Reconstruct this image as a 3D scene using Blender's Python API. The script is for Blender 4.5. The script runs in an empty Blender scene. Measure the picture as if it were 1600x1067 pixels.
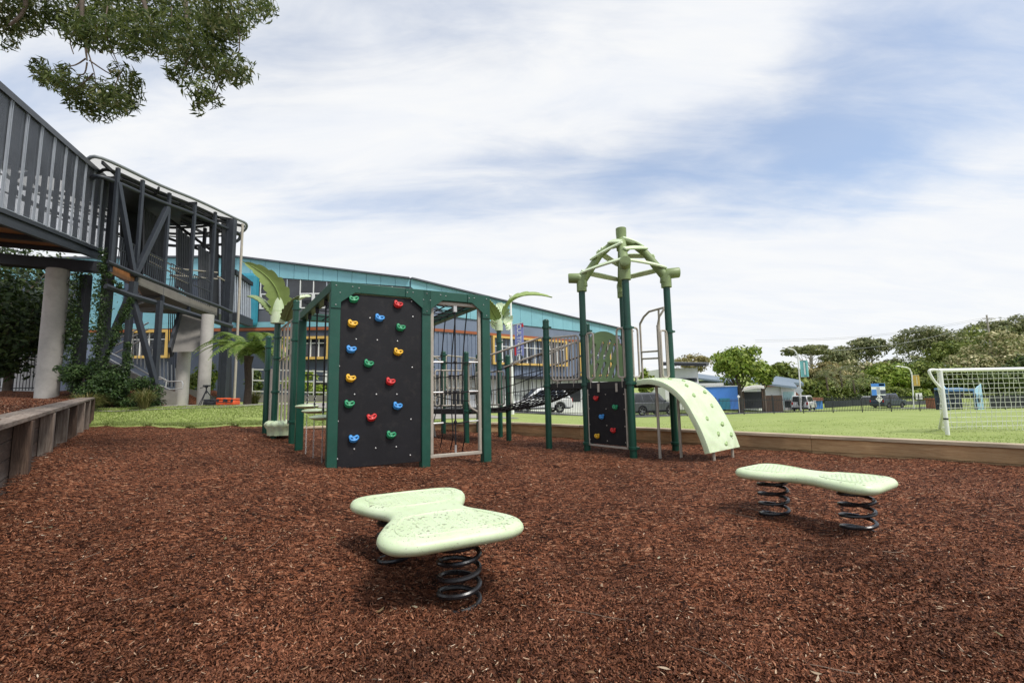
import bpy, bmesh, math, random
import numpy as np
from mathutils import Vector, Matrix, noise
R = math.radians
random.seed(7)
rng = np.random.default_rng(11)
sc = bpy.context.scene
col = sc.collection
V = Vector

# ---------------------------------------------------------------- camera
CAM = V((0, 0, 1.0)); FPX = 725.0
PITCH, ROLL = math.atan(81.5 / FPX), R(1.05)
Fv = V((0, math.cos(PITCH), math.sin(PITCH)))
U0 = V((0, -math.sin(PITCH), math.cos(PITCH))); R0 = V((1, 0, 0))
Rv = R0 * math.cos(ROLL) - U0 * math.sin(ROLL)
Uv = U0 * math.cos(ROLL) + R0 * math.sin(ROLL)
cd = bpy.data.cameras.new('camera'); cam = bpy.data.objects.new('camera', cd); col.objects.link(cam)
cd.sensor_width = 36; cd.lens = 36 * FPX / 1600; cd.clip_start = 0.05; cd.clip_end = 3000
m3 = Matrix((Rv, Uv, -Fv)).transposed()
cam.matrix_world = Matrix.Translation(CAM) @ m3.to_4x4()
sc.camera = cam

def ray(px, py):
    return Fv * FPX + Rv * (px - 800) + Uv * (533.5 - py)
def at(px, py, Y):
    d = ray(px, py); return CAM + d * (Y / d.y)
def G(px, py, z=0.0):
    d = ray(px, py); return CAM + d * ((z - CAM.z) / d.z)
def onplane(px, py, p, n):
    d = ray(px, py); return CAM + d * ((p - CAM).dot(n) / d.dot(n))
def sst(a, b, x):
    t = max(0.0, min(1.0, (x - a) / (b - a))); return t * t * (3 - 2 * t)
def lerp(a, b, t): return a + (b - a) * t

# ---------------------------------------------------------------- materials
def newmat(name):
    m = bpy.data.materials.new(name); m.use_nodes = True
    nt = m.node_tree; b = nt.nodes['Principled BSDF']
    return m, nt, b
def nd(nt, t, **kw):
    n = nt.nodes.new(t)
    for k, v in kw.items():
        if k in ('inp',):
            for kk, vv in v.items(): n.inputs[kk].default_value = vv
        else: setattr(n, k, v)
    return n
def c4(c): return (c[0], c[1], c[2], 1)
def ramp(nt, pts, interp='LINEAR'):
    r = nt.nodes.new('ShaderNodeValToRGB'); r.color_ramp.interpolation = interp
    e = r.color_ramp.elements
    while len(e) < len(pts): e.new(0.5)
    for i, (p, c) in enumerate(pts):
        e[i].position = p; e[i].color = c4(c) if len(c) == 3 else c
    return r
def mixc(nt, fac, a, b, mode='MIX'):
    n = nt.nodes.new('ShaderNodeMix'); n.data_type = 'RGBA'; n.blend_type = mode
    for sock, val in ((n.inputs[0], fac), (n.inputs[6], a), (n.inputs[7], b)):
        if hasattr(val, 'is_output') or isinstance(val, bpy.types.NodeSocket): nt.links.new(val, sock)
        elif isinstance(val, (int, float)): sock.default_value = val
        else: sock.default_value = c4(val)
    return n.outputs[2]
def mat(name, c, rough=0.5, metal=0.0, var=0.18, vs=6.0, bump=0.0, bs=60.0, coat=0.0, dirt=0.0, dirtc=(0.10, 0.07, 0.05), spec=0.5, stretch=None):
    m, nt, b = newmat(name)
    tc = nt.nodes.new('ShaderNodeTexCoord'); L = nt.links.new
    src = tc.outputs['Object']
    if stretch:
        mp = nd(nt, 'ShaderNodeMapping'); mp.inputs['Scale'].default_value = stretch; L(src, mp.inputs[0]); src = mp.outputs[0]
    n1 = nd(nt, 'ShaderNodeTexNoise', inp={'Scale': vs, 'Detail': 6.0, 'Roughness': 0.65}); L(src, n1.inputs['Vector'])
    lo = [x * (1 - var) for x in c]; hi = [min(1, x * (1 + var)) for x in c]
    r = ramp(nt, [(0.3, lo), (0.7, hi)]); L(n1.outputs['Fac'], r.inputs[0])
    out = r.outputs[0]
    if dirt > 0:
        n3 = nd(nt, 'ShaderNodeTexNoise', inp={'Scale': vs * 2.3, 'Detail': 8.0, 'Roughness': 0.75}); L(src, n3.inputs['Vector'])
        r3 = ramp(nt, [(0.52, (0, 0, 0)), (0.75, (dirt, dirt, dirt))]); L(n3.outputs['Fac'], r3.inputs[0])
        out = mixc(nt, r3.outputs[0], out, dirtc)
    L(out, b.inputs['Base Color'])
    rr = nd(nt, 'ShaderNodeMapRange'); rr.inputs[3].default_value = max(0.03, rough - 0.1); rr.inputs[4].default_value = min(1, rough + 0.1)
    L(n1.outputs['Fac'], rr.inputs[0]); L(rr.outputs[0], b.inputs['Roughness'])
    b.inputs['Metallic'].default_value = metal
    b.inputs['Coat Weight'].default_value = coat
    b.inputs['Specular IOR Level'].default_value = spec
    if bump > 0:
        n2 = nd(nt, 'ShaderNodeTexNoise', inp={'Scale': bs, 'Detail': 5.0, 'Roughness': 0.6}); L(src, n2.inputs['Vector'])
        bp = nd(nt, 'ShaderNodeBump'); bp.inputs['Strength'].default_value = bump; bp.inputs['Distance'].default_value = 0.02
        L(n2.outputs['Fac'], bp.inputs['Height']); L(bp.outputs[0], b.inputs['Normal'])
    return m
def leafmat(name, cols, transl=0.25, rough=0.5, patch=0.0, pscale=0.35, spec=0.3):
    m, nt, b = newmat(name); L = nt.links.new
    g = nt.nodes.new('ShaderNodeNewGeometry')
    r = ramp(nt, [(i / max(1, len(cols) - 1), c) for i, c in enumerate(cols)]); L(g.outputs['Random Per Island'], r.inputs[0])
    out = r.outputs[0]
    if patch > 0:
        n = nd(nt, 'ShaderNodeTexNoise', inp={'Scale': pscale, 'Detail': 3.0}); L(g.outputs['Position'], n.inputs['Vector'])
        rr = ramp(nt, [(0.35, (1 - patch,) * 3), (0.65, (1 + patch * 0.6,) * 3)]); L(n.outputs['Fac'], rr.inputs[0])
        out = mixc(nt, 1.0, out, rr.outputs[0], 'MULTIPLY')
    L(out, b.inputs['Base Color']); b.inputs['Roughness'].default_value = rough
    b.inputs['Specular IOR Level'].default_value = spec
    t = nt.nodes.new('ShaderNodeBsdfTranslucent'); L(out, t.inputs[0])
    mx = nt.nodes.new('ShaderNodeMixShader'); mx.inputs[0].default_value = transl
    L(b.outputs[0], mx.inputs[1]); L(t.outputs[0], mx.inputs[2])
    L(mx.outputs[0], nt.nodes['Material Output'].inputs[0])
    return m

M = {}
M['green'] = mat('green_powder_coat', (0.006, 0.060, 0.038), 0.34, spec=.45, var=0.12, vs=3, dirt=0.25, dirtc=(0.05, 0.085, 0.07), bump=0.02, bs=200)
M['green_beam'] = mat('green_aluminium', (0.013, 0.076, 0.052), 0.42, spec=.4, var=0.15, vs=4, dirt=0.3, dirtc=(0.07, 0.11, 0.095), bump=0.03, bs=150)
M['panel_black'] = mat('black_plastic_board', (0.011, 0.011, 0.0135), 0.6, spec=.3, var=0.25, vs=3, dirt=0.55, dirtc=(0.042, 0.037, 0.034), bump=0.12, bs=240)
M['beige'] = mat('beige_steel', (0.40, 0.36, 0.30), 0.4, var=0.1, vs=9, dirt=0.35, dirtc=(0.25, 0.21, 0.16))
M['steel'] = mat('galvanised_steel', (0.55, 0.55, 0.54), 0.4, 0.6, var=0.2, vs=25)
M['rope'] = mat('black_rope', (0.012, 0.012, 0.015), 0.8, var=0.3, vs=80, bump=0.6, bs=500)
M['rubber'] = mat('black_rubber_deck', (0.016, 0.015, 0.015), 0.7, var=0.3, vs=20, bump=0.3, bs=90)
M['lime_old'] = mat('sage_green_plastic', (0.20, 0.265, 0.105), 0.42, var=0.14, vs=5, dirt=0.35, dirtc=(0.16, 0.19, 0.08))
M['olive'] = mat('olive_plastic_panel', (0.085, 0.14, 0.055), 0.45, var=0.12, vs=6, dirt=0.2, dirtc=(0.05, 0.06, 0.035))
def plastic_lime():
    m, nt, b = newmat('lime_plastic'); L = nt.links.new
    tc = nt.nodes.new('ShaderNodeTexCoord'); o = tc.outputs['Object']
    n1 = nd(nt, 'ShaderNodeTexNoise', inp={'Scale': 5.0, 'Detail': 7.0, 'Roughness': 0.7}); L(o, n1.inputs[0])
    r = ramp(nt, [(0.3, (0.55, 0.665, 0.41)), (0.72, (0.66, 0.755, 0.53))]); L(n1.outputs[0], r.inputs[0])
    n2 = nd(nt, 'ShaderNodeTexNoise', inp={'Scale': 46.0, 'Detail': 3.0, 'Roughness': 0.6}); L(o, n2.inputs[0])
    r2 = ramp(nt, [(0.585, (0, 0, 0)), (0.62, (0.85,) * 3)]); L(n2.outputs[0], r2.inputs[0])
    n3 = nd(nt, 'ShaderNodeTexNoise', inp={'Scale': 4.2, 'Detail': 2.0}); L(o, n3.inputs[0])
    r3 = ramp(nt, [(0.38, (0, 0, 0)), (0.52, (1,) * 3)]); L(n3.outputs[0], r3.inputs[0])
    geo = nt.nodes.new('ShaderNodeNewGeometry'); sx = nt.nodes.new('ShaderNodeSeparateXYZ'); L(geo.outputs['Normal'], sx.inputs[0])
    up = nd(nt, 'ShaderNodeMapRange'); up.inputs[1].default_value = 0.8; up.inputs[2].default_value = 0.98; L(sx.outputs[2], up.inputs[0])
    k = mixc(nt, 1.0, r2.outputs[0], r3.outputs[0], 'MULTIPLY'); k = mixc(nt, 1.0, k, up.outputs[0], 'MULTIPLY')
    c = mixc(nt, k, r.outputs[0], (0.11, 0.10, 0.05))
    n4 = nd(nt, 'ShaderNodeTexNoise', inp={'Scale': 130.0, 'Detail': 2.0}); L(o, n4.inputs[0])
    r4 = ramp(nt, [(0.665, (0, 0, 0)), (0.69, (0.6,) * 3)]); L(n4.outputs[0], r4.inputs[0])
    c = mixc(nt, r4.outputs[0], c, (0.16, 0.13, 0.08))
    L(c, b.inputs['Base Color']); b.inputs['Roughness'].default_value = 0.42
    b.inputs['Subsurface Weight'].default_value = 0.12; b.inputs['Subsurface Radius'].default_value = (0.02, 0.03, 0.012); b.inputs['Subsurface Scale'].default_value = 0.5
    n5 = nd(nt, 'ShaderNodeTexNoise', inp={'Scale': 260.0, 'Detail': 3.0}); L(o, n5.inputs[0])
    bp = nd(nt, 'ShaderNodeBump'); bp.inputs['Strength'].default_value = 0.12; bp.inputs['Distance'].default_value = 0.004
    L(n5.outputs[0], bp.inputs['Height']); L(bp.outputs[0], b.inputs['Normal'])
    return m
M['lime'] = plastic_lime()
M['spring'] = mat('black_spring_steel', (0.014, 0.014, 0.016), 0.28, var=0.25, vs=30, dirt=0.25, dirtc=(0.06, 0.04, 0.03), bump=0.05, bs=90)
M['h_red'] = mat('red_hold', (0.58, 0.022, 0.022), 0.4, var=0.1, vs=20, dirt=.25, dirtc=(.3, .06, .04))
M['h_green'] = mat('green_hold', (0.014, 0.26, 0.11), 0.4, var=0.1, vs=20, dirt=.25, dirtc=(.04, .15, .08))
M['h_blue'] = mat('blue_hold', (0.05, 0.29, 0.68), 0.4, var=0.1, vs=20, dirt=.25, dirtc=(.08, .18, .35))
M['h_yellow'] = mat('yellow_hold', (0.76, 0.43, 0.02), 0.4, var=0.1, vs=20, dirt=.25, dirtc=(.4, .22, .05))
M['dark'] = mat('shade_black', (0.01, 0.01, 0.01), 0.8)  # near-black for shade in holes and openings; car underbodies share it
M['char'] = mat('charcoal_steel', (0.032, 0.038, 0.048), 0.45, 0.1, var=0.15, vs=4, dirt=.2, dirtc=(.08, .08, .085))
M['char2'] = mat('dark_charcoal_steel', (0.018, 0.020, 0.026), 0.5, var=0.2, vs=3)
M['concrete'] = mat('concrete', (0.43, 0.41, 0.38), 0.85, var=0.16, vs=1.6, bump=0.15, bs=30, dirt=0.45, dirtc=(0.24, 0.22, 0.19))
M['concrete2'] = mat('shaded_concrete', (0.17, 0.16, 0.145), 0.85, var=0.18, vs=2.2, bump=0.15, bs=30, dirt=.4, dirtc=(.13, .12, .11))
M['char_mid'] = mat('grey_ribbed_screen', (0.085, 0.09, 0.10), 0.5, 0.1, var=0.15, vs=3)
M['soffit'] = mat('timber_soffit', (0.26, 0.11, 0.04), 0.55, var=0.3, vs=2, stretch=(1, 12, 1))
M['white'] = mat('white_paint', (0.74, 0.74, 0.73), 0.55, var=0.06, vs=1.5, dirt=0.25, dirtc=(0.5, 0.49, 0.46))
M['white_metal'] = mat('white_painted_steel', (0.80, 0.80, 0.79), 0.35, var=0.05, vs=9, dirt=.3, dirtc=(.55, .53, .48))
M['teal'] = mat('teal_cladding', (0.20, 0.43, 0.50), 0.42, var=0.10, vs=0.6, dirt=.12, dirtc=(.15, .36, .42))
M['teal_deep'] = mat('deep_turquoise_cladding', (0.03, 0.23, 0.32), 0.4, var=0.12, vs=0.6)
M['bluegrey'] = mat('blue_grey_cladding', (0.155, 0.19, 0.265), 0.5, var=0.12, vs=0.7)
M['navy'] = mat('navy_grey_cladding', (0.055, 0.068, 0.10), 0.5, var=0.15, vs=0.7)
M['greywall'] = mat('grey_cladding', (0.10, 0.105, 0.125), 0.55, var=0.15, vs=0.8)
M['orange'] = mat('orange_trim', (0.30, 0.085, 0.03), 0.5, var=0.1, vs=2)
M['yellow'] = mat('yellow_window_surround', (0.62, 0.40, 0.11), 0.5, var=0.08, vs=1)
def glassmat():
    m, nt, b = newmat('window_glass'); L = nt.links.new
    tc = nt.nodes.new('ShaderNodeTexCoord')
    n = nd(nt, 'ShaderNodeTexNoise', inp={'Scale': 0.7, 'Detail': 4.0}); L(tc.outputs['Object'], n.inputs[0])
    r = ramp(nt, [(0.35, (0.012, 0.014, 0.018)), (0.7, (0.045, 0.05, 0.06))]); L(n.outputs[0], r.inputs[0]); L(r.outputs[0], b.inputs['Base Color'])
    b.inputs['Roughness'].default_value = 0.06; b.inputs['Specular IOR Level'].default_value = 0.7
    return m
M['glass'] = glassmat()
def timbermat(name, a, b_, c, sc_=(1.2, 14, 14), rough=0.8):
    m, nt, b = newmat(name); L = nt.links.new
    tc = nt.nodes.new('ShaderNodeTexCoord'); at_ = nt.nodes.new('ShaderNodeAttribute'); at_.attribute_name = 'grain'
    mp = nd(nt, 'ShaderNodeMapping'); mp.inputs['Scale'].default_value = sc_; L(at_.outputs['Vector'], mp.inputs[0])
    n1 = nd(nt, 'ShaderNodeTexNoise', inp={'Scale': 3.0, 'Detail': 8.0, 'Roughness': 0.7, 'Distortion': 0.8}); L(mp.outputs[0], n1.inputs[0])
    r = ramp(nt, [(0.25, a), (0.5, b_), (0.75, c)]); L(n1.outputs[0], r.inputs[0])
    n2 = nd(nt, 'ShaderNodeTexNoise', inp={'Scale': 1.1, 'Detail': 5.0}); L(at_.outputs['Vector'], n2.inputs[0])
    r2 = ramp(nt, [(0.35, (0.55,) * 3), (0.65, (1.1,) * 3)]); L(n2.outputs[0], r2.inputs[0])
    g = nt.nodes.new('ShaderNodeNewGeometry')
    r3 = ramp(nt, [(0, (0.75,) * 3), (1, (1.1,) * 3)]); L(g.outputs['Random Per Island'], r3.inputs[0])
    o = mixc(nt, 1.0, r.outputs[0], r2.outputs[0], 'MULTIPLY'); o = mixc(nt, 1.0, o, r3.outputs[0], 'MULTIPLY')
    L(o, b.inputs['Base Color']); b.inputs['Roughness'].default_value = rough
    bp = nd(nt, 'ShaderNodeBump'); bp.inputs['Strength'].default_value = 0.5; bp.inputs['Distance'].default_value = 0.01
    L(n1.outputs[0], bp.inputs['Height']); L(bp.outputs[0], b.inputs['Normal'])
    return m
M['timber'] = timbermat('treated_pine', (0.34, 0.19, 0.085), (0.55, 0.35, 0.175), (0.70, 0.50, 0.28))
M['timber_cap'] = timbermat('pale_pine', (0.46, 0.35, 0.22), (0.62, 0.50, 0.34), (0.74, 0.63, 0.47))  # paler pine tone for the border's cap boards
M['timber_old'] = timbermat('weathered_grey_timber', (0.10, 0.075, 0.06), (0.23, 0.18, 0.145), (0.38, 0.335, 0.29))
M['timber_dark'] = timbermat('dark_brown_timber', (0.035, 0.022, 0.015), (0.09, 0.055, 0.038), (0.17, 0.115, 0.08))  # darker brown tone for the wall boards and some posts

# ---------------------------------------------------------------- mesh builder
INV = {}
class MB:
    def __init__(s): s.v = []; s.f = []; s.mi = []; s.k = 0; s.gr = []; s.c = []
    def cut(s): s.c.append((len(s.v), len(s.f))); return s
    def each(s, name, mats, parent, **kw):      # one object per piece (pieces start at cut())
        cs = [x for x in s.c if x[1] < len(s.f)] + [(len(s.v), len(s.f))]
        out = []
        for (v0, f0), (v1, f1) in zip(cs[:-1], cs[1:]):
            if f1 == f0: continue
            m = MB(); m.v = s.v[v0:v1]; m.gr = s.gr[v0:v1]; m.f = [tuple(i - v0 for i in f) for f in s.f[f0:f1]]; m.mi = s.mi[f0:f1]
            out.append(m.build(name, mats, parent, **kw))
        return out
    def add(s, vs, fs, grain=None):
        o = len(s.v); s.v += [tuple(v) for v in vs]; s.f += [tuple(i + o for i in f) for f in fs]; s.mi += [s.k] * len(fs)
        s.gr += grain if grain else [tuple(v) for v in vs]
        return s
    def hexa(s, p, grain=None):   # 8 corners: bottom 0-3 ccw, top 4-7
        return s.add(p, [(3, 2, 1, 0), (4, 5, 6, 7), (0, 1, 5, 4), (1, 2, 6, 5), (2, 3, 7, 6), (3, 0, 4, 7)], grain)
    def obox(s, c, ax, ay, az):    # half-vectors
        c = V(c); P = []
        q = random.random() * 20
        L = (ax.length, ay.length, az.length); gr = []
        order = sorted(range(3), key=lambda i: -L[i])
        for dz in (-1, 1):
            for dx, dy in ((-1, -1), (1, -1), (1, 1), (-1, 1)):
                P.append(c + ax * dx + ay * dy + az * dz)
                d = (dx, dy, dz); gr.append(tuple(d[i] * L[i] + q for i in order))
        if ax.cross(ay).dot(az) < 0:
            P = [P[i] for i in (3, 2, 1, 0, 7, 6, 5, 4)]; gr = [gr[i] for i in (3, 2, 1, 0, 7, 6, 5, 4)]
        return s.hexa(P, gr)
    def box(s, c, size, yaw=0.0):
        x = V((math.cos(yaw), math.sin(yaw), 0)); y = V((-math.sin(yaw), math.cos(yaw), 0))
        return s.obox(c, x * size[0] / 2, y * size[1] / 2, V((0, 0, size[2] / 2)))
    def beam(s, p0, p1, w, h, up=V((0, 0, 1))):
        p0 = V(p0); p1 = V(p1); d = p1 - p0; z = d.normalized()
        if abs(z.dot(up)) > 0.98: up = V((0, 1, 0))
        x = z.cross(up).normalized(); y = x.cross(z)
        return s.obox((p0 + p1) / 2, d / 2, x * w / 2, y * h / 2)
    def tube(s, pts, r, n=8, caps=True, closed=False):
        pts = [V(p) for p in pts]; N = len(pts)
        rs = r if isinstance(r, (list, tuple)) else [r] * N
        t = []
        for i in range(N):
            a = pts[(i - 1) % N] if (closed or i > 0) else pts[i]; b = pts[(i + 1) % N] if (closed or i < N - 1) else pts[i]
            d = b - a; t.append(d.normalized() if d.length > 1e-9 else V((0, 0, 1)))
        ref = V((0, 0, 1)) if abs(t[0].z) < 0.9 else V((1, 0, 0))
        x = t[0].cross(ref).normalized(); vs = []
        for i in range(N):
            x = (x - t[i] * x.dot(t[i])); x = x.normalized() if x.length > 1e-6 else t[i].orthogonal().normalized()
            y = t[i].cross(x)
            for k in range(n):
                a = 2 * math.pi * k / n; vs.append(pts[i] + (x * math.cos(a) + y * math.sin(a)) * rs[i])
        fs = []
        for i in range(N if closed else N - 1):
            j = (i + 1) % N
            for k in range(n):
                k2 = (k + 1) % n; fs.append((i * n + k, i * n + k2, j * n + k2, j * n + k))
        if caps and not closed:
            fs.append(tuple(range(n - 1, -1, -1))); fs.append(tuple(range((N - 1) * n, N * n)))
        return s.add(vs, fs)
    def cyl(s, p0, p1, r, n=14, r1=None):
        return s.tube([p0, p1], [r, r if r1 is None else r1], n)
    def lathe(s, prof, c, n=16):
        c = V(c); vs = []; fs = []
        for (r, z) in prof:
            for k in range(n):
                a = 2 * math.pi * k / n; vs.append(c + V((r * math.cos(a), r * math.sin(a), z)))
        for i in range(len(prof) - 1):
            for k in range(n):
                k2 = (k + 1) % n; fs.append((i * n + k, i * n + k2, (i + 1) * n + k2, (i + 1) * n + k))
        fs.append(tuple(range(n - 1, -1, -1))); fs.append(tuple(range((len(prof) - 1) * n, len(prof) * n)))
        return s.add(vs, fs)
    def prism(s, poly, o, ux, uy, th):   # poly in (u,v); extrude from o along (ux x uy)*th
        o = V(o); ux = V(ux); uy = V(uy); n = ux.cross(uy).normalized() * th; N = len(poly)
        if sum(poly[i][0] * poly[(i + 1) % N][1] - poly[(i + 1) % N][0] * poly[i][1] for i in range(N)) < 0: poly = poly[::-1]
        a = [o + ux * p[0] + uy * p[1] for p in poly]; b = [p + n for p in a]
        if th < 0: a, b = b, a
        fs = [tuple(range(N - 1, -1, -1)), tuple(range(N, 2 * N))] + [(i, (i + 1) % N, N + (i + 1) % N, N + i) for i in range(N)]
        return s.add(a + b, fs)
    def ball(s, c, rad, nu=10, nv=7, M_=None):
        c = V(c); rad = (rad,) * 3 if isinstance(rad, (int, float)) else rad; vs = []; fs = []
        for i in range(nv + 1):
            th = math.pi * i / nv
            for k in range(nu):
                a = 2 * math.pi * k / nu
                d = V((rad[0] * math.sin(th) * math.cos(a), rad[1] * math.sin(th) * math.sin(a), -rad[2] * math.cos(th)))
                vs.append(c + (M_ @ d if M_ else d))
        for i in range(nv):
            for k in range(nu):
                k2 = (k + 1) % nu; fs.append((i * nu + k, i * nu + k2, (i + 1) * nu + k2, (i + 1) * nu + k))
        return s.add(vs, fs)
    def build(s, name, mats, parent=None, smooth=35, bevel=0.0, origin=None, local=False, seg=2):
        me = bpy.data.meshes.new(name); inv = None
        off = V((0, 0, 0))
        if parent is not None and not local: inv = INV[parent.name]
        if origin is not None: off = V(origin)
        vs = [(inv @ V(v)) if inv else (V(v) - off) for v in s.v]
        me.from_pydata(vs, [], s.f)
        for m in (mats if isinstance(mats, (list, tuple)) else [mats]): me.materials.append(m)
        me.polygons.foreach_set('material_index', s.mi)
        ga = me.attributes.new('grain', 'FLOAT_VECTOR', 'POINT'); ga.data.foreach_set('vector', [x for v in s.gr for x in v])
        bm = bmesh.new(); bm.from_mesh(me); bmesh.ops.remove_doubles(bm, verts=bm.verts, dist=1e-6)
        bmesh.ops.recalc_face_normals(bm, faces=bm.faces); bm.to_mesh(me); bm.free()
        if smooth:
            me.shade_smooth(); me.set_sharp_from_angle(angle=R(smooth))
        o = bpy.data.objects.new(name, me); col.objects.link(o)
        if parent is not None:
            o.parent = parent
            if not local: INV[o.name] = INV[parent.name]
        elif origin is not None: o.location = off
        if parent is None: INV[o.name] = Matrix.Translation(-off)
        if bevel > 0:
            b = o.modifiers.new('bevel', 'BEVEL'); b.width = bevel; b.segments = seg; b.limit_method = 'ANGLE'; b.angle_limit = R(40)
        return o
def tag(o, label=None, cat=None, group=None, kind=None):
    if label: o['label'] = label
    if cat: o['category'] = cat
    if group: o['group'] = group
    if kind: o['kind'] = kind
    return o
def thing(name, label, cat, loc=(0, 0, 0), rz=0.0, group=None):
    o = bpy.data.objects.new(name, None); col.objects.link(o); o.empty_display_size = 0.2
    o.location = loc; o.rotation_euler = (0, 0, rz)
    INV[o.name] = (Matrix.Translation(V(loc)) @ Matrix.Rotation(rz, 4, 'Z')).inverted()
    return tag(o, label, cat, group)
KIDS = {}
def copy_tree(o, parent=None):
    c = o.copy(); col.objects.link(c)
    if parent is not None: c.parent = parent
    for ch in [x for x in list(bpy.data.objects) if x.parent == o]: copy_tree(ch, c)
    return c
def npmesh(name, verts, faces, m, parent=None, smooth=False, origin=None):
    verts = np.asarray(verts, np.float32); faces = np.asarray(faces, np.int32)
    if origin is not None: verts = verts - np.array(origin, np.float32)
    k = faces.shape[1]; me = bpy.data.meshes.new(name)
    me.vertices.add(len(verts)); me.vertices.foreach_set('co', verts.ravel())
    me.loops.add(faces.size); me.loops.foreach_set('vertex_index', faces.ravel())
    me.polygons.add(len(faces)); me.polygons.foreach_set('loop_start', np.arange(0, faces.size, k, dtype=np.int32))
    try: me.polygons.foreach_set('loop_total', np.full(len(faces), k, np.int32))
    except Exception: pass
    me.materials.append(m); me.update(calc_edges=True); me.validate()
    if smooth: me.shade_smooth()
    o = bpy.data.objects.new(name, me); col.objects.link(o)
    if parent is not None: o.parent = parent
    elif origin is not None: o.location = origin
    return o
def bez(p0, p1, p2, n=10):
    p0, p1, p2 = V(p0), V(p1), V(p2)
    return [p0 * (1 - t) ** 2 + p1 * 2 * t * (1 - t) + p2 * t * t for t in (i / n for i in range(n + 1))]
def crom(P, n=6, closed=True):
    out = []; N = len(P); P = [V(p) for p in P]
    for i in range(N if closed else N - 1):
        a, b, c, d = (P[(i + k) % N] for k in (-1, 0, 1, 2)) if closed else (P[max(0, i - 1)], P[i], P[i + 1], P[min(N - 1, i + 2)])
        for j in range(n):
            t = j / n
            out.append(0.5 * ((2 * b) + (c - a) * t + (2 * a - 5 * b + 4 * c - d) * t * t + (3 * b - a - 3 * c + d) * t ** 3))
    if not closed: out.append(P[-1])
    return out

# ---------------------------------------------------------------- world and sun
SUN_EL, SUN_DIR = R(58), V((0.38, -0.33, 0)).normalized()
SKS, SKL, SKR = (0.6, 1.2, 1), (-4.5, -1.3, 0), (0, 0, R(-34))
w = bpy.data.worlds.new('World'); sc.world = w; w.use_nodes = True
nt = w.node_tree; L = nt.links.new; bg = nt.nodes['Background']; bg.inputs[1].default_value = 0.10
sky = nd(nt, 'ShaderNodeTexSky', sky_type='NISHITA', sun_disc=False, sun_elevation=SUN_EL, sun_rotation=math.atan2(SUN_DIR.x, SUN_DIR.y), air_density=1.0, dust_density=0.6, ozone_density=2.0)
tc = nt.nodes.new('ShaderNodeTexCoord'); sx = nt.nodes.new('ShaderNodeSeparateXYZ'); L(tc.outputs['Generated'], sx.inputs[0])
def mth(op, a, b=None, clamp=False):
    n = nd(nt, 'ShaderNodeMath', operation=op, use_clamp=clamp)
    for i, x in enumerate((a, b)):
        if x is None: continue
        if isinstance(x, (int, float)): n.inputs[i].default_value = x
        else: L(x, n.inputs[i])
    return n.outputs[0]
zz = mth('ADD', mth('MAXIMUM', sx.outputs[2], 0.0), 0.22)
cx = nt.nodes.new('ShaderNodeCombineXYZ'); L(mth('DIVIDE', sx.outputs[0], zz), cx.inputs[0]); L(mth('DIVIDE', sx.outputs[1], zz), cx.inputs[1])
mp = nd(nt, 'ShaderNodeMapping'); mp.inputs['Rotation'].default_value = SKR; mp.inputs['Scale'].default_value = SKS; mp.inputs['Location'].default_value = SKL; L(cx.outputs[0], mp.inputs[0])
n1 = nd(nt, 'ShaderNodeTexNoise', inp={'Scale': 0.95, 'Detail': 9.0, 'Roughness': 0.52, 'Distortion': 0.35}); L(mp.outputs[0], n1.inputs[0])
mp2 = nd(nt, 'ShaderNodeMapping'); mp2.inputs['Rotation'].default_value = (0, 0, R(16)); mp2.inputs['Scale'].default_value = (1.3, 4.2, 1); L(cx.outputs[0], mp2.inputs[0])
n2 = nd(nt, 'ShaderNodeTexNoise', inp={'Scale': 1.6, 'Detail': 8.0, 'Roughness': 0.62, 'Distortion': 0.5}); L(mp2.outputs[0], n2.inputs[0])
cl = mth('ADD', mth('MULTIPLY', n1.outputs[0], 0.8), mth('MULTIPLY', n2.outputs[0], 0.2))
hz = nd(nt, 'ShaderNodeMapRange'); hz.interpolation_type = 'SMOOTHSTEP'; hz.inputs[1].default_value = 0.0; hz.inputs[2].default_value = 0.42; hz.inputs[3].default_value = 0.38; hz.inputs[4].default_value = 0.0; L(sx.outputs[2], hz.inputs[0])
cl = mth('ADD', cl, hz.outputs[0])
def clearing(px, py, c0, c1, amt):     # a thinner part of the cloud sheet in one direction of the sky
    v = ray(px, py).normalized(); d = nd(nt, 'ShaderNodeVectorMath', operation='DOT_PRODUCT'); d.inputs[1].default_value = v; L(tc.outputs['Generated'], d.inputs[0])
    m_ = nd(nt, 'ShaderNodeMapRange'); m_.interpolation_type = 'SMOOTHSTEP'; m_.inputs[1].default_value = c0; m_.inputs[2].default_value = c1; m_.inputs[3].default_value = 0; m_.inputs[4].default_value = amt; L(d.outputs['Value'], m_.inputs[0]); return m_.outputs[0]
for a_ in ((1590, 90, .93, 1.0, -.085), (1420, 200, .962, 1.0, -.045), (1240, 270, .97, 1.0, -.02), (1070, 310, .978, 1.0, -.06), (1560, 300, .955, 1.0, .06), (1250, 60, .95, 1.0, .05), (620, 0, .96, 1.0, -.03), (300, 200, .80, 1.0, .045), (850, 170, .88, 1.0, .05)): cl = mth('ADD', cl, clearing(*a_))
cr = nd(nt, 'ShaderNodeMapRange'); cr.interpolation_type = 'SMOOTHSTEP'; cr.inputs[1].default_value = 0.35; cr.inputs[2].default_value = 0.60; cr.inputs[3].default_value = 0.30; cr.inputs[4].default_value = 0.97; L(cl, cr.inputs[0])
cshade = ramp(nt, [(0.35, (6.75, 6.95, 7.3)), (0.62, (7.25, 7.3, 7.35))]); L(n2.outputs[0], cshade.inputs[0])
skyc = mixc(nt, 1.0, sky.outputs[0], (1.10, 1.28, 1.38), 'MULTIPLY')
L(mixc(nt, cr.outputs[0], skyc, cshade.outputs[0]), bg.inputs[0])
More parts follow.
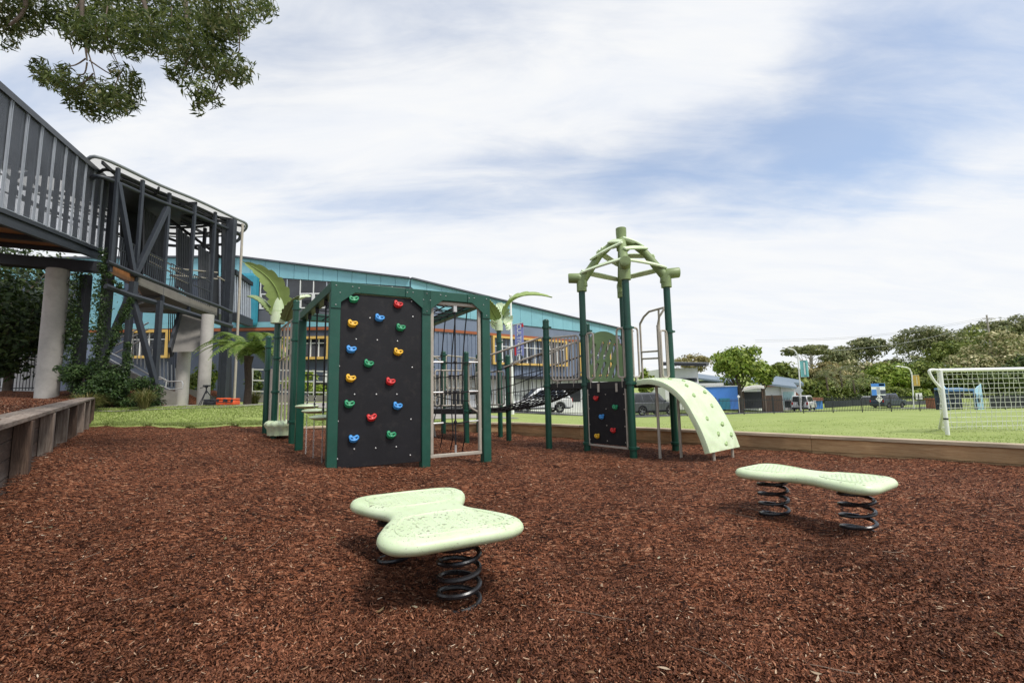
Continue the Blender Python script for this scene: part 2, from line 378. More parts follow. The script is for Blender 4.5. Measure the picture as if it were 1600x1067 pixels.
sd = bpy.data.lights.new('sun', 'SUN'); sd.energy = 2.5; sd.angle = R(14); sd.color = (1, 0.95, 0.88)
so = bpy.data.objects.new('sun', sd); col.objects.link(so)
sdir = V((SUN_DIR.x * math.cos(SUN_EL), SUN_DIR.y * math.cos(SUN_EL), math.sin(SUN_EL)))
so.rotation_euler = sdir.to_track_quat('Z', 'Y').to_euler()
sc.view_settings.view_transform = 'Standard'; sc.view_settings.look = 'None'; sc.view_settings.exposure = 0.42; sc.view_settings.gamma = 1.0
sc.cycles.max_bounces = 6; sc.cycles.transparent_max_bounces = 8
try: sc.cycles.use_denoising = True
except Exception: pass
# ---------------------------------------------------------------- terrain functions (numpy friendly)
def nsst(a, b, x):
    t = np.clip((x - a) / (b - a), 0, 1); return t * t * (3 - 2 * t)
def und(x, y):
    return 1.5 * (0.010 * np.sin(2.1 * x + 1.3 * y + 0.4) + 0.009 * np.sin(3.7 * y - 1.9 * x + 1.1) + 0.006 * np.sin(6.3 * x + 5.1 * y) + 0.005 * np.sin(9.7 * y - 7.9 * x + 2.0)
            + 0.004 * np.sin(17 * x + 3 * y) * np.sin(15 * y - 4 * x))
def gz(x, y):
    x = np.asarray(x, float); y = np.asarray(y, float)
    r = 0.13 * nsst(-0.4, -2.3, x) + 0.17 * nsst(-3.6, -6.0, x)
    z = r * nsst(1.6, 4.6, y) + 0.05 * nsst(5.0, 7.0, x) * nsst(3, 5, y)
    for (hx, hy, s, d) in ((-0.28, 2.46, .40, -.035), (-0.72, 3.1, .38, -.035), (2.5, 3.3, .4, -.03), (2.9, 6.2, .5, -.03), (2.1, 7.4, .9, -.04), (-.1, 10.3, .8, -.06), (-.9, 6.6, .5, -.02), (-1.6, 1.9, .35, -.05), (-2.4, 3.4, .5, .04), (1.3, 2.3, .4, -.04), (.6, 4.2, .6, .035), (3.6, 4.4, .6, .04), (-.9, 4.6, .5, -.04), (1.9, 5.3, .5, -.03), (-3.3, 5.4, .6, .05), (.45, 1.7, .3, -.03), (2.9, 2.5, .4, .03)):
        z = z + d * np.exp(-((x - hx) ** 2 + (y - hy) ** 2) / (s * s))
    return z + und(x, y)
def gzf(x, y): return float(gz(x, y))
def Gt(px, py, f=None):
    f = f or gzf; z = 0.0
    for _ in range(12):
        p = G(px, py, z); z = f(p.x, p.y)
    return V((p.x, p.y, z))
def lawn0(x, y):
    x = np.asarray(x, float); y = np.asarray(y, float)
    zr = np.interp(y, [6, 36, 62, 75, 110, 200, 400], [0.16, -0.88, -1.95, -1.95, 0.3, 7, 12])
    zl = 0.15 + 0.62 * nsst(-3, -8, x) * nsst(12.5, 15.3, y)
    w = nsst(9, -6, x)
    far = nsst(45, 70, y)
    return zr * (1 - w * (1 - far)) + zl * w * (1 - far) + 0.006 * np.sin(1.7 * x + .9 * y) + .005 * np.sin(2.9 * y - 1.3 * x)
def wall_x(Y): return -1.086 - 0.8207 * Y
BND = [V(p) for p in ((-11.9, 13.15), (-10.2, 12.55), (-8.6, 12.1), (-7.4, 11.75), (-6.4, 11.6), (-4.3, 11.95), (-2.2, 12.4), (0.0, 12.0), (2.63, 9.5), (6.26, 5.7), (9.6, 2.2), (10.6, -2.0))]
MP = [(wall_x(-3) - .05, -3.0), (wall_x(0.2) - .05, .2)] + [(wall_x(y) - .05, y) for y in (3, 6, 9, 13.0)] + [(b.x, b.y) for b in BND] + [(10.6, -3.0)]
def inpoly(x, y, P):
    r = np.zeros(x.shape, bool); n = len(P)
    for i in range(n):
        (x0, y0), (x1, y1) = P[i], P[(i + 1) % n]
        if y0 == y1: continue
        c = ((y0 > y) != (y1 > y)) & (x < (x1 - x0) * (y - y0) / (y1 - y0) + x0); r ^= c
    return r

# ---- mulch
def mulchmat():
    m, nt, b = newmat('bark_mulch'); L = nt.links.new
    tc = nt.nodes.new('ShaderNodeTexCoord'); o = tc.outputs['Object']
    def layer(scale, rot, st):
        mp = nd(nt, 'ShaderNodeMapping'); mp.inputs['Rotation'].default_value = (0, 0, rot); mp.inputs['Scale'].default_value = (st, 1, 1); L(o, mp.inputs[0])
        nz = nd(nt, 'ShaderNodeTexNoise', inp={'Scale': 9.0, 'Detail': 2.0}); L(mp.outputs[0], nz.inputs[0])
        mv = mixc(nt, 0.06, mp.outputs[0], nz.outputs['Color'])
        v = nd(nt, 'ShaderNodeTexVoronoi', inp={'Scale': scale}); L(mv, v.inputs['Vector'])
        sp = nt.nodes.new('ShaderNodeSeparateColor'); L(v.outputs['Color'], sp.inputs[0])
        return v, sp
    v1, s1 = layer(62, 0.6, 0.5); v2, s2 = layer(95, 2.1, 0.42)
    cols = [(0.0, (0.013, 0.0053, 0.0034)), (0.3, (0.043, 0.0148, 0.0075)), (0.55, (0.111, 0.0384, 0.0184)), (0.8, (0.215, 0.0785, 0.0379)), (0.95, (0.296, 0.1308, 0.0702)), (1.0, (0.429, 0.2531, 0.1569))]
    r1 = ramp(nt, cols); L(s1.outputs[0], r1.inputs[0]); r2 = ramp(nt, cols); L(s2.outputs[0], r2.inputs[0])
    pick = nd(nt, 'ShaderNodeMath', operation='GREATER_THAN'); pick.inputs[1].default_value = 0.5; L(s1.outputs[1], pick.inputs[0])
    c = mixc(nt, pick.outputs[0], r1.outputs[0], r2.outputs[0])
    n = nd(nt, 'ShaderNodeTexNoise', inp={'Scale': 1.3, 'Detail': 6.0, 'Roughness': 0.65}); L(o, n.inputs[0])
    rr = ramp(nt, [(0.32, (0.72, 0.70, 0.70)), (0.6, (1.30, 1.28, 1.27))]); L(n.outputs[0], rr.inputs[0])
    L(mixc(nt, 1.0, c, rr.outputs[0], 'MULTIPLY'), b.inputs['Base Color'])
    b.inputs['Roughness'].default_value = 0.85; b.inputs['Specular IOR Level'].default_value = 0.12
    ad = nd(nt, 'ShaderNodeMath', operation='ADD'); L(s1.outputs[2], ad.inputs[0]); L(v2.outputs['Distance'], ad.inputs[1])
    bp = nd(nt, 'ShaderNodeBump'); bp.inputs['Strength'].default_value = 0.9; bp.inputs['Distance'].default_value = 0.018
    L(ad.outputs[0], bp.inputs['Height']); L(bp.outputs[0], b.inputs['Normal'])
    return m
M['mulch'] = mulchmat()
CHIPC = [(0.019, 0.0078, 0.0050), (0.051, 0.0181, 0.0100), (0.095, 0.0337, 0.0174), (0.135, 0.0487, 0.0243), (0.190, 0.0693, 0.0350), (0.072, 0.0259, 0.0139), (0.285, 0.1144, 0.0591), (0.116, 0.0422, 0.0215), (0.373, 0.1797, 0.1021)]
M['chip'] = leafmat('bark_chip', CHIPC, 0.0, 0.7, patch=0.42, pscale=1.2, spec=.15)
M['chip_pale'] = leafmat('pale_wood_chip', [(0.30, 0.19, 0.12), (0.45, 0.33, 0.22), (0.38, 0.24, 0.15), (0.58, 0.47, 0.35)], 0.0, 0.7)
def gridmesh(name, xs, ys, zf, m, keep=None, kind='structure'):
    X, Y = np.meshgrid(xs, ys); Z = zf(X, Y); vs = np.stack([X, Y, Z], -1).reshape(-1, 3); nx, ny = len(xs), len(ys)
    i = np.arange(ny - 1)[:, None] * nx + np.arange(nx - 1)[None, :]
    f = np.stack([i, i + 1, i + 1 + nx, i + nx], -1).reshape(-1, 4)
    if keep is not None:
        c = vs[f].mean(1); f = f[keep(c[:, 0], c[:, 1])]
    used = np.unique(f); mp_ = np.zeros(len(vs), int); mp_[used] = np.arange(len(used))
    o = npmesh(name, vs[used], mp_[f], m, smooth=True); return tag(o, kind=kind)
def rough(X, Y):
    z = gz(X, Y); sh = X.shape; xf, yf = X.ravel(), Y.ravel()
    nn = np.array([noise.fractal(V((a * 6, b * 6, 0)), 1.0, 2.0, 3) for a, b in zip(xf, yf)]).reshape(sh)
    return z + 0.011 * nn * np.clip(1.4 - Y / 14, .3, 1)
MPB = [(x * 1.0 + (0.14 if x > 0 else -0.1), y + (0.14 if y > 1 else 0)) for x, y in MP]
ys = np.concatenate([np.arange(-3, 1.2, .25), np.arange(1.2, 5.5, 0.045), np.arange(5.5, 13.6, 0.11)])
gridmesh('mulch_ground', np.concatenate([np.arange(-13, -4.5, .15), np.arange(-4.5, 4.5, 0.06), np.arange(4.5, 11, .12)]), ys, rough, M['mulch'], lambda x, y: inpoly(x, y, MPB))
def chips(name, n, m, L0, L1, W0, W1, ymin, ymax, label=None, lift=0.008, tilt=0.5, power=1.0, curl=0.25, zf=gz, ok=None):
    s = rng.uniform(1 / ymax, 1 / ymin, n) if power == 1 else rng.uniform(ymax ** -.5, ymin ** -.5, n) ** 2
    y = 1 / s; x = rng.uniform(-1.3, 1.3, n) * y + rng.uniform(-1, 1, n) * 0.8
    k = ok(x, y) if ok else inpoly(x, y, MP); x, y = x[k], y[k]; n = len(x)
    z = zf(x, y) + rng.uniform(-.004, 1, n) * lift
    a = rng.uniform(0, 2 * np.pi, n); t = rng.normal(0, tilt, n); ro = rng.normal(0, tilt, n)
    l = rng.uniform(L0, L1, n) / 2 * np.clip(0.8 + y * .06, .8, 1.4); wd = rng.uniform(W0, W1, n) / 2 * np.clip(0.8 + y * .06, .8, 1.4)
    dx = np.stack([np.cos(a) * np.cos(t), np.sin(a) * np.cos(t), np.sin(t)], -1) * l[:, None]
    nx = np.stack([-np.sin(a) * np.cos(ro), np.cos(a) * np.cos(ro), np.sin(ro)], -1) * wd[:, None]
    c = np.stack([x, y, z + np.abs(np.sin(t)) * l * .6 + np.abs(np.sin(ro)) * wd * .6 + .002], -1)
    j = lambda: rng.uniform(.55, 1.1, (n, 1))
    up = np.zeros((n, 3)); up[:, 2] = rng.uniform(-1, 1, n) * l * curl
    P = np.stack([c - dx * j() - nx * j(), c - nx * j() + up, c + dx * j() - nx * j() * .7, c + dx * j() + nx * j(), c + nx * j() + up, c - dx * j() + nx * j() * .7], 1)
    i = np.arange(n)[:, None] * 6
    f = np.concatenate([i + np.array([[0, 1, 4, 5]]), i + np.array([[1, 2, 3, 4]])])
    return tag(npmesh(name, P.reshape(-1, 3), f, m), label, None, None, 'stuff')
chips('mulch_chips', 330000, M['chip'], .007, .025, .004, .0095, 1.25, 13.5)
chips('mulch_splinters', 6500, M['chip_pale'], .006, .034, .002, .007, 1.25, 13, lift=.014, tilt=.25, power=2, curl=.15)
M['deadleaf'] = leafmat('fallen_leaf', [(0.35, 0.26, 0.17), (0.42, 0.33, 0.23), (0.22, 0.12, 0.06), (0.16, 0.17, 0.08), (0.50, 0.42, 0.32)], 0.1, 0.6)
M['bark_twig'] = mat('dry_twig', (0.17, 0.12, 0.085), .8, var=.3, vs=20)
def litter(n=110):
    vs = []; fs = []
    for i in range(n):
        s = rng.uniform(1 / 9., 1 / 1.5); y = 1 / s; x = rng.uniform(-1.25, 1.25) * y
        if i < 50: y = rng.uniform(3, 7); x = wall_x(y) + abs(rng.normal(0, .8)) + .1
        if not inpoly(np.array([x]), np.array([y]), MP)[0]: continue
        z = gzf(x, y) + .016; a = rng.uniform(0, 6.28); l = rng.uniform(.022, .06); wd = l * rng.uniform(.07, .16); o = len(vs)
        d = V((math.cos(a), math.sin(a), rng.normal(0, .08))); q = V((-math.sin(a), math.cos(a), rng.normal(0, .2))); bend = rng.normal(0, .12) * l
        for t, ww in ((0, .05), (.3, 1), (.65, .85), (1, .04)):
            p = V((x, y, z)) + d * (t - .5) * l + q * bend * math.sin(t * 3.14) + V((0, 0, .25 * l * (t - .5) ** 2))
            vs += [p - q * wd * ww, p + q * wd * ww]
        fs += [(o + 2 * k, o + 2 * k + 2, o + 2 * k + 3, o + 2 * k + 1) for k in range(3)]
    tag(npmesh('leaf_litter', [tuple(v) for v in vs], fs, M['deadleaf']), kind='stuff')
    mb = MB()
    for i in range(12):
        s = rng.uniform(1 / 8., 1 / 1.5); y = 1 / s; x = rng.uniform(-1.2, 1.2) * y; a = rng.uniform(0, 6.28); l = rng.uniform(.1, .32)
        if not inpoly(np.array([x]), np.array([y]), MP)[0]: continue
        p = []
        for k in range(5):
            t = k / 4 - .5; xx = x + math.cos(a + .3 * t) * l * t; yy = y + math.sin(a + .5 * t) * l * t
            p.append((xx, yy, gzf(xx, yy) + .014 + .01 * (t + .5) ** 2))
        mb.tube(p, [.0022, .002, .0018, .0014, .001], 4)
    tag(mb.build('twigs', M['bark_twig']), kind='stuff')
litter()

# ---- lawn (lofted out from the mulch boundary)
def grassmat(name, cols, dry):
    m, nt, b = newmat(name); L = nt.links.new
    tc = nt.nodes.new('ShaderNodeTexCoord'); o = tc.outputs['Object']
    n1 = nd(nt, 'ShaderNodeTexNoise', inp={'Scale': 0.55, 'Detail': 8.0, 'Roughness': 0.7}); L(o, n1.inputs[0])
    r1 = ramp(nt, [(0.3, cols[0]), (0.5, cols[1]), (0.72, cols[2])]); L(n1.outputs[0], r1.inputs[0])
    n2 = nd(nt, 'ShaderNodeTexNoise', inp={'Scale': 26.0, 'Detail': 8.0, 'Roughness': 0.8}); L(o, n2.inputs[0])
    r2 = ramp(nt, [(0.3, (0.55,) * 3), (0.7, (1.35,) * 3)]); L(n2.outputs[0], r2.inputs[0])
    c = mixc(nt, 1.0, r1.outputs[0], r2.outputs[0], 'MULTIPLY')
    n3 = nd(nt, 'ShaderNodeTexNoise', inp={'Scale': 2.6, 'Detail': 7.0, 'Roughness': 0.75}); L(o, n3.inputs[0])
    r3 = ramp(nt, [(0.55, (0, 0, 0)), (0.8, (0.6,) * 3)]); L(n3.outputs[0], r3.inputs[0])
    L(mixc(nt, r3.outputs[0], c, dry), b.inputs['Base Color']); b.inputs['Roughness'].default_value = 0.85; b.inputs['Specular IOR Level'].default_value = 0.2
    bp = nd(nt, 'ShaderNodeBump'); bp.inputs['Strength'].default_value = 0.7; bp.inputs['Distance'].default_value = 0.03; L(n2.outputs[0], bp.inputs['Height']); L(bp.outputs[0], b.inputs['Normal'])
    return m
M['lawn'] = grassmat('mown_lawn', [(0.235, 0.30, 0.078), (0.295, 0.36, 0.11), (0.35, 0.405, 0.148)], (0.44, 0.44, 0.22))
def lawn_z(x, y): return np.maximum(lawn0(x, y), np.where((y < 15) & (x < 10.5), gz(x, y) + 0.035, -9))
BL = [V((b.x, b.y, 0)) for b in BND]
bpts = []
for i in range(len(BL) - 1):
    n_ = max(2, int((BL[i + 1] - BL[i]).length / 0.25))
    bpts += [BL[i].lerp(BL[i + 1], k / n_) for k in range(n_)]
bpts.append(BL[-1])
nb = len(bpts)
def outdir(t):      # fan of outward directions from left to right
    a = lerp(R(128), R(-8), t); return V((math.cos(a), math.sin(a), 0))
dl = [-.05, 0, .15, .3, .5, .75, 1, 1.4, 1.8, 2.3, 2.9, 3.6, 4.4, 5.5, 7, 9, 11, 14, 17, 21, 25, 30, 36, 43, 52, 62, 75, 95, 130, 200, 400, 900, 1800]
P = []
for d in dl:
    for k, b in enumerate(bpts):
        j = 0.05 * math.sin(k * 2.3) + .04 * math.sin(k * 5.1) if (d <= 0 and b.x < -6.4) else 0
        p = b + outdir(k / (nb - 1)) * (d + j); P.append((p.x, p.y))
P = np.array(P); Z = lawn_z(P[:, 0], P[:, 1]); Z[:nb] = gz(P[:nb, 0], P[:nb, 1]) - .25
i = np.arange(len(dl) - 1)[:, None] * nb + np.arange(nb - 1)[None, :]
F = np.stack([i, i + nb, i + nb + 1, i + 1], -1).reshape(-1, 4)
tag(npmesh('lawn_ground', np.column_stack([P, Z]), F, M['lawn'], smooth=True), kind='structure')
def lz(x, y): return float(lawn_z(np.array([x]), np.array([y]))[0])
def Gl(px, py): return Gt(px, py, lz)
M['blade'] = leafmat('grass_blade', [(0.21, 0.30, 0.06), (0.29, 0.37, 0.10), (0.36, 0.43, 0.15), (0.45, 0.48, 0.23)], 0.4, 0.55, patch=0.15, pscale=1.0)
def blades(name, n, fx, h0, h1, w0=.006, w1=.014):
    x, y = fx(n); k = ~inpoly(x, y, MP) & (wall_x(y) < x); x, y = x[k], y[k]; n = len(x); z = lawn_z(x, y)
    a = rng.uniform(0, 6.28, n); h = rng.uniform(h0, h1, n); wd = rng.uniform(w0, w1, n) * (.6 + y * .05); ln = rng.uniform(.1, .8, n) * h; b = rng.uniform(0, 6.28, n)
    dx = np.stack([np.cos(a) * wd, np.sin(a) * wd, np.zeros(n)], -1); c = np.stack([x, y, z], -1)
    t = c + np.stack([np.cos(b) * ln, np.sin(b) * ln, h], -1)
    f = np.arange(n * 3).reshape(-1, 3)
    tag(npmesh(name, np.stack([c - dx, c + dx, t], 1).reshape(-1, 3), f, M['blade']), kind='stuff')
def fx_right(n):
    s = rng.uniform(1 / 14., 1 / 4.5, n); y = 1 / s; x = rng.uniform(-.25, 1.25, n) * y; return x, y
def fx_left(n):
    y = rng.uniform(11.4, 15.4, n); return rng.uniform(-.95, -.15, n) * y, y
def fx_edge(n):
    t = rng.uniform(0, 1, n) * 4.2; ii = np.minimum(t.astype(int), 3); q = t - ii; A = np.array([(b.x, b.y) for b in BND])
    p = A[ii] * (1 - q)[:, None] + A[ii + 1] * q[:, None]; return p[:, 0] + rng.normal(0, .05, n), p[:, 1] + .02 + np.abs(rng.normal(0, .35, n))
blades('grass_field_blades', 26000, fx_right, .006, .020)
blades('grass_lawn_blades', 42000, fx_left, .02, .05)
blades('grass_edge_blades', 16000, fx_edge, .03, .08)

# ---- road, path, raised bed
M['asphalt'] = mat('asphalt', (0.10, 0.10, 0.105), 0.9, var=0.2, vs=3, bump=0.3, bs=120, dirt=.3, dirtc=(.16, .155, .15))
M['path'] = mat('concrete_path', (0.30, 0.28, 0.25), 0.9, var=0.15, vs=2, bump=.1)
M['paint'] = mat('road_paint', (0.65, 0.65, 0.62), 0.7, var=.15, vs=8)
def strip(name, pts, wl, wr, dz, m, kind='structure', n=12):
    vs = []; fs = []; q = []
    for i in range(len(pts) - 1):
        for k in range(n): q.append(V(pts[i]).lerp(V(pts[i + 1]), k / n))
    q.append(V(pts[-1]))
    for i, p in enumerate(q):
        d = (q[min(i + 1, len(q) - 1)] - q[max(i - 1, 0)]).normalized(); nn = V((-d.y, d.x))
        for k in range(5):
            e = p + nn * lerp(wl, -wr, k / 4); vs.append((e.x, e.y, lz(e.x, e.y) + dz))
    for i in range(len(q) - 1):
        for k in range(4): fs.append((i * 5 + k, i * 5 + k + 1, i * 5 + k + 6, i * 5 + k + 5))
    return tag(npmesh(name, vs, fs, m, smooth=True), kind=kind)
RD = [(-8, 28.8), (3, 32.5), (14, 40.0), (26, 50), (42, 59.5), (60, 66), (110, 76)]
strip('road', RD, 4.2, 4.2, .02, M['asphalt'])
strip('path', [(-15.2, 15.6), (-12.5, 15.15), (-9, 15.5), (-5, 17), (0, 20)], 3.2, .6, .02, M['path'])
mk = MB()
for k in range(14):
    x = 8 + k * 4.5; y = np.interp(x, [r[0] for r in RD], [r[1] for r in RD]); y2 = np.interp(x + 1, [r[0] for r in RD], [r[1] for r in RD])
    mk.box((x, y, lz(x, y) + .03), (1.8, .14, .008), math.atan2(y2 - y, 1))
tag(mk.build('road_marking', M['paint']), kind='structure')
# raised bed behind the retaining wall, rising to the bank under the walkway
def capz(Y): return 0.81 + 0.0428 * (Y / 1.458 - 3.5)
def bed_z(x, y):
    w_ = (wall_x(y) - x) * 0.773
    return capz(np.minimum(y, 13.85)) + .02 + 0.28 * nsst(0.5, 4.5, w_) + .012 * np.sin(3 * x + 2 * y)
def bedmesh():
    vs = []; fs = []; ws = [.10, .35, .7, 1.2, 2, 3, 4.5, 7, 11, 18, 40]; yy = list(np.arange(-2.7, 14.6, .3))
    for y in yy:
        for w_ in ws:
            x = wall_x(y) - w_; vs.append((x, y, float(bed_z(x, y))))
    n = len(ws)
    for i in range(len(yy) - 1):
        for k in range(n - 1): fs.append((i * n + k, (i + 1) * n + k, (i + 1) * n + k + 1, i * n + k + 1))
    tag(npmesh('raised_bed_ground', vs, fs, M['mulch'], smooth=True), kind='structure')
    # planted bank
    vs = []; fs = []; xs_ = np.linspace(-32, -11.3, 40); ys_ = np.linspace(14.3, 23.5, 20)
    for y in ys_:
        for x in xs_:
            edge = sst(-13.3, -15.0, x) * sst(15.4 if x > -14.8 else 13.4, 17.4, y)
            z = lerp(.60, 1.42, edge) + .03 * math.sin(2 * x + 3 * y); vs.append((x, y + (0.6 if x > -15 and y == ys_[0] else 0), z))
    n = len(xs_)
    for i in range(len(ys_) - 1):
        for k in range(n - 1): fs.append((i * n + k, i * n + k + 1, (i + 1) * n + k + 1, (i + 1) * n + k))
    tag(npmesh('garden_bank_ground', vs, fs, M['mulch'], smooth=True), kind='structure')
bedmesh()
def bank_z(x, y): return lerp(.60, 1.42, sst(-13.3, -15.0, x) * sst(15.4 if x > -14.8 else 13.4, 17.4, y))
inbed = lambda x, y: (x < wall_x(y) - .12) & (x > wall_x(y) - 5) & (y < 14.4)
chips('bed_mulch_chips', 150000, M['chip'], .012, .04, .006, .014, 2.5, 14, zf=bed_z, ok=inbed); chips('bed_mulch_splinters', 16000, M['chip_pale'], .01, .05, .003, .009, 2.5, 14, lift=.012, tilt=.25, power=2, curl=.15, zf=bed_z, ok=inbed)
wd_ = V((-.8207, 1, 0)).normalized(); wn = V((wd_.y, -wd_.x, 0))
T = thing('timber_retaining_wall', 'weathered grey timber retaining wall with upright posts and plank cap beside the mulch', 'retaining wall', (wall_x(8), 8, gzf(wall_x(8), 8)))
cp = MB(); bd = MB()
Ys = [1.458 * (3.5 + n) for n in np.arange(-1.3, 6.3, 1.0)]
def wp(Y, off, z): return V((wall_x(Y), Y, z)) + wn * off
for a, b in ((-2.6, 2.9), (2.92, 7.3), (7.32, 10.6), (10.62, 13.9)):
    for w0, w1 in ((.03, -.135), (-.14, -.30)):
        za, zb = capz(a), capz(b); gr = None; q = random.random() * 9
        Pts = [wp(a, w1, za), wp(a, w0, za), wp(b, w0, zb), wp(b, w1, zb)]; h = V((0, 0, .05))
        l = (b - a) * 1.29
        cp.hexa(Pts + [p + h for p in Pts], [(0, q, 0), (0, q + .15, 0), (l, q + .15, 0), (l, q, 0), (0, q, .05), (0, q + .15, .05), (l, q + .15, .05), (l, q, .05)])
cp.build('cap', M['timber_old'], T, bevel=.006)
for r_ in range(6):
    for a, b in ((-2.6, 2.0), (2.01, 6.1), (6.11, 9.6), (9.61, 13.85)):
        za, zb = capz(a) - .004 - r_ * .19, capz(b) - .004 - r_ * .19
        Pts = [wp(a, -.16, za - .185), wp(a, -.105, za - .185), wp(b, -.105, zb - .185), wp(b, -.16, zb - .185)]
        P2 = [wp(a, -.16, za), wp(a, -.105, za), wp(b, -.105, zb), wp(b, -.16, zb)]; q = random.random() * 9; l = (b - a) * 1.29
        bd.hexa(Pts + P2, [(0, q, 0), (0, q + .05, 0), (l, q + .05, 0), (l, q, 0), (0, q, .18), (0, q + .05, .18), (l, q + .05, .18), (l, q, .18)])
bd.build('board', M['timber_dark'], T, bevel=.006)
for n_ in range(-5, 7):
    Y = 1.458 * (3.5 + n_); pm = MB(); ct = wp(Y, -.03, 0); zt = capz(Y) - .003 - .003
    pm.obox((ct.x, ct.y, (zt - .1) / 2), V((0, 0, (zt + .1) / 2)), wd_ * .075, wn * .072)
    pm.build('post', M['timber_old'] if n_ % 3 else M['timber_dark'], T, bevel=.006)
# pine sleeper border, right
def sleeper_wall(name, label, pts, top, h_, rows, m, capw=.2):
    T = thing(name, label, 'timber border', (pts[0][0], pts[0][1], 0)); bm_ = MB(); cm = MB()
    for i in range(len(pts) - 1):
        a, b = V((*pts[i], 0)), V((*pts[i + 1], 0)); d = b - a; n_ = max(1, round(d.length / 2.4)); u = d.normalized(); nn = V((-u.y, u.x, 0))
        for k in range(n_):
            p0 = a + d * (k / n_) + u * .002; p1 = a + d * ((k + 1) / n_) - u * .002
            for r_ in range(rows):
                zc = top - .052 - (r_ + .5) * h_; j = random.uniform(-.006, .006)
                bm_.obox((p0 + p1) / 2 + nn * (-.02 + j) + V((0, 0, zc)), (p1 - p0) / 2, nn * .04, V((0, 0, h_ / 2 - .002)))
            cm.obox((p0 + p1) / 2 + nn * (.0 + random.uniform(-.004, .004)) + V((0, 0, top - .025)), (p1 - p0) / 2, nn * capw / 2, V((0, 0, .024)))
    bm_.build('board', m, T, bevel=.005); cm.build('cap', M['timber_cap'], T, bevel=.005)
sleeper_wall('sleeper_border', 'honey brown pine sleeper border between the mulch and the sports field', [(-6.35, 11.58), (-2.2, 12.36), (0, 11.96), (3.03, 9.06), (6.26, 5.66), (9.6, 2.16)], .28, .19, 2, M['timber'])
# ---------------------------------------------------------------- spring benches
def bench_outline():
    half = [(-.655, .10), (-.645, .22), (-.575, .305), (-.43, .325), (-.25, .275), (-.10, .215), (0, .20), (.10, .215), (.25, .275), (.43, .325), (.575, .305), (.645, .22), (.655, .10)]
    P = half + [(u, -v) for u, v in reversed(half)]
    return crom([V((u, v, 0)) for u, v in P], 4, True)
def inset(P, d):
    n = len(P); o = []
    for i in range(n):
        t = (P[(i + 1) % n] - P[i - 1]).normalized(); nn = V((-t.y, t.x, 0)); o.append(P[i] + nn * d)
    return o
def make_bench(label, loc, rz, zt, sp, sc_=1.0, sw=1.0, spots=None):
    T = thing('spring_bench', label, 'spring bench', loc, rz, 'lime spring benches')
    P = [V((p.x * sc_, p.y * sw, 0)) for p in bench_outline()]; area = sum(P[i].x * P[(i + 1) % len(P)].y - P[(i + 1) % len(P)].x * P[i].y for i in range(len(P)))
    if area < 0: P = P[::-1]
    prof = [(.075, -.076), (.03, -.072), (.009, -.058), (0, -.040), (.004, -.024), (.015, -.010), (.032, -.002), (.055, 0.0)]
    rings = [[p + V((0, 0, zt + z)) for p in inset(P, d)] for d, z in prof]
    n = len(P); vs = [p for r_ in rings for p in r_]; fs = []
    for i in range(len(rings) - 1):
        for k in range(n): fs.append((i * n + k, i * n + (k + 1) % n, (i + 1) * n + (k + 1) % n, (i + 1) * n + k))
    # crossing strips across the long axis close top and bottom
    H = n // 2
    for base, flip in ((0, True), ((len(rings) - 1) * n, False)):
        for k in range(H - 1):
            q = (base + k, base + k + 1, base + n - 2 - k, base + n - 1 - k)
            fs.append(q[::-1] if flip else q)
    mb = MB(); mb.add(vs, fs)
    for sg in (-1, 1):       # moulded groove rim and grip studs of each lobe
        loop = crom([V((sg * u * sc_, v * sw, zt + .0005)) for u, v in ((.56, .14), (.53, .22), (.44, .245), (.28, .21), (.16, .15), (.13, 0), (.16, -.15), (.28, -.21), (.44, -.245), (.53, -.22), (.56, -.14), (.575, 0))], 4, True)
        mb.tube(loop, .0045, 6, closed=True)
        for a in range(9):
            for b in range(9):
                u, v = .20 + a * .04 + (.02 if b % 2 else 0), -.18 + b * .045
                if abs(v) < .19 * (u + .1) / .5 + .02 and u < .545: mb.ball((sg * u * sc_, v * sw, zt + .0005), (.010, .007, .0035), 6, 4)
    mb.build('seat', M['lime'], T, local=True, smooth=50)
    for sg, (su, sv) in zip((-1, 1), spots or ((-sp, 0), (sp, 0))):
        z0, z1 = -.11, zt - .076; turns = 5.6; pts = []
        for i in range(int(turns * 22) + 1):
            t = i / (turns * 22); a = t * turns * 2 * math.pi + (2.2 if sg > 0 else .6)
            zz_ = z0 + (z1 - z0) * (sst(0, 1, t) * .15 + t * .85); pts.append((su + .105 * math.cos(a), sv + .105 * math.sin(a), zz_))
        s = MB(); s.tube(pts, .0128, 8)
        s.tube([(su + sg * .10, sv + .03, -.04), (su + sg * .15, sv + .06, -.04), (su + sg * .19, sv + .08, -.05)], .009, 6)
        s.lathe([(.0, -.012), (.12, -.012), (.12, 0), (.0, 0)], (su, sv, z1), 16)
        s.build('spring', M['spring'], T, local=True)
    return T
nb_ = V((-.515, 2.85, 0)); make_bench('lime green two lobed spring bench in the foreground, nearest the camera', (nb_.x, nb_.y, gzf(nb_.x, nb_.y)), math.atan2(.89, -.46), .362, .37, .92, 1.17, ((-.43, -.03), (.27, .13)))
rb_ = V((2.27, 3.66, 0)); make_bench('lime two lobed spring bench on the mulch in front of the arched climber', (rb_.x, rb_.y, gzf(rb_.x, rb_.y)), math.atan2(.82, -.57), .375, .29, .76, .84)

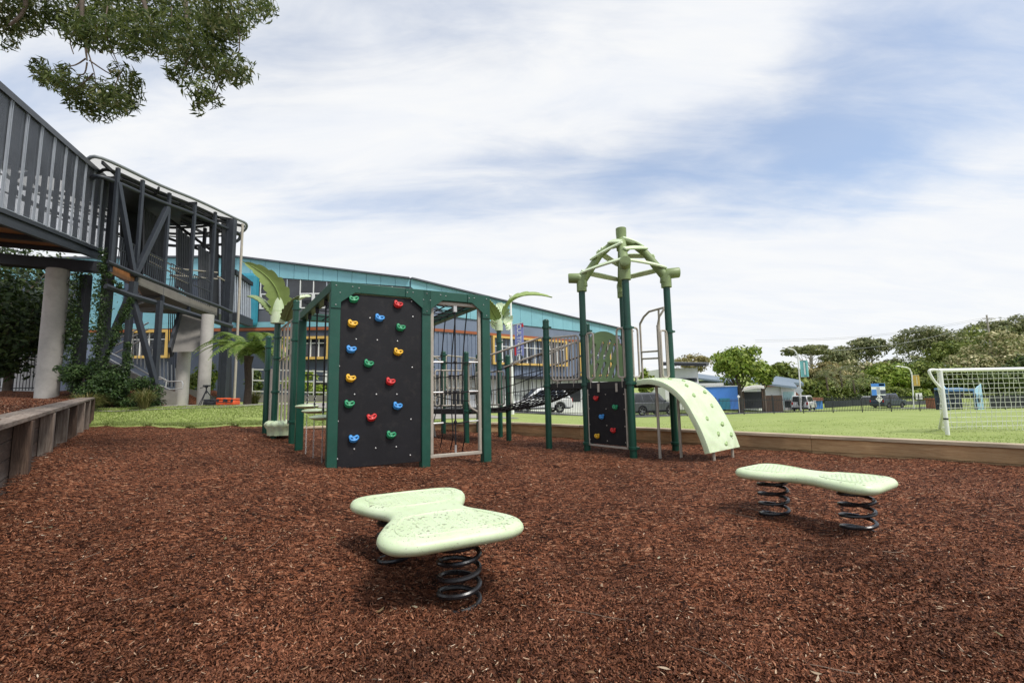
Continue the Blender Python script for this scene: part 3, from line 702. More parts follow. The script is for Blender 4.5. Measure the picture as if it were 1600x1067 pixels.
# ---------------------------------------------------------------- climbing holds
def hold_mesh(color):
    mb = MB()
    mb.ball((0, -.012, .018), (.058, .044, .034), 16, 10)
    mb.ball((-.035, .028, .016), (.026, .026, .024), 10, 7); mb.ball((.042, .022, .016), (.030, .024, .024), 10, 7)
    ring = crom([V(p) for p in ((-.048, .030, .03), (-.020, .020, .034), (.012, .022, .036), (.050, .030, .032), (.058, .006, .034), (.028, -.018, .044), (-.012, -.020, .046), (-.044, -.004, .04))], 3, True)
    mb.tube(ring, .0125, 8, closed=True)
    mb.k = 1
    mb.ball((-.020, .002, .040), (.016, .011, .010), 8, 5); mb.ball((.028, .005, .038), (.015, .010, .010), 8, 5)  # dark beads stand for the shade inside the hold's holes
    mb.k = 2; mb.ball((.004, -.014, .051), (.007, .007, .004), 8, 4)
    o = mb.build('climbing_hold', [M['h_' + color], M['dark'], M['steel']], smooth=60)
    me = o.data; bpy.data.objects.remove(o); return me
HOLD = {c: hold_mesh(c) for c in ('red', 'green', 'blue', 'yellow')}
def put_holds(lst, parent, p, ex, n, s=1.0):
    for i, (c, px, py) in enumerate(lst):
        q = onplane(px, py, p, n); o = bpy.data.objects.new('climbing_hold', HOLD[c]); col.objects.link(o); o.parent = parent
        a = random.uniform(-.25, .25); ez = n; X = (ex * math.cos(a) + V((0, 0, 1)) * math.sin(a)); Yx = ez.cross(X)
        mw = Matrix((X * s, Yx * s, ez * s)).transposed().to_4x4(); mw.translation = q
        o.matrix_local = INV[parent.name] @ mw; o['label'] = c + ' moulded climbing hold with two ears'

def ring_clamp(mb, p, z, r=.058):
    mb.lathe([(r, z - .026), (r + .016, z - .022), (r + .018, z), (r + .016, z + .022), (r, z + .026)], (p.x, p.y, 0), 14)
    mb.box((p.x + (r + .022), p.y - .01, z), (.035, .03, .03), .4)
def round_post(mb, p, zt, clamps=(), r=.058, cap=True):
    z0 = gzf(p.x, p.y) - .2
    prof = [(r, z0), (r, zt - .05)] + ([(r + .004, zt - .049), (r + .003, zt - .03), (r * .8, zt - .008), (r * .35, zt), (.002, zt + .001)] if cap else [(r, zt)])
    mb.lathe(prof, (p.x, p.y, 0), 16)
    for z in clamps: ring_clamp(mb, p, z, r)

# ---------------------------------------------------------------- climbing frame
def xy(p): return V((p.x, p.y, 0))
FL, FR = xy(at(517, 727, 5.83)), xy(at(759.5, 722, 6.87))
BL, BR = xy(at(466.5, 700, 8.0)), xy(at(664.5, 700, 9.2))
eu = (FR - FL).normalized(); en = V((eu.y, -eu.x, 0))     # en faces the camera
yaw_f = math.atan2(eu.y, eu.x); Mid = FL.lerp(FR, .565); ZT = 2.46; ev = (BL - FL).normalized(); ew = (BR - FR).normalized()
T = thing('climbing_gym', 'dark green box climbing frame with black hold wall and rope nets', 'climbing frame', FL.lerp(BR, .5))
for p in (FL, Mid, FR, BL, BR):
    mb = MB(); zb = gzf(p.x, p.y) - .25
    mb.obox((p.x, p.y, (zb + ZT - .131) / 2), eu * .062, en * .062, V((0, 0, (ZT - .131 - zb) / 2)))
    mb.build('post', M['green_beam'] if p in (FL, Mid, FR) else M['green'], T, bevel=.008)
for a, b, e in ((FL, FR, .063), (FL, BL, -.066), (FR, BR, -.066), (BL, BR, .0), (Mid, BL.lerp(BR, .565), -.066)):
    mb = MB(); d = (b - a).normalized(); z = V((0, 0, ZT - .065)); mb.beam(a - d * e + z, b + d * e + z, .122, .128); mb.build('beam', M['green_beam'], T, bevel=.008)
gm = MB(); bolts = MB()
up = V((0, 0, 1))
for p, sg in ((FL, 1), (Mid, -1), (Mid, 1), (FR, -1)):
    o = p + en * .0645 + V((0, 0, ZT - .004)); w_ = .058
    gm.cut(); gm.prism([(-w_ * sg, 0), (sg * .30, 0), (sg * .30, -.125), (sg * .235, -.125), (sg * .062, -.26), (sg * .062, -.34), (-w_ * sg, -.34)], o, eu, up, .010)
    for q in ((0, -.05), (sg * .2, -.05), (sg * .05, -.14), (0, -.30), (sg * .28, -.06)): bolts.cut().ball(o + eu * q[0] + up * q[1] + en * .011, .009, 6, 4)
gm.each('gusset_plate', M['green_beam'], T, bevel=.002)
# black climbing wall
pl = MB(); w0, w1 = .058, (Mid - FL).length - .058
pl.obox(FL + eu * (w0 + w1) / 2 + en * .025 + V((0, 0, (.12 + ZT - .14) / 2)), eu * (w1 - w0) / 2, en * .012, V((0, 0, (ZT - .14 - .12) / 2)))
panel = pl.build('climbing_panel', M['panel_black'], T, bevel=.004)
pp = FL + en * .0375
for c in [(524 + .0, 484), (531, 459), (640, 471), (642, 495), (527, 572), (641, 574), (525, 658), (639, 655), (524, 717), (638, 711), (553.5, 530), (586.5, 531.5), (618, 533), (551, 616), (585, 616), (617, 616), (550.5, 701.5), (584, 700), (616, 698), (575, 497)]:
    q = onplane(c[0] + 3, c[1], pp, en); bolts.cut().ball(q, (.011, .011, .011), 8, 5)
bolts.each('bolt', M['steel'], T)
put_holds([('green', 552, 468), ('red', 621, 476), ('blue', 592, 497), ('yellow', 550, 506), ('green', 625, 512), ('blue', 548, 546), ('yellow', 621, 550), ('green', 575, 568), ('yellow', 547, 591), ('red', 609, 596), ('green', 545, 631), ('blue', 620, 634), ('red', 580, 652), ('blue', 552, 685), ('green', 610, 679)], panel, pp, eu, en, .95)
# beige inner frame with rope ladder
fm = MB(); a0, a1 = Mid + eu * .095, FR - eu * .095
za, zb = .17, ZT - .16
rect = [a0 + up * za, a1 + up * za, a1 + up * zb, a0 + up * zb]
for i in range(4):
    d = (rect[(i + 1) % 4] - rect[i]).normalized() * (.024 if i % 2 == 0 else -.0245)
    fm.beam(rect[i] - d, rect[(i + 1) % 4] + d, .045, .048, en)
for sg in (0, 1):
    for z in (.5, 1.6): fm.beam((a0 if sg == 0 else a1) + up * z, (Mid + eu * .06 if sg == 0 else FR - eu * .06) + up * z, .03, .03)
fm.build('net_frame', M['beige'], T, bevel=.006)
net = MB(); ends = MB()
def rope(p, q, r=.010, sag=0.0, n=6):
    p, q = V(p), V(q); net.tube([p.lerp(q, i / n) - up * sag * math.sin(math.pi * i / n) for i in range(n + 1)], r, 6)
for py in (566, 613, 661):
    z = onplane(690, py, Mid, en).z; p, q = a0 + up * z, a1 + up * (z + .01); l = (q - p).normalized()
    rope(p + l * .16, q - l * .16, .0115, .015); ends.cut().cyl(p + l * .02, p + l * .17, .013, 8); ends.cut().cyl(q - l * .02, q - l * .17, .013, 8)
    net.ball(p.lerp(q, .48), .026, 8, 6)
rope(a0.lerp(a1, .48) + up * zb, a0.lerp(a1, .485) + up * (za + .12), .0115); ends.cut().cyl(a0.lerp(a1, .485) + up * (za + .02), a0.lerp(a1, .485) + up * (za + .13), .015, 8); ends.cut().box(a0.lerp(a1, .48) + up * (zb - .06), (.05, .04, .10), yaw_f)
nr = V((ew.y, -ew.x, 0))
prev = None
for tt in (.24, .42, .60, .80):
    p = FR.lerp(BR, tt); pts = []
    for i in range(9):
        s = i / 8; inw = -nr * (.06 * math.sin(s * math.pi) + .05 * s); pts.append(p + inw + up * lerp(ZT - .14, .32, s))
    net.tube(pts, .0105, 6)
    if prev:
        for i in (4, 6): rope(prev[i], pts[i], .009, .02)
    prev = pts
    rope(pts[-1], FR.lerp(BR, tt + .1) + up * .03, .009)
for tt in (.2, .5): rope(BR.lerp(BL, tt) + up * (ZT - .14), BR.lerp(BL, tt * .8) + up * .35, .0105); 
rope(BR + up * 1.05 - ev * .1, FR + up * .9 + ew * .6, .009, .04); rope(BL + up * 1.4, BR + up * 1.35, .010, .05); rope(BL + up * .8, BR + up * .75, .010, .05)
cM = BL.lerp(BR, .565)       # ceiling net over the right bay
for i in range(1, 6): rope(Mid.lerp(FR, i / 6) + up * (ZT - .10), cM.lerp(BR, i / 6) + up * (ZT - .10), .010, .03)
for i in range(1, 8): rope(Mid.lerp(cM, i / 8) + up * (ZT - .10), FR.lerp(BR, i / 8) + up * (ZT - .10), .010, .03)
for i in range(1, 5): rope(FL.lerp(BL, i / 5) + up * (ZT - .10), Mid.lerp(cM, i / 5) + up * (ZT - .10), .010, .03)
for i in range(1, 4): rope(FL.lerp(Mid, i / 4) + up * (ZT - .10), BL.lerp(cM, i / 4) + up * (ZT - .10), .010, .03)
net.build('rope_net', M['rope'], T)
nl = V((-ev.y, ev.x, 0))
for t0, zz_ in ((.22, .73), (.47, .80), (.72, .86)):
    c = FL.lerp(BL, t0)
    s = MB(); s.lathe([(.002, zz_ - .035), (.09, zz_ - .034), (.165, zz_ - .012), (.178, zz_ + .004), (.165, zz_ + .018), (.09, zz_ + .034), (.002, zz_ + .036)], (c.x, c.y, 0), 24)
    d = s.build('stepping_disc', M['lime'], T)
    h = MB(); h.tube([c + up * (zz_ + .04), c + up * (ZT - .14)], .0115, 6); h.box(c + up * (ZT - .17), (.04, .04, .08))
    h.build('hanger_rope', M['rope'], T)
    ch = MB(); k = 0; z = zz_ - .04
    while z > gzf(c.x, c.y) - .02:
        ax = V((1, 0, 0)) if k % 2 else V((0, 1, 0)); lp = [c + up * (z - .018) + ax * (.009 * math.cos(a)) + up * (.022 * math.sin(a)) for a in np.linspace(0, 6.28, 8, endpoint=False)]
        ch.tube(lp, .0032, 4, closed=True); z -= .034; k += 1
    for q in range(5):
        ax = V((1, 0, 0)) if q % 2 else V((0, 1, 0)); z2 = zz_ + .05 + q * .034; ch.tube([c + up * (z2 + .018) + ax * (.016 * math.cos(a)) + up * (.022 * math.sin(a)) for a in np.linspace(0, 6.28, 8, endpoint=False)], .0034, 4, closed=True)
    ch.build('chain', M['steel'], T)
ends.each('rope_end', M['steel'], T)

# ---------------------------------------------------------------- play tower
TF, TL, TR = xy(Gt(990, 715)), xy(Gt(918, 704)), xy(Gt(1056, 707))
TB = TL + TR - TF; TC = (TF + TB) / 2; DK = 1.17
T = thing('play_tower', 'four post play tower with log canopy roof, black hold panel and lime climber', 'play tower', TC)
def capz_(px, py, p): 
    d = ray(px, py); return 1 + d.z / d.y * p.y
ZC = 2.84
for p in (TF, TL, TR, TB):
    mb = MB(); round_post(mb, p, ZC + .02, (.12, DK - .04, 2.02), cap=False); mb.build('post', M['green'], T, smooth=40)
cps = {}
apex = TC + up * 3.62
for p in (TF, TL, TR, TB):
    out = (p - TC).normalized(); mb = MB()
    mb.lathe([(.066, ZC - .04), (.090, ZC - .035), (.090, ZC + .12), (.088, ZC + .16)], (p.x, p.y, 0), 18)
    e0 = p + up * (ZC + .19)
    mb.tube([p - out * .02 + up * (ZC + .05), p - out * .01 + up * (ZC + .17), p + out * .05 + up * (ZC + .21), p + out * .22 + up * (ZC + .22), p + out * .235 + up * (ZC + .22)], [.088, .092, .094, .090, .080], 18)
    l0 = p + up * (ZC + .12) + out * .02; l1 = TC + up * 3.68 + out * .06
    mb.tube([l0, l0.lerp(l1, .25) + up * .05, l0.lerp(l1, .5) + up * .12, l0.lerp(l1, .78) + up * .09, l1], [.088, .074, .066, .063, .068], 16)
    mb.build('canopy_log', M['lime_old'], T, smooth=50); cps[tuple(p)] = (l0, l1)
mb = MB(); mb.lathe([(.06, 3.50), (.092, 3.52), (.097, 3.62), (.088, 3.74), (.094, 3.84), (.094, 3.925), (.085, 3.932), (.083, 3.925), (.002, 3.922)], (TC.x, TC.y, 0), 18); mb.build('canopy_hub', M['lime_old'], T, smooth=40)
ringp = [TF, TR, TB, TL]
for i in range(4):
    a, b = cps[tuple(ringp[i])], cps[tuple(ringp[(i + 1) % 4])]
    mo = ((ringp[i] + ringp[(i + 1) % 4]) / 2 - TC).normalized()
    for ta, tb in ((.12, .14), (.38, .56), (.84, .64)):
        pa, pb = a[0].lerp(a[1], ta) + up * .10 * math.sin(ta * 3.14), b[0].lerp(b[1], tb) + up * .10 * math.sin(tb * 3.14); nrm = (mo * .8 + up).normalized()
        pa = pa + nrm * .085; pb = pb + nrm * .085; d = pb - pa; pts = [pa - d * .06 + d * 1.12 * (k / 8) + nrm * .03 * math.sin(k / 8 * math.pi) - up * .05 * math.sin(k / 8 * math.pi) * (1 if ta == tb else .3) for k in range(9)]
        q = MB()
        for k in range(8):
            w_ = .10 * (.75 + .25 * math.sin((k + .5) / 8 * math.pi)); q.beam(pts[k], pts[k + 1] + (pts[k + 1] - pts[k]) * .03, w_, .032, nrm)
        q.build('canopy_slat', M['lime'], T, smooth=60, bevel=.006)
# decks
PA = xy(Gt(858, 698)); PBh = PA + (TB - TL)
def deckpart(poly, z, name='deck'):
    mb = MB(); c = sum(poly, V((0, 0, 0))) / len(poly); mb.prism([((p - c) * .97 + c)[:2] for p in poly], (0, 0, z - .03), (1, 0, 0), (0, 1, 0), .03)
    for i in range(len(poly)):
        a, b = poly[i], poly[(i + 1) % len(poly)]; mb.beam(a.lerp(b, .06) + up * (z - .055), a.lerp(b, .94) + up * (z - .055), .035, .105)
    for i in range(1, 5): mb.beam(poly[0].lerp(poly[1], i / 5) + up * (z - .06), poly[3].lerp(poly[2], i / 5) + up * (z - .06), .04, .05)
    return mb.build(name, M['rubber'], T, bevel=.004)
deckpart([TF, TR, TB, TL], DK); deckpart([TL, TB, PBh, PA], DK)
for p in (PA, PBh):
    mb = MB(); round_post(mb, p, 2.38, (DK - .04, 2.02, 2.22)); mb.build('post', M['green'], T, smooth=40)
def loop_rail(mb, c, ax, w_, z0, z1, r=.017):
    P = []; rr = .05
    for (sx, zz_, a0) in ((w_ / 2 - rr, z1 - rr, 0), (-w_ / 2 + rr, z1 - rr, 90), (-w_ / 2 + rr, z0 + rr, 180), (w_ / 2 - rr, z0 + rr, 270)):
        for k in range(5):
            a = R(a0 + k * 22.5); P.append(c + ax * (sx + rr * math.cos(a)) + up * (zz_ + rr * math.sin(a)))
    mb.tube(P, r, 8, closed=True)
eL, eR = (TL - TF).normalized(), (TR - TF).normalized(); nL = V((eL.y, -eL.x, 0)); nL = nL if nL.y < 0 else -nL; nR = -eL
rl = MB()
for p, e in ((TF, eL), (TL, -eL), (TF, eR), (TR, -eR)):
    rl.cut(); c = p + e * .15; loop_rail(rl, c, e, .17, DK + .06, 2.03); rl.cyl(c + up * (DK - .10), c + up * (DK + .07), .020, 8)
    rl.tube([p + e * .10 + up * (DK + .08), p + e * .10 + up * 2.0], .017, 8)
    rl.tube([p + e * .05 + up * 2.01, p + e * .10 + up * 2.01], .017, 8)
rl.each('hand_loop', M['beige'], T, smooth=60)
br = MB()      # barrier between the deck posts
def barrier(mb, a, b, z0, z1, n, r=.0145):
    d = (b - a); u = d.normalized(); a2, b2 = a + u * .11, b - u * .11
    loop_rail(mb, (a2 + b2) / 2, u, (b2 - a2).length, z0, z1, .018)
    for i in range(1, n): q = a2.lerp(b2, i / n); mb.tube([q + up * z0, q + up * z1], r, 6)
    for z in (z0 + .12, z1 - .12):
        mb.tube([a + u * .05 + up * z, a2 + up * z], .014, 6); mb.tube([b - u * .05 + up * z, b2 + up * z], .014, 6)
    for t in (.2, .8): mb.cyl(a2.lerp(b2, t) + up * (z0 - .13), a2.lerp(b2, t) + up * (z0 + .01), .019, 8)
br.cut(); barrier(br, PA, TL, DK + .06, 2.02, 8)
br.tube([PA + up * 1.72 + (TL - PA) * .06, PA + (TL - PA) * .92 + up * 1.93], .015, 6)
br.cut(); barrier(br, PBh, TB, DK + .06, 2.02, 8)
br.each('barrier', M['beige'], T, smooth=60)
hk = MB(); hp = TR.lerp(TB, .30); hb = hp + (TR - TF).normalized() * .05
P_ = [at(1000, 506, TB.y + .1), at(1006, 495, TB.y), at(1014, 487, TB.y - .15), at(1028, 483, TB.y - .3), at(1038, 480.5, TB.y - .5), at(1037, 484, TB.y - .55), at(1030, 495, TB.y - .5), at(1028, 508, TB.y - .45)]
hk.tube(P_, .021, 8)
ft = xy(P_[-1]); hk.tube([P_[4] - up * .02 - (P_[4] - P_[3]) * .9, xy(P_[-1]) + up * (DK - .1)], .02, 8); hk.tube([P_[-1], ft + up * DK], .030, 10)
hk.tube([P_[0], xy(P_[0]) + up * DK], .02, 8)
for z in (1.75, 1.62): hk.tube([xy(P_[0]) + up * z, ft + up * (z - .03)], .017, 8)
hk.build('arched_handrail', M['beige'], T, smooth=60)
# olive slotted panel on the left-back side
def hole_panel(name, outer, holes, th, o, ux, uy, m, parent):
    cu = bpy.data.curves.new(name, 'CURVE'); cu.dimensions = '2D'; cu.fill_mode = 'BOTH'; cu.extrude = th / 2; cu.bevel_depth = .003; cu.bevel_resolution = 1
    for poly in [outer] + holes:
        sp = cu.splines.new('POLY'); sp.points.add(len(poly) - 1); sp.use_cyclic_u = True
        for q, pt in zip(sp.points, poly): q.co = (pt[0], pt[1], 0, 1)
    ob = bpy.data.objects.new(name, cu); col.objects.link(ob); dg = bpy.context.evaluated_depsgraph_get()
    me = bpy.data.meshes.new_from_object(ob.evaluated_get(dg)); bpy.data.objects.remove(ob); bpy.data.curves.remove(cu)
    uz = ux.cross(uy); mw = Matrix((ux, uy, uz)).transposed().to_4x4(); mw.translation = o
    me.transform(INV[parent.name] @ mw); me.materials.clear(); me.materials.append(m)
    x = bpy.data.objects.new(name, me); col.objects.link(x); x.parent = parent; return x
eB = (TB - TL).normalized(); WP = (TB - TL).length - .16
outer = [(0, 0), (WP, 0), (WP, .66)] + [(WP / 2 + (WP / 2 - .06) * math.cos(a), .70 + .22 * math.sin(a)) for a in np.linspace(0, math.pi, 20)] + [(0, .66)]
holes = []
dvec = V((.47, .88)); dn = V((.88, -.47))
for (x0, y0, l) in ((.12, .09, .24), (.29, .09, .27), (.46, .09, .27), (.63, .09, .22), (.075, .33, .14), (.24, .41, .33), (.41, .43, .36), (.58, .43, .28), (.10, .52, .15)):
    a = V((x0, y0)); b = a + dvec * l; h = []
    if b.x > WP - .05: continue
    for c, s0 in ((b, 0), (a, math.pi)):
        base = math.atan2(dvec.y, dvec.x) - math.pi / 2 + s0
        h += [(c.x + .038 * math.cos(base + math.pi * k / 6), c.y + .038 * math.sin(base + math.pi * k / 6)) for k in range(7)]
    holes.append(h)
hole_panel('slotted_panel', outer, holes, .02, TL + eB * .08 + up * (DK + .02), eB, up, M['olive'], T)
# small black climbing panel
cpm = MB(); wl = (TL - TF).length; c0 = TF.lerp(TL, .5) + nL * .02
cpm.obox(c0 + up * ((.14 + DK - .105) / 2), eL * (wl / 2 - .10), nL * .010, up * ((DK - .105 - .14) / 2))
sp_ = cpm.build('climbing_panel', M['panel_black'], T, bevel=.003)
put_holds([('red', 932, 622), ('green', 962, 636), ('blue', 941, 651), ('red', 959, 672), ('yellow', 934, 681)], sp_, c0 + nL * .011, (-eL), nL, .80)
fr = MB()
for s in (-1, 1): fr.beam(c0 + eL * s * (wl / 2 - .085) + up * .10, c0 + eL * s * (wl / 2 - .085) + up * (DK - .12), .022, .022, nL)
fr.beam(c0 - eL * (wl / 2 - .07) + up * .11, c0 + eL * (wl / 2 - .07) + up * .11, .022, .028)
for s in (-.5, .3): fr.cyl(c0 + nL * .02 + eL * s * wl * .5 + up * (DK - .17), c0 + nL * .02 + eL * s * wl * .5 + up * (DK - .03), .02, 8)
for s in (-1, 0, 1):
    for z in (.2, .45, .72, .96): fr.ball(c0 + nL * .014 + eL * s * (wl / 2 - .10) * .97 + up * z, .010, 6, 4)
fr.build('panel_frame', M['beige'], T, smooth=40)
# lime arched climber
out = V((eR.y, -eR.x, 0)); out = out if out.y < 0 else -out
out = (out * .95 + eR * .12).normalized()
S0 = TF.lerp(TR, .53) + out * .02
prof = crom([V((d, z, 0)) for d, z in ((-.02, DK + .02), (.22, DK + .035), (.50, DK - .045), (.76, DK - .25), (.96, .58), (1.07, .32), (1.125, .14))], 6, False)
W2 = .49; NU = 26; rows = []
side = V((-out.y, out.x, 0)); side = side if side.dot(eR) > 0 else -side
ridge = lambda u, k: .020 * noise.noise(V((u * 4.2, k * .21, 3.1))) * sst(6, 16, k) + .007 * noise.noise(V((u * 9, k * .5, 7)))
mb = MB(); vs = []; fs = []
for k, p in enumerate(prof):
    t = (prof[min(k + 1, len(prof) - 1)] - prof[max(k - 1, 0)]).normalized(); nn = out * (-t.y) + up * t.x
    if nn.z < 0 and k < 6: nn = -nn
    nn = out * abs(t.y) + up * abs(t.x)
    ctr = S0 + out * p.x + up * p.y
    for j in range(NU + 1):
        u = (j / NU - .5) * 2; edge = abs(u) ** 10; vs.append(ctr + side * (u * W2) + nn * (ridge(u, k) * (1 - edge) - .02 * edge))
    vs.append(ctr + side * W2 * 1.012 - nn * .055); vs.append(ctr + side * W2 * .99 - nn * .10); vs.append(ctr + side * W2 * .90 - nn * .095); vs.append(ctr + side * W2 * .86 - nn * .045)
    vs.append(ctr - side * W2 * .86 - nn * .045); vs.append(ctr - side * W2 * .90 - nn * .095); vs.append(ctr - side * W2 * .99 - nn * .10); vs.append(ctr - side * W2 * 1.012 - nn * .055)
n = NU + 9
for k in range(len(prof) - 1):
    for j in range(n): fs.append((k * n + j, k * n + (j + 1) % n, (k + 1) * n + (j + 1) % n, (k + 1) * n + j))
fs.append(tuple(range(n))); fs.append(tuple(range((len(prof) - 1) * n, len(prof) * n)))
mb.add(vs, fs); climber = mb.build('arched_climber', M['lime'], T, smooth=50)
lf = MB()
for (k, u) in ((9, -.25), (11, .25), (14, -.1), (17, .55), (18, -.35), (21, .3), (24, -.45), (26, .35), (29, -.2), (30, .6), (33, .05)):
    if k >= len(prof): continue
    lf.cut(); p = prof[k]; t = (prof[min(k + 1, len(prof) - 1)] - prof[k - 1]).normalized(); nn = out * abs(t.y) + up * abs(t.x); tt = out * t.x + up * t.y
    Mx = Matrix((side, tt, nn)).transposed(); lf.ball(S0 + out * p.x + up * p.y + side * u * W2 + nn * .004, (.040, .028, .018), 10, 6, Mx); lf.ball(S0 + out * p.x + up * p.y + side * (u * W2 + .02) + nn * .008 - tt * .022, (.022, .024, .015), 8, 5, Mx)
M['lime_mid'] = mat('moss_lime_plastic', (0.36, 0.50, 0.22), 0.5, var=.12, vs=10)
lf.each('foothold', M['lime_mid'], climber, smooth=60)
lg = MB()
pe = S0 + out * 1.07
for s, px, py in ((-1, 1112, 730), (1, 1147, 722)):
    q = pe + side * s * W2 * .62; lg.cut().tube([q + up * .28, q + up * (gzf(q.x, q.y) - .1)], .021, 8)
for s, d in ((-.55, .20), (-.05, .42)):
    q = S0 + out * d + side * s * W2; lg.cut().tube([q + up * (DK - .08), q + up * (gzf(q.x, q.y) - .1)], .023, 8)
lg.each('support_leg', M['beige'], T, smooth=40)

# ---------------------------------------------------------------- net bridge and low platform
dirb = (PA - TL).normalized(); BC = PA + dirb * 1.95; BD = PBh + dirb * 1.95
LZ = .70
T = thing('rope_bridge', 'black rope net bridge with beige handrails sloping down from the play tower', 'rope bridge', PA.lerp(BD, .5))
nb2 = MB(); A0, B0, C0, D0 = PA.lerp(PBh, .08) + up * (DK - .05), PBh.lerp(PA, .08) + up * (DK - .05), BC.lerp(BD, .08) + up * (LZ - .02), BD.lerp(BC, .08) + up * (LZ - .02)
def bf(s, t): return A0.lerp(B0, t).lerp(C0.lerp(D0, t), s) - up * .17 * math.sin(math.pi * s) * (.8 + .25 * math.sin(math.pi * t))
for i in range(10): nb2.tube([bf(k / 12, i / 9) for k in range(13)], .013 if i in (0, 9) else .011, 6)
for k in range(17): nb2.tube([bf(k / 16, i / 6) for i in range(7)], .011, 6)
def rail(a, b, s): return a.lerp(b, s)
for a, b, t in ((PA, BC, 0), (PBh, BD, 1)):
    for f in (.34, .68):
        nb2.tube([bf(k / 10, t).lerp(rail(a + up * 2.05, b + up * 1.66, k / 10), f) for k in range(11)], .009, 5)
    for k in range(1, 10, 1): nb2.tube([bf(k / 10, t), rail(a + up * 2.05, b + up * 1.66, k / 10)], .008, 5)
nb2.build('rope_net', M['rope'], T, smooth=60)
hr = MB()
for a, b in ((PA, BC), (PBh, BD)):
    hr.cut(); u = (b - a).normalized()
    hr.tube([a + u * .06 + up * 1.22, a + u * .08 + up * 2.0, a + u * .12 + up * 2.045, b - u * .12 + up * 1.67, b - u * .07 + up * 1.60, b - u * .07 + up * (LZ + .12), b - u * .12 + up * (LZ + .03), b - u * .22 + up * (LZ - .02), b - u * .3 + up * (LZ - .05)], .021, 8)
    hr.tube([a + u * .1 + up * 1.75, a.lerp(b, .5) + up * 1.52], .015, 6)
hr.each('handrail', M['beige'], T, smooth=60)
E1, E2 = BC + dirb * 1.02, BD + dirb * 1.02
T = thing('low_platform', 'low black deck on green posts behind the climbing frame, with beige barriers', 'play platform', BC.lerp(E2, .5))
def lowpost(p, zt, cl):
    mb = MB(); round_post(mb, p, zt, cl); mb.build('post', M['green'], T, smooth=40)
lowpost(BC, 1.9, (LZ - .04, 1.65)); lowpost(BD, 1.86, (LZ - .04, 1.65)); lowpost(E1, 2.0, (LZ - .04, 1.62, 1.8))
deckpart([BC, BD, E2, E1], LZ)
E3, E4 = xy(Gt(693, 677)), xy(at(748, 676, 12.0))
lowpost(E3, 2.05, (1.05, 1.75, 1.95)); lowpost(E4, 2.03, (1.05, 1.75))
E5 = E3 + (E4 - E1); lowpost(E5, 2.0, (1.05,))
deckpart([E1, E4, E5, E3], 1.10)
b2 = MB(); b2.cut(); barrier(b2, E1, E2, LZ + .06, 1.55, 8); b2.cut(); barrier(b2, BD, E2, LZ + .06, 1.5, 8); b2.cut(); barrier(b2, E3, E5, 1.16, 1.95, 8); b2.cut(); barrier(b2, E4, E5, 1.16, 1.9, 7)
b2.cut().tube([E1 + up * 1.88, E1.lerp(E3, .5) + up * 1.84, E3 + up * 1.75], .018, 8); b2.tube([E3 + up * 1.9, E3 - dirb * .0 + V((-.5, .0, 1.95)), E3 + V((-.9, .1, 2.4)), E3 + V((-1.5, .3, 2.7))], .02, 8)
b2.cut().tube([E3 + V((-.05, -.05, 1.15)), E3 + V((-.25, -.3, .7)), E3 + V((-.1, -.55, .05))], .02, 8)
b2.each('barrier', M['beige'], T, smooth=60)
ld = MB()
q0, q1 = E1 + (E3 - E1) * .25, E1 + (E3 - E1) * .75; dd = V((dirb.y, -dirb.x, 0)); dd = dd if dd.y < 0 else -dd
for q in (q0, q1): ld.tube([q + up * 1.1, q + dd * .15 + up * .6, q + dd * .35 + up * .05], .012, 6)
for z in (.3, .6, .85): ld.tube([q0 + dd * .35 * (1 - z) + up * z, q1 + dd * .35 * (1 - z) + up * z], .011, 6)
ld.build('rope_ladder', M['rope'], T, smooth=60)

# ---------------------------------------------------------------- palm topped posts
def palm_leaf(mb, P, side_fn, W, lobes=7, fold=.18, th=.018):
    C = bez(P[0], P[1], P[2], 42); n = len(C); vs = []; fs = []
    for i, c in enumerate(C):
        s = i / (n - 1); t = (C[min(i + 1, n - 1)] - C[max(i - 1, 0)]).normalized(); sd = side_fn(t, s); sd = (sd - t * sd.dot(t)).normalized(); nn = t.cross(sd)
        saw = (s * lobes) % 1.0; w_ = W * (math.sin(math.pi * min(1, (.10 + .9 * s) ** .75)) ** .8 + .02) * (.74 + .30 * abs(math.sin(math.pi * (saw * .5 + .08))) ) if s < .97 else W * .04
        for q in (0, 1):
            off = nn * (-th * q)
            vs += [c + sd * w_ + nn * fold * w_ + off, c + sd * w_ * .5 + nn * fold * .35 * w_ + off, c + nn * -.010 + off, c - sd * w_ * .5 + nn * fold * .35 * w_ + off, c - sd * w_ + nn * fold * w_ + off]
    for i in range(n - 1):
        a, b = i * 10, (i + 1) * 10
        for k in range(4):
            fs.append((a + k, a + k + 1, b + k + 1, b + k)); fs.append((a + 5 + k + 1, a + 5 + k, b + 5 + k, b + 5 + k + 1))
        fs.append((a, b, b + 5, a + 5)); fs.append((a + 4, a + 9, b + 9, b + 4))
    mb.add(vs, fs)
    mb.tube([c + side_fn(V((0, 0, 1)), 0) * 0 for c in C[:-4]], [.016 * (1 - i / n) + .004 for i in range(n - 4)], 6)
view = lambda p: (p - CAM).normalized()
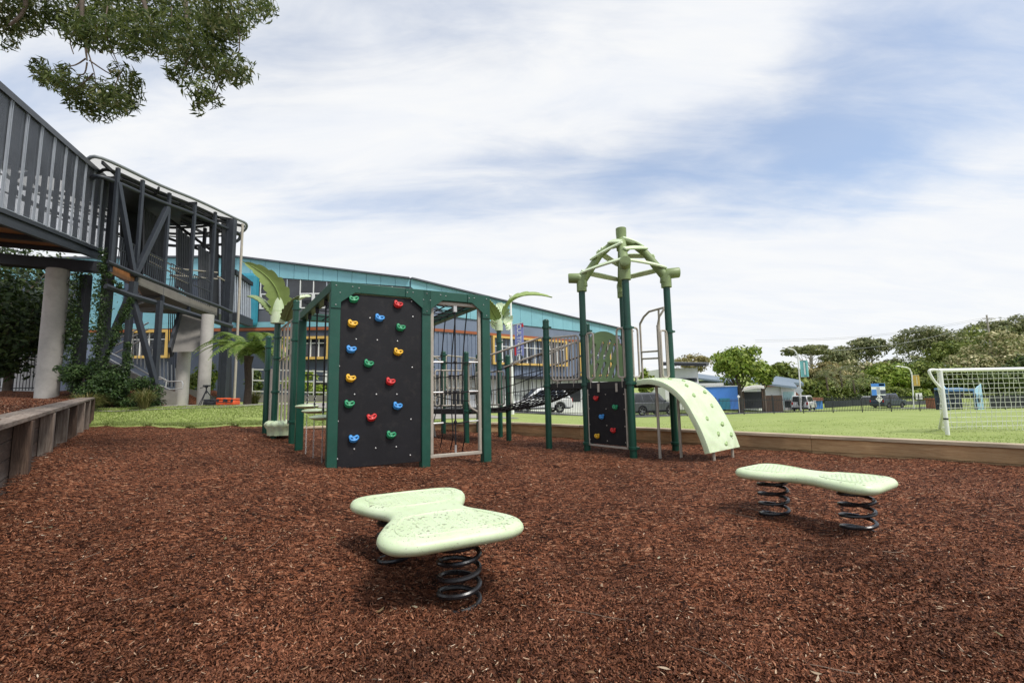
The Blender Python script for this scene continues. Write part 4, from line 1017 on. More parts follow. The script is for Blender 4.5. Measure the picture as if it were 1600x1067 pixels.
def crown(label, post_px, base_px, ztop_px, zc_px, Y, leaves, rad):
    p = xy(Gt(*base_px)) if base_px else xy(at(post_px, 680, Y))
    T = thing('palm_post', label, 'play post', (p.x, p.y, gzf(p.x, p.y)))
    z0 = at(post_px, zc_px, p.y).z; z1 = at(post_px, ztop_px, p.y).z
    mb = MB(); round_post(mb, p, z0 + .05, (z0 * .45, z0 * .72, z0 - .28), cap=False); mb.build('post', M['green'], T, smooth=40)
    c = MB(); h = z1 - z0
    c.lathe([(.06, z0), (rad, z0 + .004), (rad * 1.02, z0 + h * .45), (rad * .93, z0 + h * .46), (rad * 1.0, z0 + h * .48), (rad * .98, z1 - .01), (rad * .8, z1), (.01, z1 + .02)], (p.x, p.y, 0), 20)
    c.build('collar', M['lime'], T, smooth=35)
    for pts, mode, W, mm in leaves:
        q = [at(a, b, p.y + dy) for a, b, dy in pts]; l = MB()
        if mode == 'face': fn = lambda t, s: t.cross(view(q[1])).normalized()
        else: fn = lambda t, s: (view(q[1]) * 1.0 + V((.25, 0, .25))).normalized()
        palm_leaf(l, q, fn, W); l.build('leaf', M[mm], T, smooth=70)
    return p
M['leaf_under'] = mat('dark_lime_plastic', (0.25, 0.34, 0.10), 0.5, var=.1, vs=5)
crown('green post topped by a big lime plastic palm leaf left of the climbing frame', 426.5, (427, 684), 466, 506, 10, [
    (((436, 496, 0), (448, 438, -.15), (379, 409, -.6)), 'face', .215, 'leaf_under'), (((428, 492, 0), (412, 462, -.2), (386, 464, -.5)), 'edge', .16, 'lime_old'),
    (((446, 502, 0), (450, 482, -.3), (468, 462, -.5)), 'face', .12, 'lime_old'), (((446, 496, .1), (462, 462, .3), (486, 462, .7)), 'edge', .18, 'lime')], .135)
crown('green post with lime palm leaf arching right, behind the climbing frame corner', 782.5, (782, 680), 500, 517, 11, [
    (((786, 494, 0), (796, 448, .1), (863, 464, .3)), 'edge', .26, 'leaf_under'), (((778, 500, 0), (766, 484, -.2), (764, 468, -.5)), 'face', .16, 'leaf_under'),
    (((784, 500, .1), (786, 482, .3), (776, 474, .6)), 'face', .20, 'lime'), (((788, 506, 0), (796, 500, .1), (801, 493, .3)), 'face', .10, 'lime'), (((778, 510, 0), (770, 508, -.1), (768, 500, -.2)), 'face', .09, 'lime'), (((790, 512, 0), (797, 511, 0), (796, 505, .1)), 'face', .08, 'lime')], .095)
# ---------------------------------------------------------------- stepping platform at left
g1, g2 = xy(Gt(455.5, 693)), xy(Gt(414, 675))
T = thing('stepping_platform', 'scalloped lime step between green posts with tall beige bars, left of the climbing frame', 'step platform', g1.lerp(g2, .5))
for p, z, cl in ((g1, at(455, 469, g1.y).z, (.55, 2.45, 2.70, 2.1)), (g2, at(414, 525, g2.y).z, (1.6, 2.1))):
    mb = MB(); round_post(mb, p, z, cl); mb.build('post', M['green'], T, smooth=40)
cs = xy(at(440, 668, (g1.y + g2.y) / 2)); zt = at(440, 657, cs.y).z
s = MB(); NN = 72; rings = []
for (r_, z, sc_) in ((.02, zt, 0), (.24, zt, 0), (.29, zt - .02, .2), (.31, zt - .06, .6), (.29, zt - .11, 1), (.25, zt - .16, 1), (.24, zt - .28, 1), (.02, zt - .285, 0)):
    rings.append([cs + V(((r_ + .016 * sc_ * math.cos(12 * a)) * math.cos(a), (r_ + .016 * sc_ * math.cos(12 * a)) * math.sin(a), z + .012 * (1 if z == zt and r_ > .1 else 0) * math.cos(12 * a))) for a in np.linspace(0, 2 * math.pi, NN, endpoint=False)])
vs = [p for r_ in rings for p in r_]; fs = [(i * NN + k, i * NN + (k + 1) % NN, (i + 1) * NN + (k + 1) % NN, (i + 1) * NN + k) for i in range(len(rings) - 1) for k in range(NN)]
fs += [tuple(range(NN - 1, -1, -1)), tuple(range((len(rings) - 1) * NN, len(rings) * NN))]
s.add(vs, fs); s.build('step', M['lime'], T, smooth=50)
bb = MB()
pp_ = xy(at(428, 690, g1.y + .9))
z0, z1 = at(428, 518, pp_.y).z, at(455, 496, g1.y).z
bb.tube([pp_ + up * z0, g1 + up * z1], .021, 8)
for t in (.16, .38, .58, .78): q = pp_.lerp(g1, t); bb.tube([q + up * lerp(z0, z1, t), q + up * (zt - .05)], .021, 8)
bb.tube([pp_ + up * 1.75, g1 + up * 1.85], .015, 6)
q = g2 + V((.13, -.03, 0)); bb.tube([q + up * 1.62, q + up * 0.0], .05, 10); bb.build('bar', M['beige'], T, smooth=50)
# ---------------------------------------------------------------- elevated walkway
def perfmat(name, c, alpha):
    m, nt, b = newmat(name); L = nt.links.new
    tc = nt.nodes.new('ShaderNodeTexCoord'); n = nd(nt, 'ShaderNodeTexNoise', inp={'Scale': 1.5, 'Detail': 4.0}); L(tc.outputs['Object'], n.inputs[0])
    r = ramp(nt, [(0.3, [x * .85 for x in c]), (0.7, [x * 1.15 for x in c])]); L(n.outputs[0], r.inputs[0]); L(r.outputs[0], b.inputs['Base Color'])
    b.inputs['Roughness'].default_value = .5; b.inputs['Metallic'].default_value = .3
    # round perforations, 22 mm pitch
    v = nd(nt, 'ShaderNodeTexVoronoi', inp={'Scale': 45.0, 'Randomness': 0.0}); L(tc.outputs['Object'], v.inputs['Vector'])
    g = nd(nt, 'ShaderNodeMath', operation='LESS_THAN'); g.inputs[1].default_value = alpha; L(v.outputs['Distance'], g.inputs[0])
    t = nt.nodes.new('ShaderNodeBsdfTransparent'); mx = nt.nodes.new('ShaderNodeMixShader'); L(g.outputs[0], mx.inputs[0]); L(b.outputs[0], mx.inputs[1]); L(t.outputs[0], mx.inputs[2])
    L(mx.outputs[0], nt.nodes['Material Output'].inputs[0]); return m
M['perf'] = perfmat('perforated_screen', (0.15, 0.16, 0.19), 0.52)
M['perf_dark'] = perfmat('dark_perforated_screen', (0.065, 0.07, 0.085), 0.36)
M['alu_dark'] = mat('grey_aluminium_trim', (0.27, 0.29, 0.33), .45, .3, var=.1)
M['alu'] = mat('pale_aluminium_trim', (0.38, 0.41, 0.46), .4, .3, var=.1)
M['char_light'] = mat('grey_roof_edge', (0.20, 0.215, 0.225), .5, .1, var=.12)
M['roofpale'] = mat('pale_roof_sheet', (0.50, 0.50, 0.48), .6, var=.08, vs=.8)
def sheetmat():
    m, nt, b = newmat('translucent_roof_sheet'); b.inputs['Base Color'].default_value = (.62, .62, .60, 1); b.inputs['Roughness'].default_value = .5
    t = nt.nodes.new('ShaderNodeBsdfTranslucent'); t.inputs[0].default_value = (.66, .66, .64, 1); mx = nt.nodes.new('ShaderNodeMixShader'); mx.inputs[0].default_value = .6
    nt.links.new(b.outputs[0], mx.inputs[1]); nt.links.new(t.outputs[0], mx.inputs[2]); nt.links.new(mx.outputs[0], nt.nodes['Material Output'].inputs[0]); return m
M['sheet'] = sheetmat()
nbm, ntp, fbm, ftp = at(0, 317, 10.4), at(0, 132, 10.4), at(166, 390, 17), at(169, 277, 17)
fbm.x = ftp.x = (fbm.x + ftp.x) / 2; nbm.x = ntp.x = (nbm.x + ntp.x) / 2
wdir = V((fbm.x - nbm.x, fbm.y - nbm.y, 0)).normalized(); wno = V((-wdir.y, wdir.x, 0)); WW = 2.9     # wno points away from the camera, to the left
def wb(t, o=0.0, dz=0.0): return nbm.lerp(fbm, t) + wno * o + up * dz
def wt(t, o=0.0, dz=0.0): return ntp.lerp(ftp, t) + wno * o + up * dz
T = thing('elevated_walkway', 'charcoal covered elevated walkway with perforated grey screens and timber soffit', 'walkway', (nbm.x, nbm.y, 1.3))
t0, t1 = -.50, 1.0; st = .107
cuts = [.037 + st * i for i in range(-5, 10)]
for i in range(len(cuts) - 1):
    a, b = cuts[i] + .006, cuts[i + 1] - .006
    s = MB(); s.hexa([wb(a, 0, -.06), wb(a, .02, -.06), wb(b, .02, -.06), wb(b, 0, -.06), wt(a, 0, -.12), wt(a, .02, -.12), wt(b, .02, -.12), wt(b, 0, -.12)])
    sc_p = s.build('screen_panel', M['perf'], T, smooth=0)
    f = MB()
    for q in (a, b): f.beam(wb(q, -.02, -.05), wt(q, -.02, -.11), .018, .03, wno)
    f.beam(wb(a, -.02, -.03), wb(b, -.02, -.03), .03, .022, up); f.beam(wt(a, -.02, -.13), wt(b, -.02, -.13), .03, .04, up)
    f.build('panel_frame', M['alu'], sc_p, smooth=0)
for i in range(len(cuts)):
    s = MB(); q = cuts[i]; s.beam(wb(q, .12, -.05), wt(q, .12, -.05), .09, .10, wno); s.build('post', M['char'], T, smooth=0)
bk = MB()
for i in range(len(cuts) - 1):
    if i % 3 == 1: continue
    a, b = cuts[i] + .006, cuts[i + 1] - .006
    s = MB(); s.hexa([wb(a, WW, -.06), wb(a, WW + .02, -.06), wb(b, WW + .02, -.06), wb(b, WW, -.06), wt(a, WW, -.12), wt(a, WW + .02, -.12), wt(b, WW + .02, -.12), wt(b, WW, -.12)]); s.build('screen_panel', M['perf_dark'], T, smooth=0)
s = MB(); s.hexa([wt(t0, -.03, -.20), wt(t0, WW + .1, -.20), wt(t1, WW + .1, -.20), wt(t1, -.03, -.20), wt(t0, -.03, -.12), wt(t0, WW + .1, -.12), wt(t1, WW + .1, -.12), wt(t1, -.03, -.12)]); s.build('roof', M['char2'], T, smooth=0)
s = MB(); s.beam(wt(t0, -.05, -.20), wt(t1, -.05, -.20), .03, .17, up); s.build('gutter', M['char'], T, smooth=0)
s = MB(); s.hexa([wb(t0, .1, -.20), wb(t0, WW, -.20), wb(t1, WW, -.20), wb(t1, .1, -.20), wb(t0, .1, -.02), wb(t0, WW, -.02), wb(t1, WW, -.02), wb(t1, .1, -.02)]); s.build('deck', M['char2'], T, smooth=0)
s = MB(); s.hexa([wb(t0, .3, -.25), wb(t0, WW - .2, -.25), wb(t1, WW - .2, -.25), wb(t1, .3, -.25), wb(t0, .3, -.203), wb(t0, WW - .2, -.203), wb(t1, WW - .2, -.203), wb(t1, .3, -.203)]); s.build('soffit', M['soffit'], T, smooth=0)
for o in (.05, WW):
    s = MB(); s.beam(wb(t0, o, -.10), wb(t1, o, -.10), .16, .10, up); s.beam(wb(t0, o + .04, -.20), wb(t1, o + .04, -.20), .06, .11, up); s.beam(wb(t0, o + .02, -.34), wb(t1, o + .02, -.34), .16, .17, up); s.build('edge_beam', M['char'], T, smooth=0)
for i in range(0, len(cuts), 3):
    s = MB(); q = cuts[i]; s.beam(wb(q, .15, -.33), wb(q, WW - .1, -.33), .12, .15, up); s.build('cross_beam', M['char2'], T, smooth=0)
hr = MB()
for o in (.35, WW - .3):
    for h in (.55, .95): hr.cut().tube([wb(t0, o, h), wb(t1, o, h)], .022, 6)
hr.each('handrail', M['beige'], T)
pc = at(82, 520, 16.0); pz0 = bank_z(pc.x, pc.y); pz1 = at(91, 421, 16.0).z
s = MB(); s.lathe([(.315, pz0 - .3), (.315, pz1 - .02), (.30, pz1)], (pc.x, pc.y, 0), 32)
tag(s.build('concrete_column', M['concrete'], origin=(pc.x, pc.y, pz0)), 'thick round pale concrete column holding up the elevated walkway at the far left', 'column')
s = MB(); s.beam(V((pc.x, pc.y, pz1 + .18)) - wno * 1.2, V((pc.x, pc.y, pz1 + .18)) + wno * 1.5, .45, .36, up); s.build('pier_head', M['char2'], T, smooth=0)

# ---------------------------------------------------------------- stair tower
RP = [(130, 15.25), (160, 15.12), (178, 15.5), (221, 16.5), (250, 17.2), (267, 17.7), (310, 18.7), (330, 19.2), (344, 19.8), (365, 20.6), (375, 21.2)]
def yr(px): return float(np.interp(px, [a for a, b in RP], [b for a, b in RP]))
def rp(px, py, dy=0.0): return at(px, py, yr(px) + dy)
RZ = 9.3
plan = [V((-17.2, 15.0, 0)), V((-15.6, 14.75, 0))] + [xy(at(px, {130: 232, 160: 228, 250: 274, 310: 302, 365: 333}[px], y)) for px, y in RP if px in (130, 160, 250, 310, 365)] + [V((-12.65, 21.5, 0)), V((-13.6, 22.6, 0)), V((-15.2, 23.0, 0)), V((-17.5, 22.8, 0)), V((-18.6, 20.5, 0)), V((-18.8, 17, 0))]
PL = crom(plan, 5, True)
T = thing('stair_tower', 'curved charcoal steel stair tower with pale round edged roof and diagonal braces', 'stair tower', (-15, 18.5, .8))
cpl = sum(PL, V((0, 0, 0))) / len(PL)
def ins(k, z): return [V((cpl.x + (p.x - cpl.x) * k, cpl.y + (p.y - cpl.y) * k, z)) for p in PL]
s = MB(); A_, B_, n_ = ins(.985, RZ), ins(.62, RZ + .05), len(PL)      # translucent sheets round the edge, solid roof in the middle
s.add(A_ + B_, [(k, (k + 1) % n_, n_ + (k + 1) % n_, n_ + k) for k in range(n_)]); rs = s.build('roof_sheet', M['sheet'], T, smooth=30)
s = MB(); s.prism([(p.x, p.y) for p in ins(.63, 0)], (0, 0, RZ - .02), (1, 0, 0), (0, 1, 0), .10); s.build('roof', M['char2'], T, smooth=30)
s = MB(); s.tube([p for p in ins(1, RZ)], .06, 8, closed=True); s.build('roof_rim', M['char_light'], T, smooth=60)
s = MB()
for k in (.82, .62): s.cut().tube(ins(k, RZ - .12), .06, 6, closed=True)
for i in range(0, len(PL), 5): s.cut().beam(ins(.45, RZ - .12)[i], ins(.98, RZ - .12)[i], .06, .12)
s.each('rafter', M['char2'], T)
s = MB(); s.tube(ins(.93, 8.72), .075, 8, closed=True); s.build('ring_beam', M['char'], T, smooth=60)
posts = [178, 221, 267, 310, 344, 365]
ytop = {178: 245, 221: 263, 267: 284, 310: 302, 344: 320, 365: 336}
ybot = {178: 425, 221: 470, 267: 476, 310: 492, 344: 502, 365: 638}
def ring(px, k=.945):     # point on the inner post line at that bearing
    p = xy(rp(px, 300)); return V((cpl.x + (p.x - cpl.x) * k, cpl.y + (p.y - cpl.y) * k, 0))
for px in posts:
    p = ring(px); zb = at(px, ybot[px], p.y).z
    s = MB(); s.beam(p + up * zb, p + up * (RZ - .08), 0.11, 0.11, V((1, 0, 0))); s.build('post', M['char'], T, smooth=0, bevel=.01)
def st_(p0, p1, w_=.15, name='brace', m='char'):
    s = MB(); s.beam(p0, p1, w_, w_, V((1, 0, 0))); return s.build(name, M[m], T, smooth=0, bevel=.012)
nA = at(210, 432, ring(215).y - .02)
st_(ring(180) + up * 8.7, nA); st_(ring(265) + up * 8.6, nA, .17); st_(nA - up * .2, at(206, 470, nA.y), .2)
nB = at(205, 458, nA.y)
st_(nB, at(158, 566, nA.y - .3), .19); st_(nB, at(243, 600, nA.y + .5), .17); st_(nB + up * .1, xy(nB) + up * 1.0, .17, 'leg'); q = at(250, 470, nA.y + .7); st_(q, xy(q) + up * 1.0, .17, 'leg'); q = at(172, 400, 16.6); st_(q + up * 3.0, xy(q) + up * 1.1, .26, 'leg', 'char2')
st_(at(135, 430, 16.5), xy(at(135, 430, 16.5)) + up * 1.1, .26, 'leg', 'char2'); 
# floor edge beams and slabs follow the ramp
ed = [(165, 447), (205, 462), (250, 475), (300, 491), (345, 505), (362, 510)]
s = MB(); s.tube([at(px, py, ring(px).y) for px, py in ed], .10, 6); s.build('floor_beam', M['char'], T, smooth=50)
s = MB(); s.tube([at(px, py, ring(px).y) for px, py in ((168, 409), (205, 425), (250, 443), (300, 463), (345, 480), (362, 488))], .07, 6); s.build('floor_beam', M['char'], T, smooth=50)
def slab(pts, dz, mname, name):
    s = MB(); a = [V(p) for p in pts]; s.hexa([p - up * dz for p in a] + a); return s.build(name, M[mname], T, smooth=0)
def inn(p, d): return p + (V((cpl.x, cpl.y, p.z)) - p).normalized() * d
for (a, b, za, zb) in ((168, 215, 409, 428), (215, 262, 428, 447), (262, 305, 447, 465), (305, 350, 465, 482)):
    p, q = inn(at(a, za, ring(a).y), .25), inn(at(b, zb, ring(b).y), .25)
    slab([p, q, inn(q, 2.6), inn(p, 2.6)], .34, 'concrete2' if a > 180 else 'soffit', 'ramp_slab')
ba = MB()
for (a, b, za, zb) in ((172, 205, 409, 424), (228, 262, 434, 447), (272, 305, 451, 465), (312, 340, 468, 479)):     # balustrade bars and rails
    p, q = inn(at(a, za, ring(a).y), .3), inn(at(b, zb, ring(b).y), .3); n_ = 9; ba.cut()
    for i in range(n_ + 1): r_ = p.lerp(q, i / n_); ba.tube([r_, r_ + up * 1.05], .016, 5)
    for h in (1.05, .62): ba.tube([p + up * h, q + up * h], .024, 6)
ba.each('balustrade', M['char'], T)
hr = MB()
for (pts, dy) in (([(233, 397), (268, 414)], 2.0), ([(233, 408), (268, 426)], 2.0), ([(265, 418), (300, 436), (300, 446), (265, 430)], 1.6), ([(268, 419), (340, 426)], 1.2), ([(268, 430), (340, 436)], 1.2), ([(340, 432), (353, 440), (352, 455)], .4)):
    hr.cut().tube([rp(px, py, dy) for px, py in pts], .03, 6)
hr.each('handrail', M['beige'], T)
def quad(pts, mname, name, th=.05):
    s = MB(); a = [V(p) for p in pts]; n_ = (a[1] - a[0]).cross(a[2] - a[0]).normalized() * th; s.hexa(a + [p + n_ for p in a]); return s.build(name, M[mname], T, smooth=0)
quad([at(188, 290, 19.4), at(224, 320, 20.2), at(224, 440, 20.2), at(188, 425, 19.4)], 'char2', 'screen_panel')
def ribbed(x0, x1, y0, y1, b0, b1, Y0, Y1):
    s = MB(); a = [at(x0, b0, Y0), at(x1, b1, Y1), at(x1, y1, Y1), at(x0, y0, Y0)]; n_ = V((.5, -.8, 0)) * .04; s.hexa([a[0], a[1], a[1] + n_, a[0] + n_, a[3], a[2], a[2] + n_, a[3] + n_]); k = 7
    for i in range(k): t = (i + .5) / k; s.beam(a[0].lerp(a[1], t) + n_ * 1.6, a[3].lerp(a[2], t) + n_ * 1.6, .05, .07, V((1, 0, 0)))
    s.build('screen_panel', M['char_mid'], T, smooth=0)
for q in ((224, 241, 327, 336, 428, 436, 19.2, 19.5), (242, 258, 337, 347, 436, 444, 19.5, 19.9), (275, 300, 356, 374, 446, 462, 19.6, 20.1), (310, 328, 383, 398, 466, 476, 20.1, 20.5)): ribbed(*q)
quad([at(328, 338, 20.8), at(342, 345, 21.2), at(342, 505, 21.2), at(328, 498, 20.8)], 'char2', 'screen_panel')
quad([at(347, 348, 21.2), at(362, 352, 21.8), at(362, 640, 21.8), at(347, 640, 21.2)], 'char2', 'screen_panel')
for px in (228, 247, 284, 303, 322):
    p = at(px, 330, 20.8); st_(xy(p) + up * 5.5, xy(p) + up * 8.9, .12, 'post', 'char2')
for (a, b) in (((186, 286, 19), (345, 402, 22)), ((262, 372, 20.5), (345, 402, 22)), ((272, 330, 20), (345, 360, 21))): st_(at(*a), at(*b), .10, 'rail', 'char2')
p = at(372, 500, 20.9); s = MB(); s.cyl((p.x, p.y, .6), (p.x, p.y, 9.1), .055, 10); s.build('downpipe', M['beige'], T)
p = at(356, 500, 20.6); st_(xy(p) + up * .6, xy(p) + up * 9.2, .26, 'post', 'char')
# landing soffit, columns and base walls under the tower
slab2 = [at(285, 486, 19.6), at(321, 491, 20.2), at(314, 549, 18.9), at(268, 550, 18.3)]
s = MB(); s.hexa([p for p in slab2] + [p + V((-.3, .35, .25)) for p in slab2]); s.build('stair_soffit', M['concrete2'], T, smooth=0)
s = MB(); s.beam(at(283, 486, 19.5), at(266, 550, 18.2), .10, .55, up); s.build('stair_stringer', M['char'], T, smooth=0)
for px, yt, Y, r_ in ((319, 492, 18.7, .225), (285, 548, 19.2, .24)):
    p = at(px, 600, Y); zt_ = at(px, yt, Y).z; s = MB(); s.lathe([(r_, lz(p.x, p.y) - .2), (r_, zt_)], (p.x, p.y, 0), 20); tag(s.build('concrete_column', M['concrete'], origin=(p.x, p.y, lz(p.x, p.y))), 'round concrete column under the stair tower landing, %s' % ('taller one beside the camera tripod' if px > 300 else 'shorter one beside the steel stair rails'), 'column')
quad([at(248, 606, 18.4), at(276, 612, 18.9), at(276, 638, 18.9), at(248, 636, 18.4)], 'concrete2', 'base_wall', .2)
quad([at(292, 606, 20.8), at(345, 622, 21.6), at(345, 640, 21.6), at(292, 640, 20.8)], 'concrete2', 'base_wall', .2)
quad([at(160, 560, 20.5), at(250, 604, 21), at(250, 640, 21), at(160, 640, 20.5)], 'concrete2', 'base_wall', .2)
sr = MB()
for (pts) in ([(166, 548), (190, 560), (238, 588)], [(166, 558), (238, 598)], [(180, 530), (205, 520), (232, 504)], [(180, 540), (232, 514)], [(180, 552), (232, 526)]):
    sr.cut().tube([at(px, py, 19.0) for px, py in pts], .03, 6)
sr.cut().tube([at(px, py, 17.9) for px, py in ((238, 586), (252, 590), (263, 596), (284, 595.5), (286, 599), (285, 607), (266, 608.5), (240, 598))], .028, 6)
sr.cut().tube([at(px, py, 18.1) for px, py in ((246, 592), (258, 592.5), (260, 596), (259, 606), (246, 603))], .028, 6)
for i in range(12): px = 208 + i * 6; sr.cut().tube([at(px, 520 + i * 5, 19.6), at(px + .5, 565 + i * 4, 19.6)], .018, 5)
sr.each('stair_rail', M['steel'], T)
bl = MB()
for i in range(8): px = 262 + i * 3.0; bl.cut().tube([at(px + 2, 482, 21.5), at(px, 604, 21.5)], .022, 5)
bl.each('gate_bar', M['char2'], T)
# ---------------------------------------------------------------- link gallery
T = thing('link_gallery', 'small grey corrugated gallery joining the stair tower to the turquoise school corner', 'gallery', (-14, 24, 0))
ga = [at(364, 428, 22.5), at(391, 447, 27)]; gb = [at(364, 488, 22.5), at(391, 499, 27)]
off = V((-2.0, .9, 0))
s = MB(); s.hexa([gb[0], gb[1], gb[1] + off, gb[0] + off, ga[0], ga[1], ga[1] + off, ga[0] + off])
n_ = 9
for i in range(n_): a = (i + .5) / n_; s.beam(gb[0].lerp(gb[1], a) + V((.03, -.02, .05)), ga[0].lerp(ga[1], a) + V((.03, -.02, -.05)), .05, .12, V((1, -.4, 0)))
s.build('screen', M['alu'], T, smooth=0)
s = MB(); s.beam(ga[0] + up * .12, ga[1] + up * .12, .3, .22); s.build('roof', M['char2'], T, smooth=0)
s = MB(); s.beam(gb[0] - up * .22, gb[1] - up * .22, .3, .42); s.build('beam', M['char'], T, smooth=0)

# ---------------------------------------------------------------- school building
class Fac:
    def __init__(s, a, b):
        s.p = xy(a); s.d = (xy(b) - xy(a)).normalized(); s.n = V((s.d.y, -s.d.x, 0))
    def sz(s, px, py):
        q = onplane(px, py, s.p, s.n); return ((q - s.p).dot(s.d), q.z)
    def box(s, mb, s0, s1, z0, z1, proud=.05, depth=.05):
        c = s.p + s.d * (s0 + s1) / 2 + s.n * (proud - depth) / 2 + up * (z0 + z1) / 2
        mb.obox(c, s.d * abs(s1 - s0) / 2, s.n * (proud + depth) / 2, up * abs(z1 - z0) / 2)
    def pbox(s, mb, x0, y0, x1, y1, proud=.05, depth=.05):
        ym = (y0 + y1) / 2; s0 = s.sz(x0, ym)[0]; s1 = s.sz(x1, ym)[0]; xm = (x0 + x1) / 2; s.box(mb, s0, s1, s.sz(xm, y1)[1], s.sz(xm, y0)[1], proud, depth)
    def poly(s, mb, pts, proud, th):
        mb.prism(pts, s.p + s.n * proud, s.d, up, th)
FB = Fac(at(640, 520, 31.6), at(640, 520, 31.6) + V((.78, .62, 0)))
FA = Fac(at(370, 520, 31.2), at(640, 520, 31.6))
T = thing('school_building', 'long two storey school with teal fascia, grey blue cladding and yellow window frames', 'building', (FB.p.x, FB.p.y, .2))
sA = FA.sz(640, 520)[0]; s370 = 0.0; sL = -20.0
rA = [FA.sz(372, 403.5), FA.sz(640, 437)]; rA[1] = (sA, rA[1][1])
z640 = rA[1][1]
rB = [(0, z640)] + [FB.sz(*q) for q in ((766, 467), (900, 499), (970, 515), (986, 519))]; sE = rB[-1][0]
slA = (rA[1][1] - rA[0][1]) / (rA[1][0] - rA[0][0])
zL = rA[0][1] - slA * (rA[0][0] - sL) * .0
# walls
s = MB(); FA.poly(s, [(sL, -.6), (sA, -.6), (sA, z640 - .05), (rA[0][0], rA[0][1] - .05), (sL, rA[0][1] - .05)], 0, -12)
wa = s.build('wall', M['navy'], T, smooth=0)
s = MB(); FB.poly(s, [(0, -.9), (sE, -1.2), (sE, rB[-1][1] - .05)] + [(a, z - .05) for a, z in rB[-2::-1]], 0, -12)
n_ = int(sE / .35)
for i in range(n_):      # standing ribs of the corrugated cladding
    a = (i + .5) * sE / n_; FB.box(s, a - .05, a + .05, 2.15, 5.55, .045, .02)
wb_ = s.build('wall', M['bluegrey'], T, smooth=0)
# teal fascia
zb640 = FA.sz(600, 449)[1]
def panels(F, top, bot, s0, s1, step, proud, mname):
    n_ = max(1, round((s1 - s0) / step)); mb = MB()
    for i in range(n_):
        a, b = lerp(s0, s1, i / n_) + .012, lerp(s0, s1, (i + 1) / n_) - .012
        tp = lambda q: float(np.interp(q, [t[0] for t in top], [t[1] for t in top])); bt = lambda q: float(np.interp(q, [t[0] for t in bot], [t[1] for t in bot]))
        F.poly(mb, [(a, bt(a)), (b, bt(b)), (b, tp(b)), (a, tp(a))], proud, -.10)
    return mb.build('fascia', M[mname], T, smooth=0)
zA = FA.sz(433, 434.5)[1]
panels(FA, [(sL, rA[0][1])] + rA, [(sL, zA), (FA.sz(433, 434)[0], zA), (sA, zb640)], sL, sA, 1.0, .12, 'teal')
panels(FB, rB, [(0, zb640), (FB.sz(700, 490)[0], 6.7), (FB.sz(797, 505)[0], 6.58), (sE, 6.5)], 0.02, sE, 1.25, .12, 'teal')
s = MB(); FB.box(s, .3, sE, 5.72, 6.5, .04, .02); s.build('cladding_band', M['bluegrey'], T, smooth=0)
rc = MB()
for F, rr in ((FA, [(sL, rA[0][1])] + rA), (FB, rB)):
    for (a, za), (b, zb) in zip(rr[:-1], rr[1:]): rc.beam(F.p + F.d * a + F.n * .1 + up * (za + .06), F.p + F.d * b + F.n * .1 + up * (zb + .06), .5, .10)
rc.build('roof_edge', M['greywall'], T, smooth=0)
# orange line all along
s = MB(); FA.box(s, sL, sA, 5.55, 5.75, .10, .02); FB.box(s, .05, sE, 5.52, 5.72, .10, .02); s.build('trim', M['orange'], T, smooth=0)
s = MB(); FA.box(s, sL, sA, 5.78, 6.15, .08, .02); s.build('fascia', M['teal'], T, smooth=0)
s = MB(); FA.box(s, FA.sz(405, 490)[0], sA, 6.16, 7.0, .05, .02); s.build('cladding_band', M['greywall'], T, smooth=0)
# turquoise corner block
s = MB(); a0, a1 = FA.sz(372, 480)[0], FA.sz(406, 480)[0]; FA.box(s, a0, a1, 5.8, zA + .3, .5, .02); s.build('corner_block', M['teal_deep'], T, smooth=0, bevel=.25)
# upper left strip of windows
wx = FA.sz(407, 470)[0]; we = sA - .3; zt_, zm_, zb_ = zA - .02, 8.28, 7.05; n_ = 11
for i in range(n_):
    a, b = lerp(wx, we, i / n_), lerp(wx, we, (i + 1) / n_)
    zt2 = min(zt_, lerp(zA, zb640, max(0, (a - FA.sz(433, 434)[0]) / (sA - FA.sz(433, 434)[0]))) - .05)
    w_ = MB(); FA.box(w_, a + .03, b - .03, zb_, zt2, .03, .02); wo = w_.build('window', M['glass'], T, smooth=0)
    f = MB(); FA.box(f, a - .03, a + .03, zb_, zt2, .09, .0)
    if i % 3 != 2:
        for z in (zb_ + .04, zm_ - .2): FA.box(f, a + .03, b - .03, z - .04, z + .04, .08, .0)
        FA.box(f, a + .04, a + .10, zb_, zm_ - .2, .085, 0); FA.box(f, b - .10, b - .04, zb_, zm_ - .2, .085, 0)
    f.build('frame', M['white'] if i % 3 != 2 else M['alu'], wo, smooth=0)
# lower left yellow window and teal glass behind the stair tower
def window(F, x0, y0, x1, y1, nm, surround=None, bar='white', fw=.075):
    ym = (y0 + y1) / 2; s0, s1 = F.sz(x0, ym)[0], F.sz(x1, ym)[0]; z1, z0 = F.sz((x0 + x1) / 2, y0)[1], F.sz((x0 + x1) / 2, y1)[1]
    w_ = MB(); F.box(w_, s0, s1, z0, z1, .03, .02); wo = w_.build('window', M['glass'], T, smooth=0)
    f = MB()
    for i in range(nm + 1): a = lerp(s0 + .04, s1 - .04, i / nm); F.box(f, a - .04, a + .04, z0 + .02, z1 - .02, .07, 0)
    F.box(f, s0, s1, (z0 + z1) / 2 + .3, (z0 + z1) / 2 + .36, .065, 0)
    f.build('frame', M[bar], wo, smooth=0)
    if surround:
        g = MB(); t = fw * 2.2
        for (a, b, c, d) in ((s0 - t, s1 + t, z1, z1 + t), (s0 - t, s1 + t, z0 - t, z0), (s0 - t, s0, z0, z1), (s1, s1 + t, z0, z1)): F.box(g, a, b, c, d, .28, .0)
        g.build('surround', M[surround], wo, smooth=0)
window(FA, 447, 530, 512, 558, 5, 'yellow')
window(FA, 205, 520, 262, 556, 4, 'yellow')
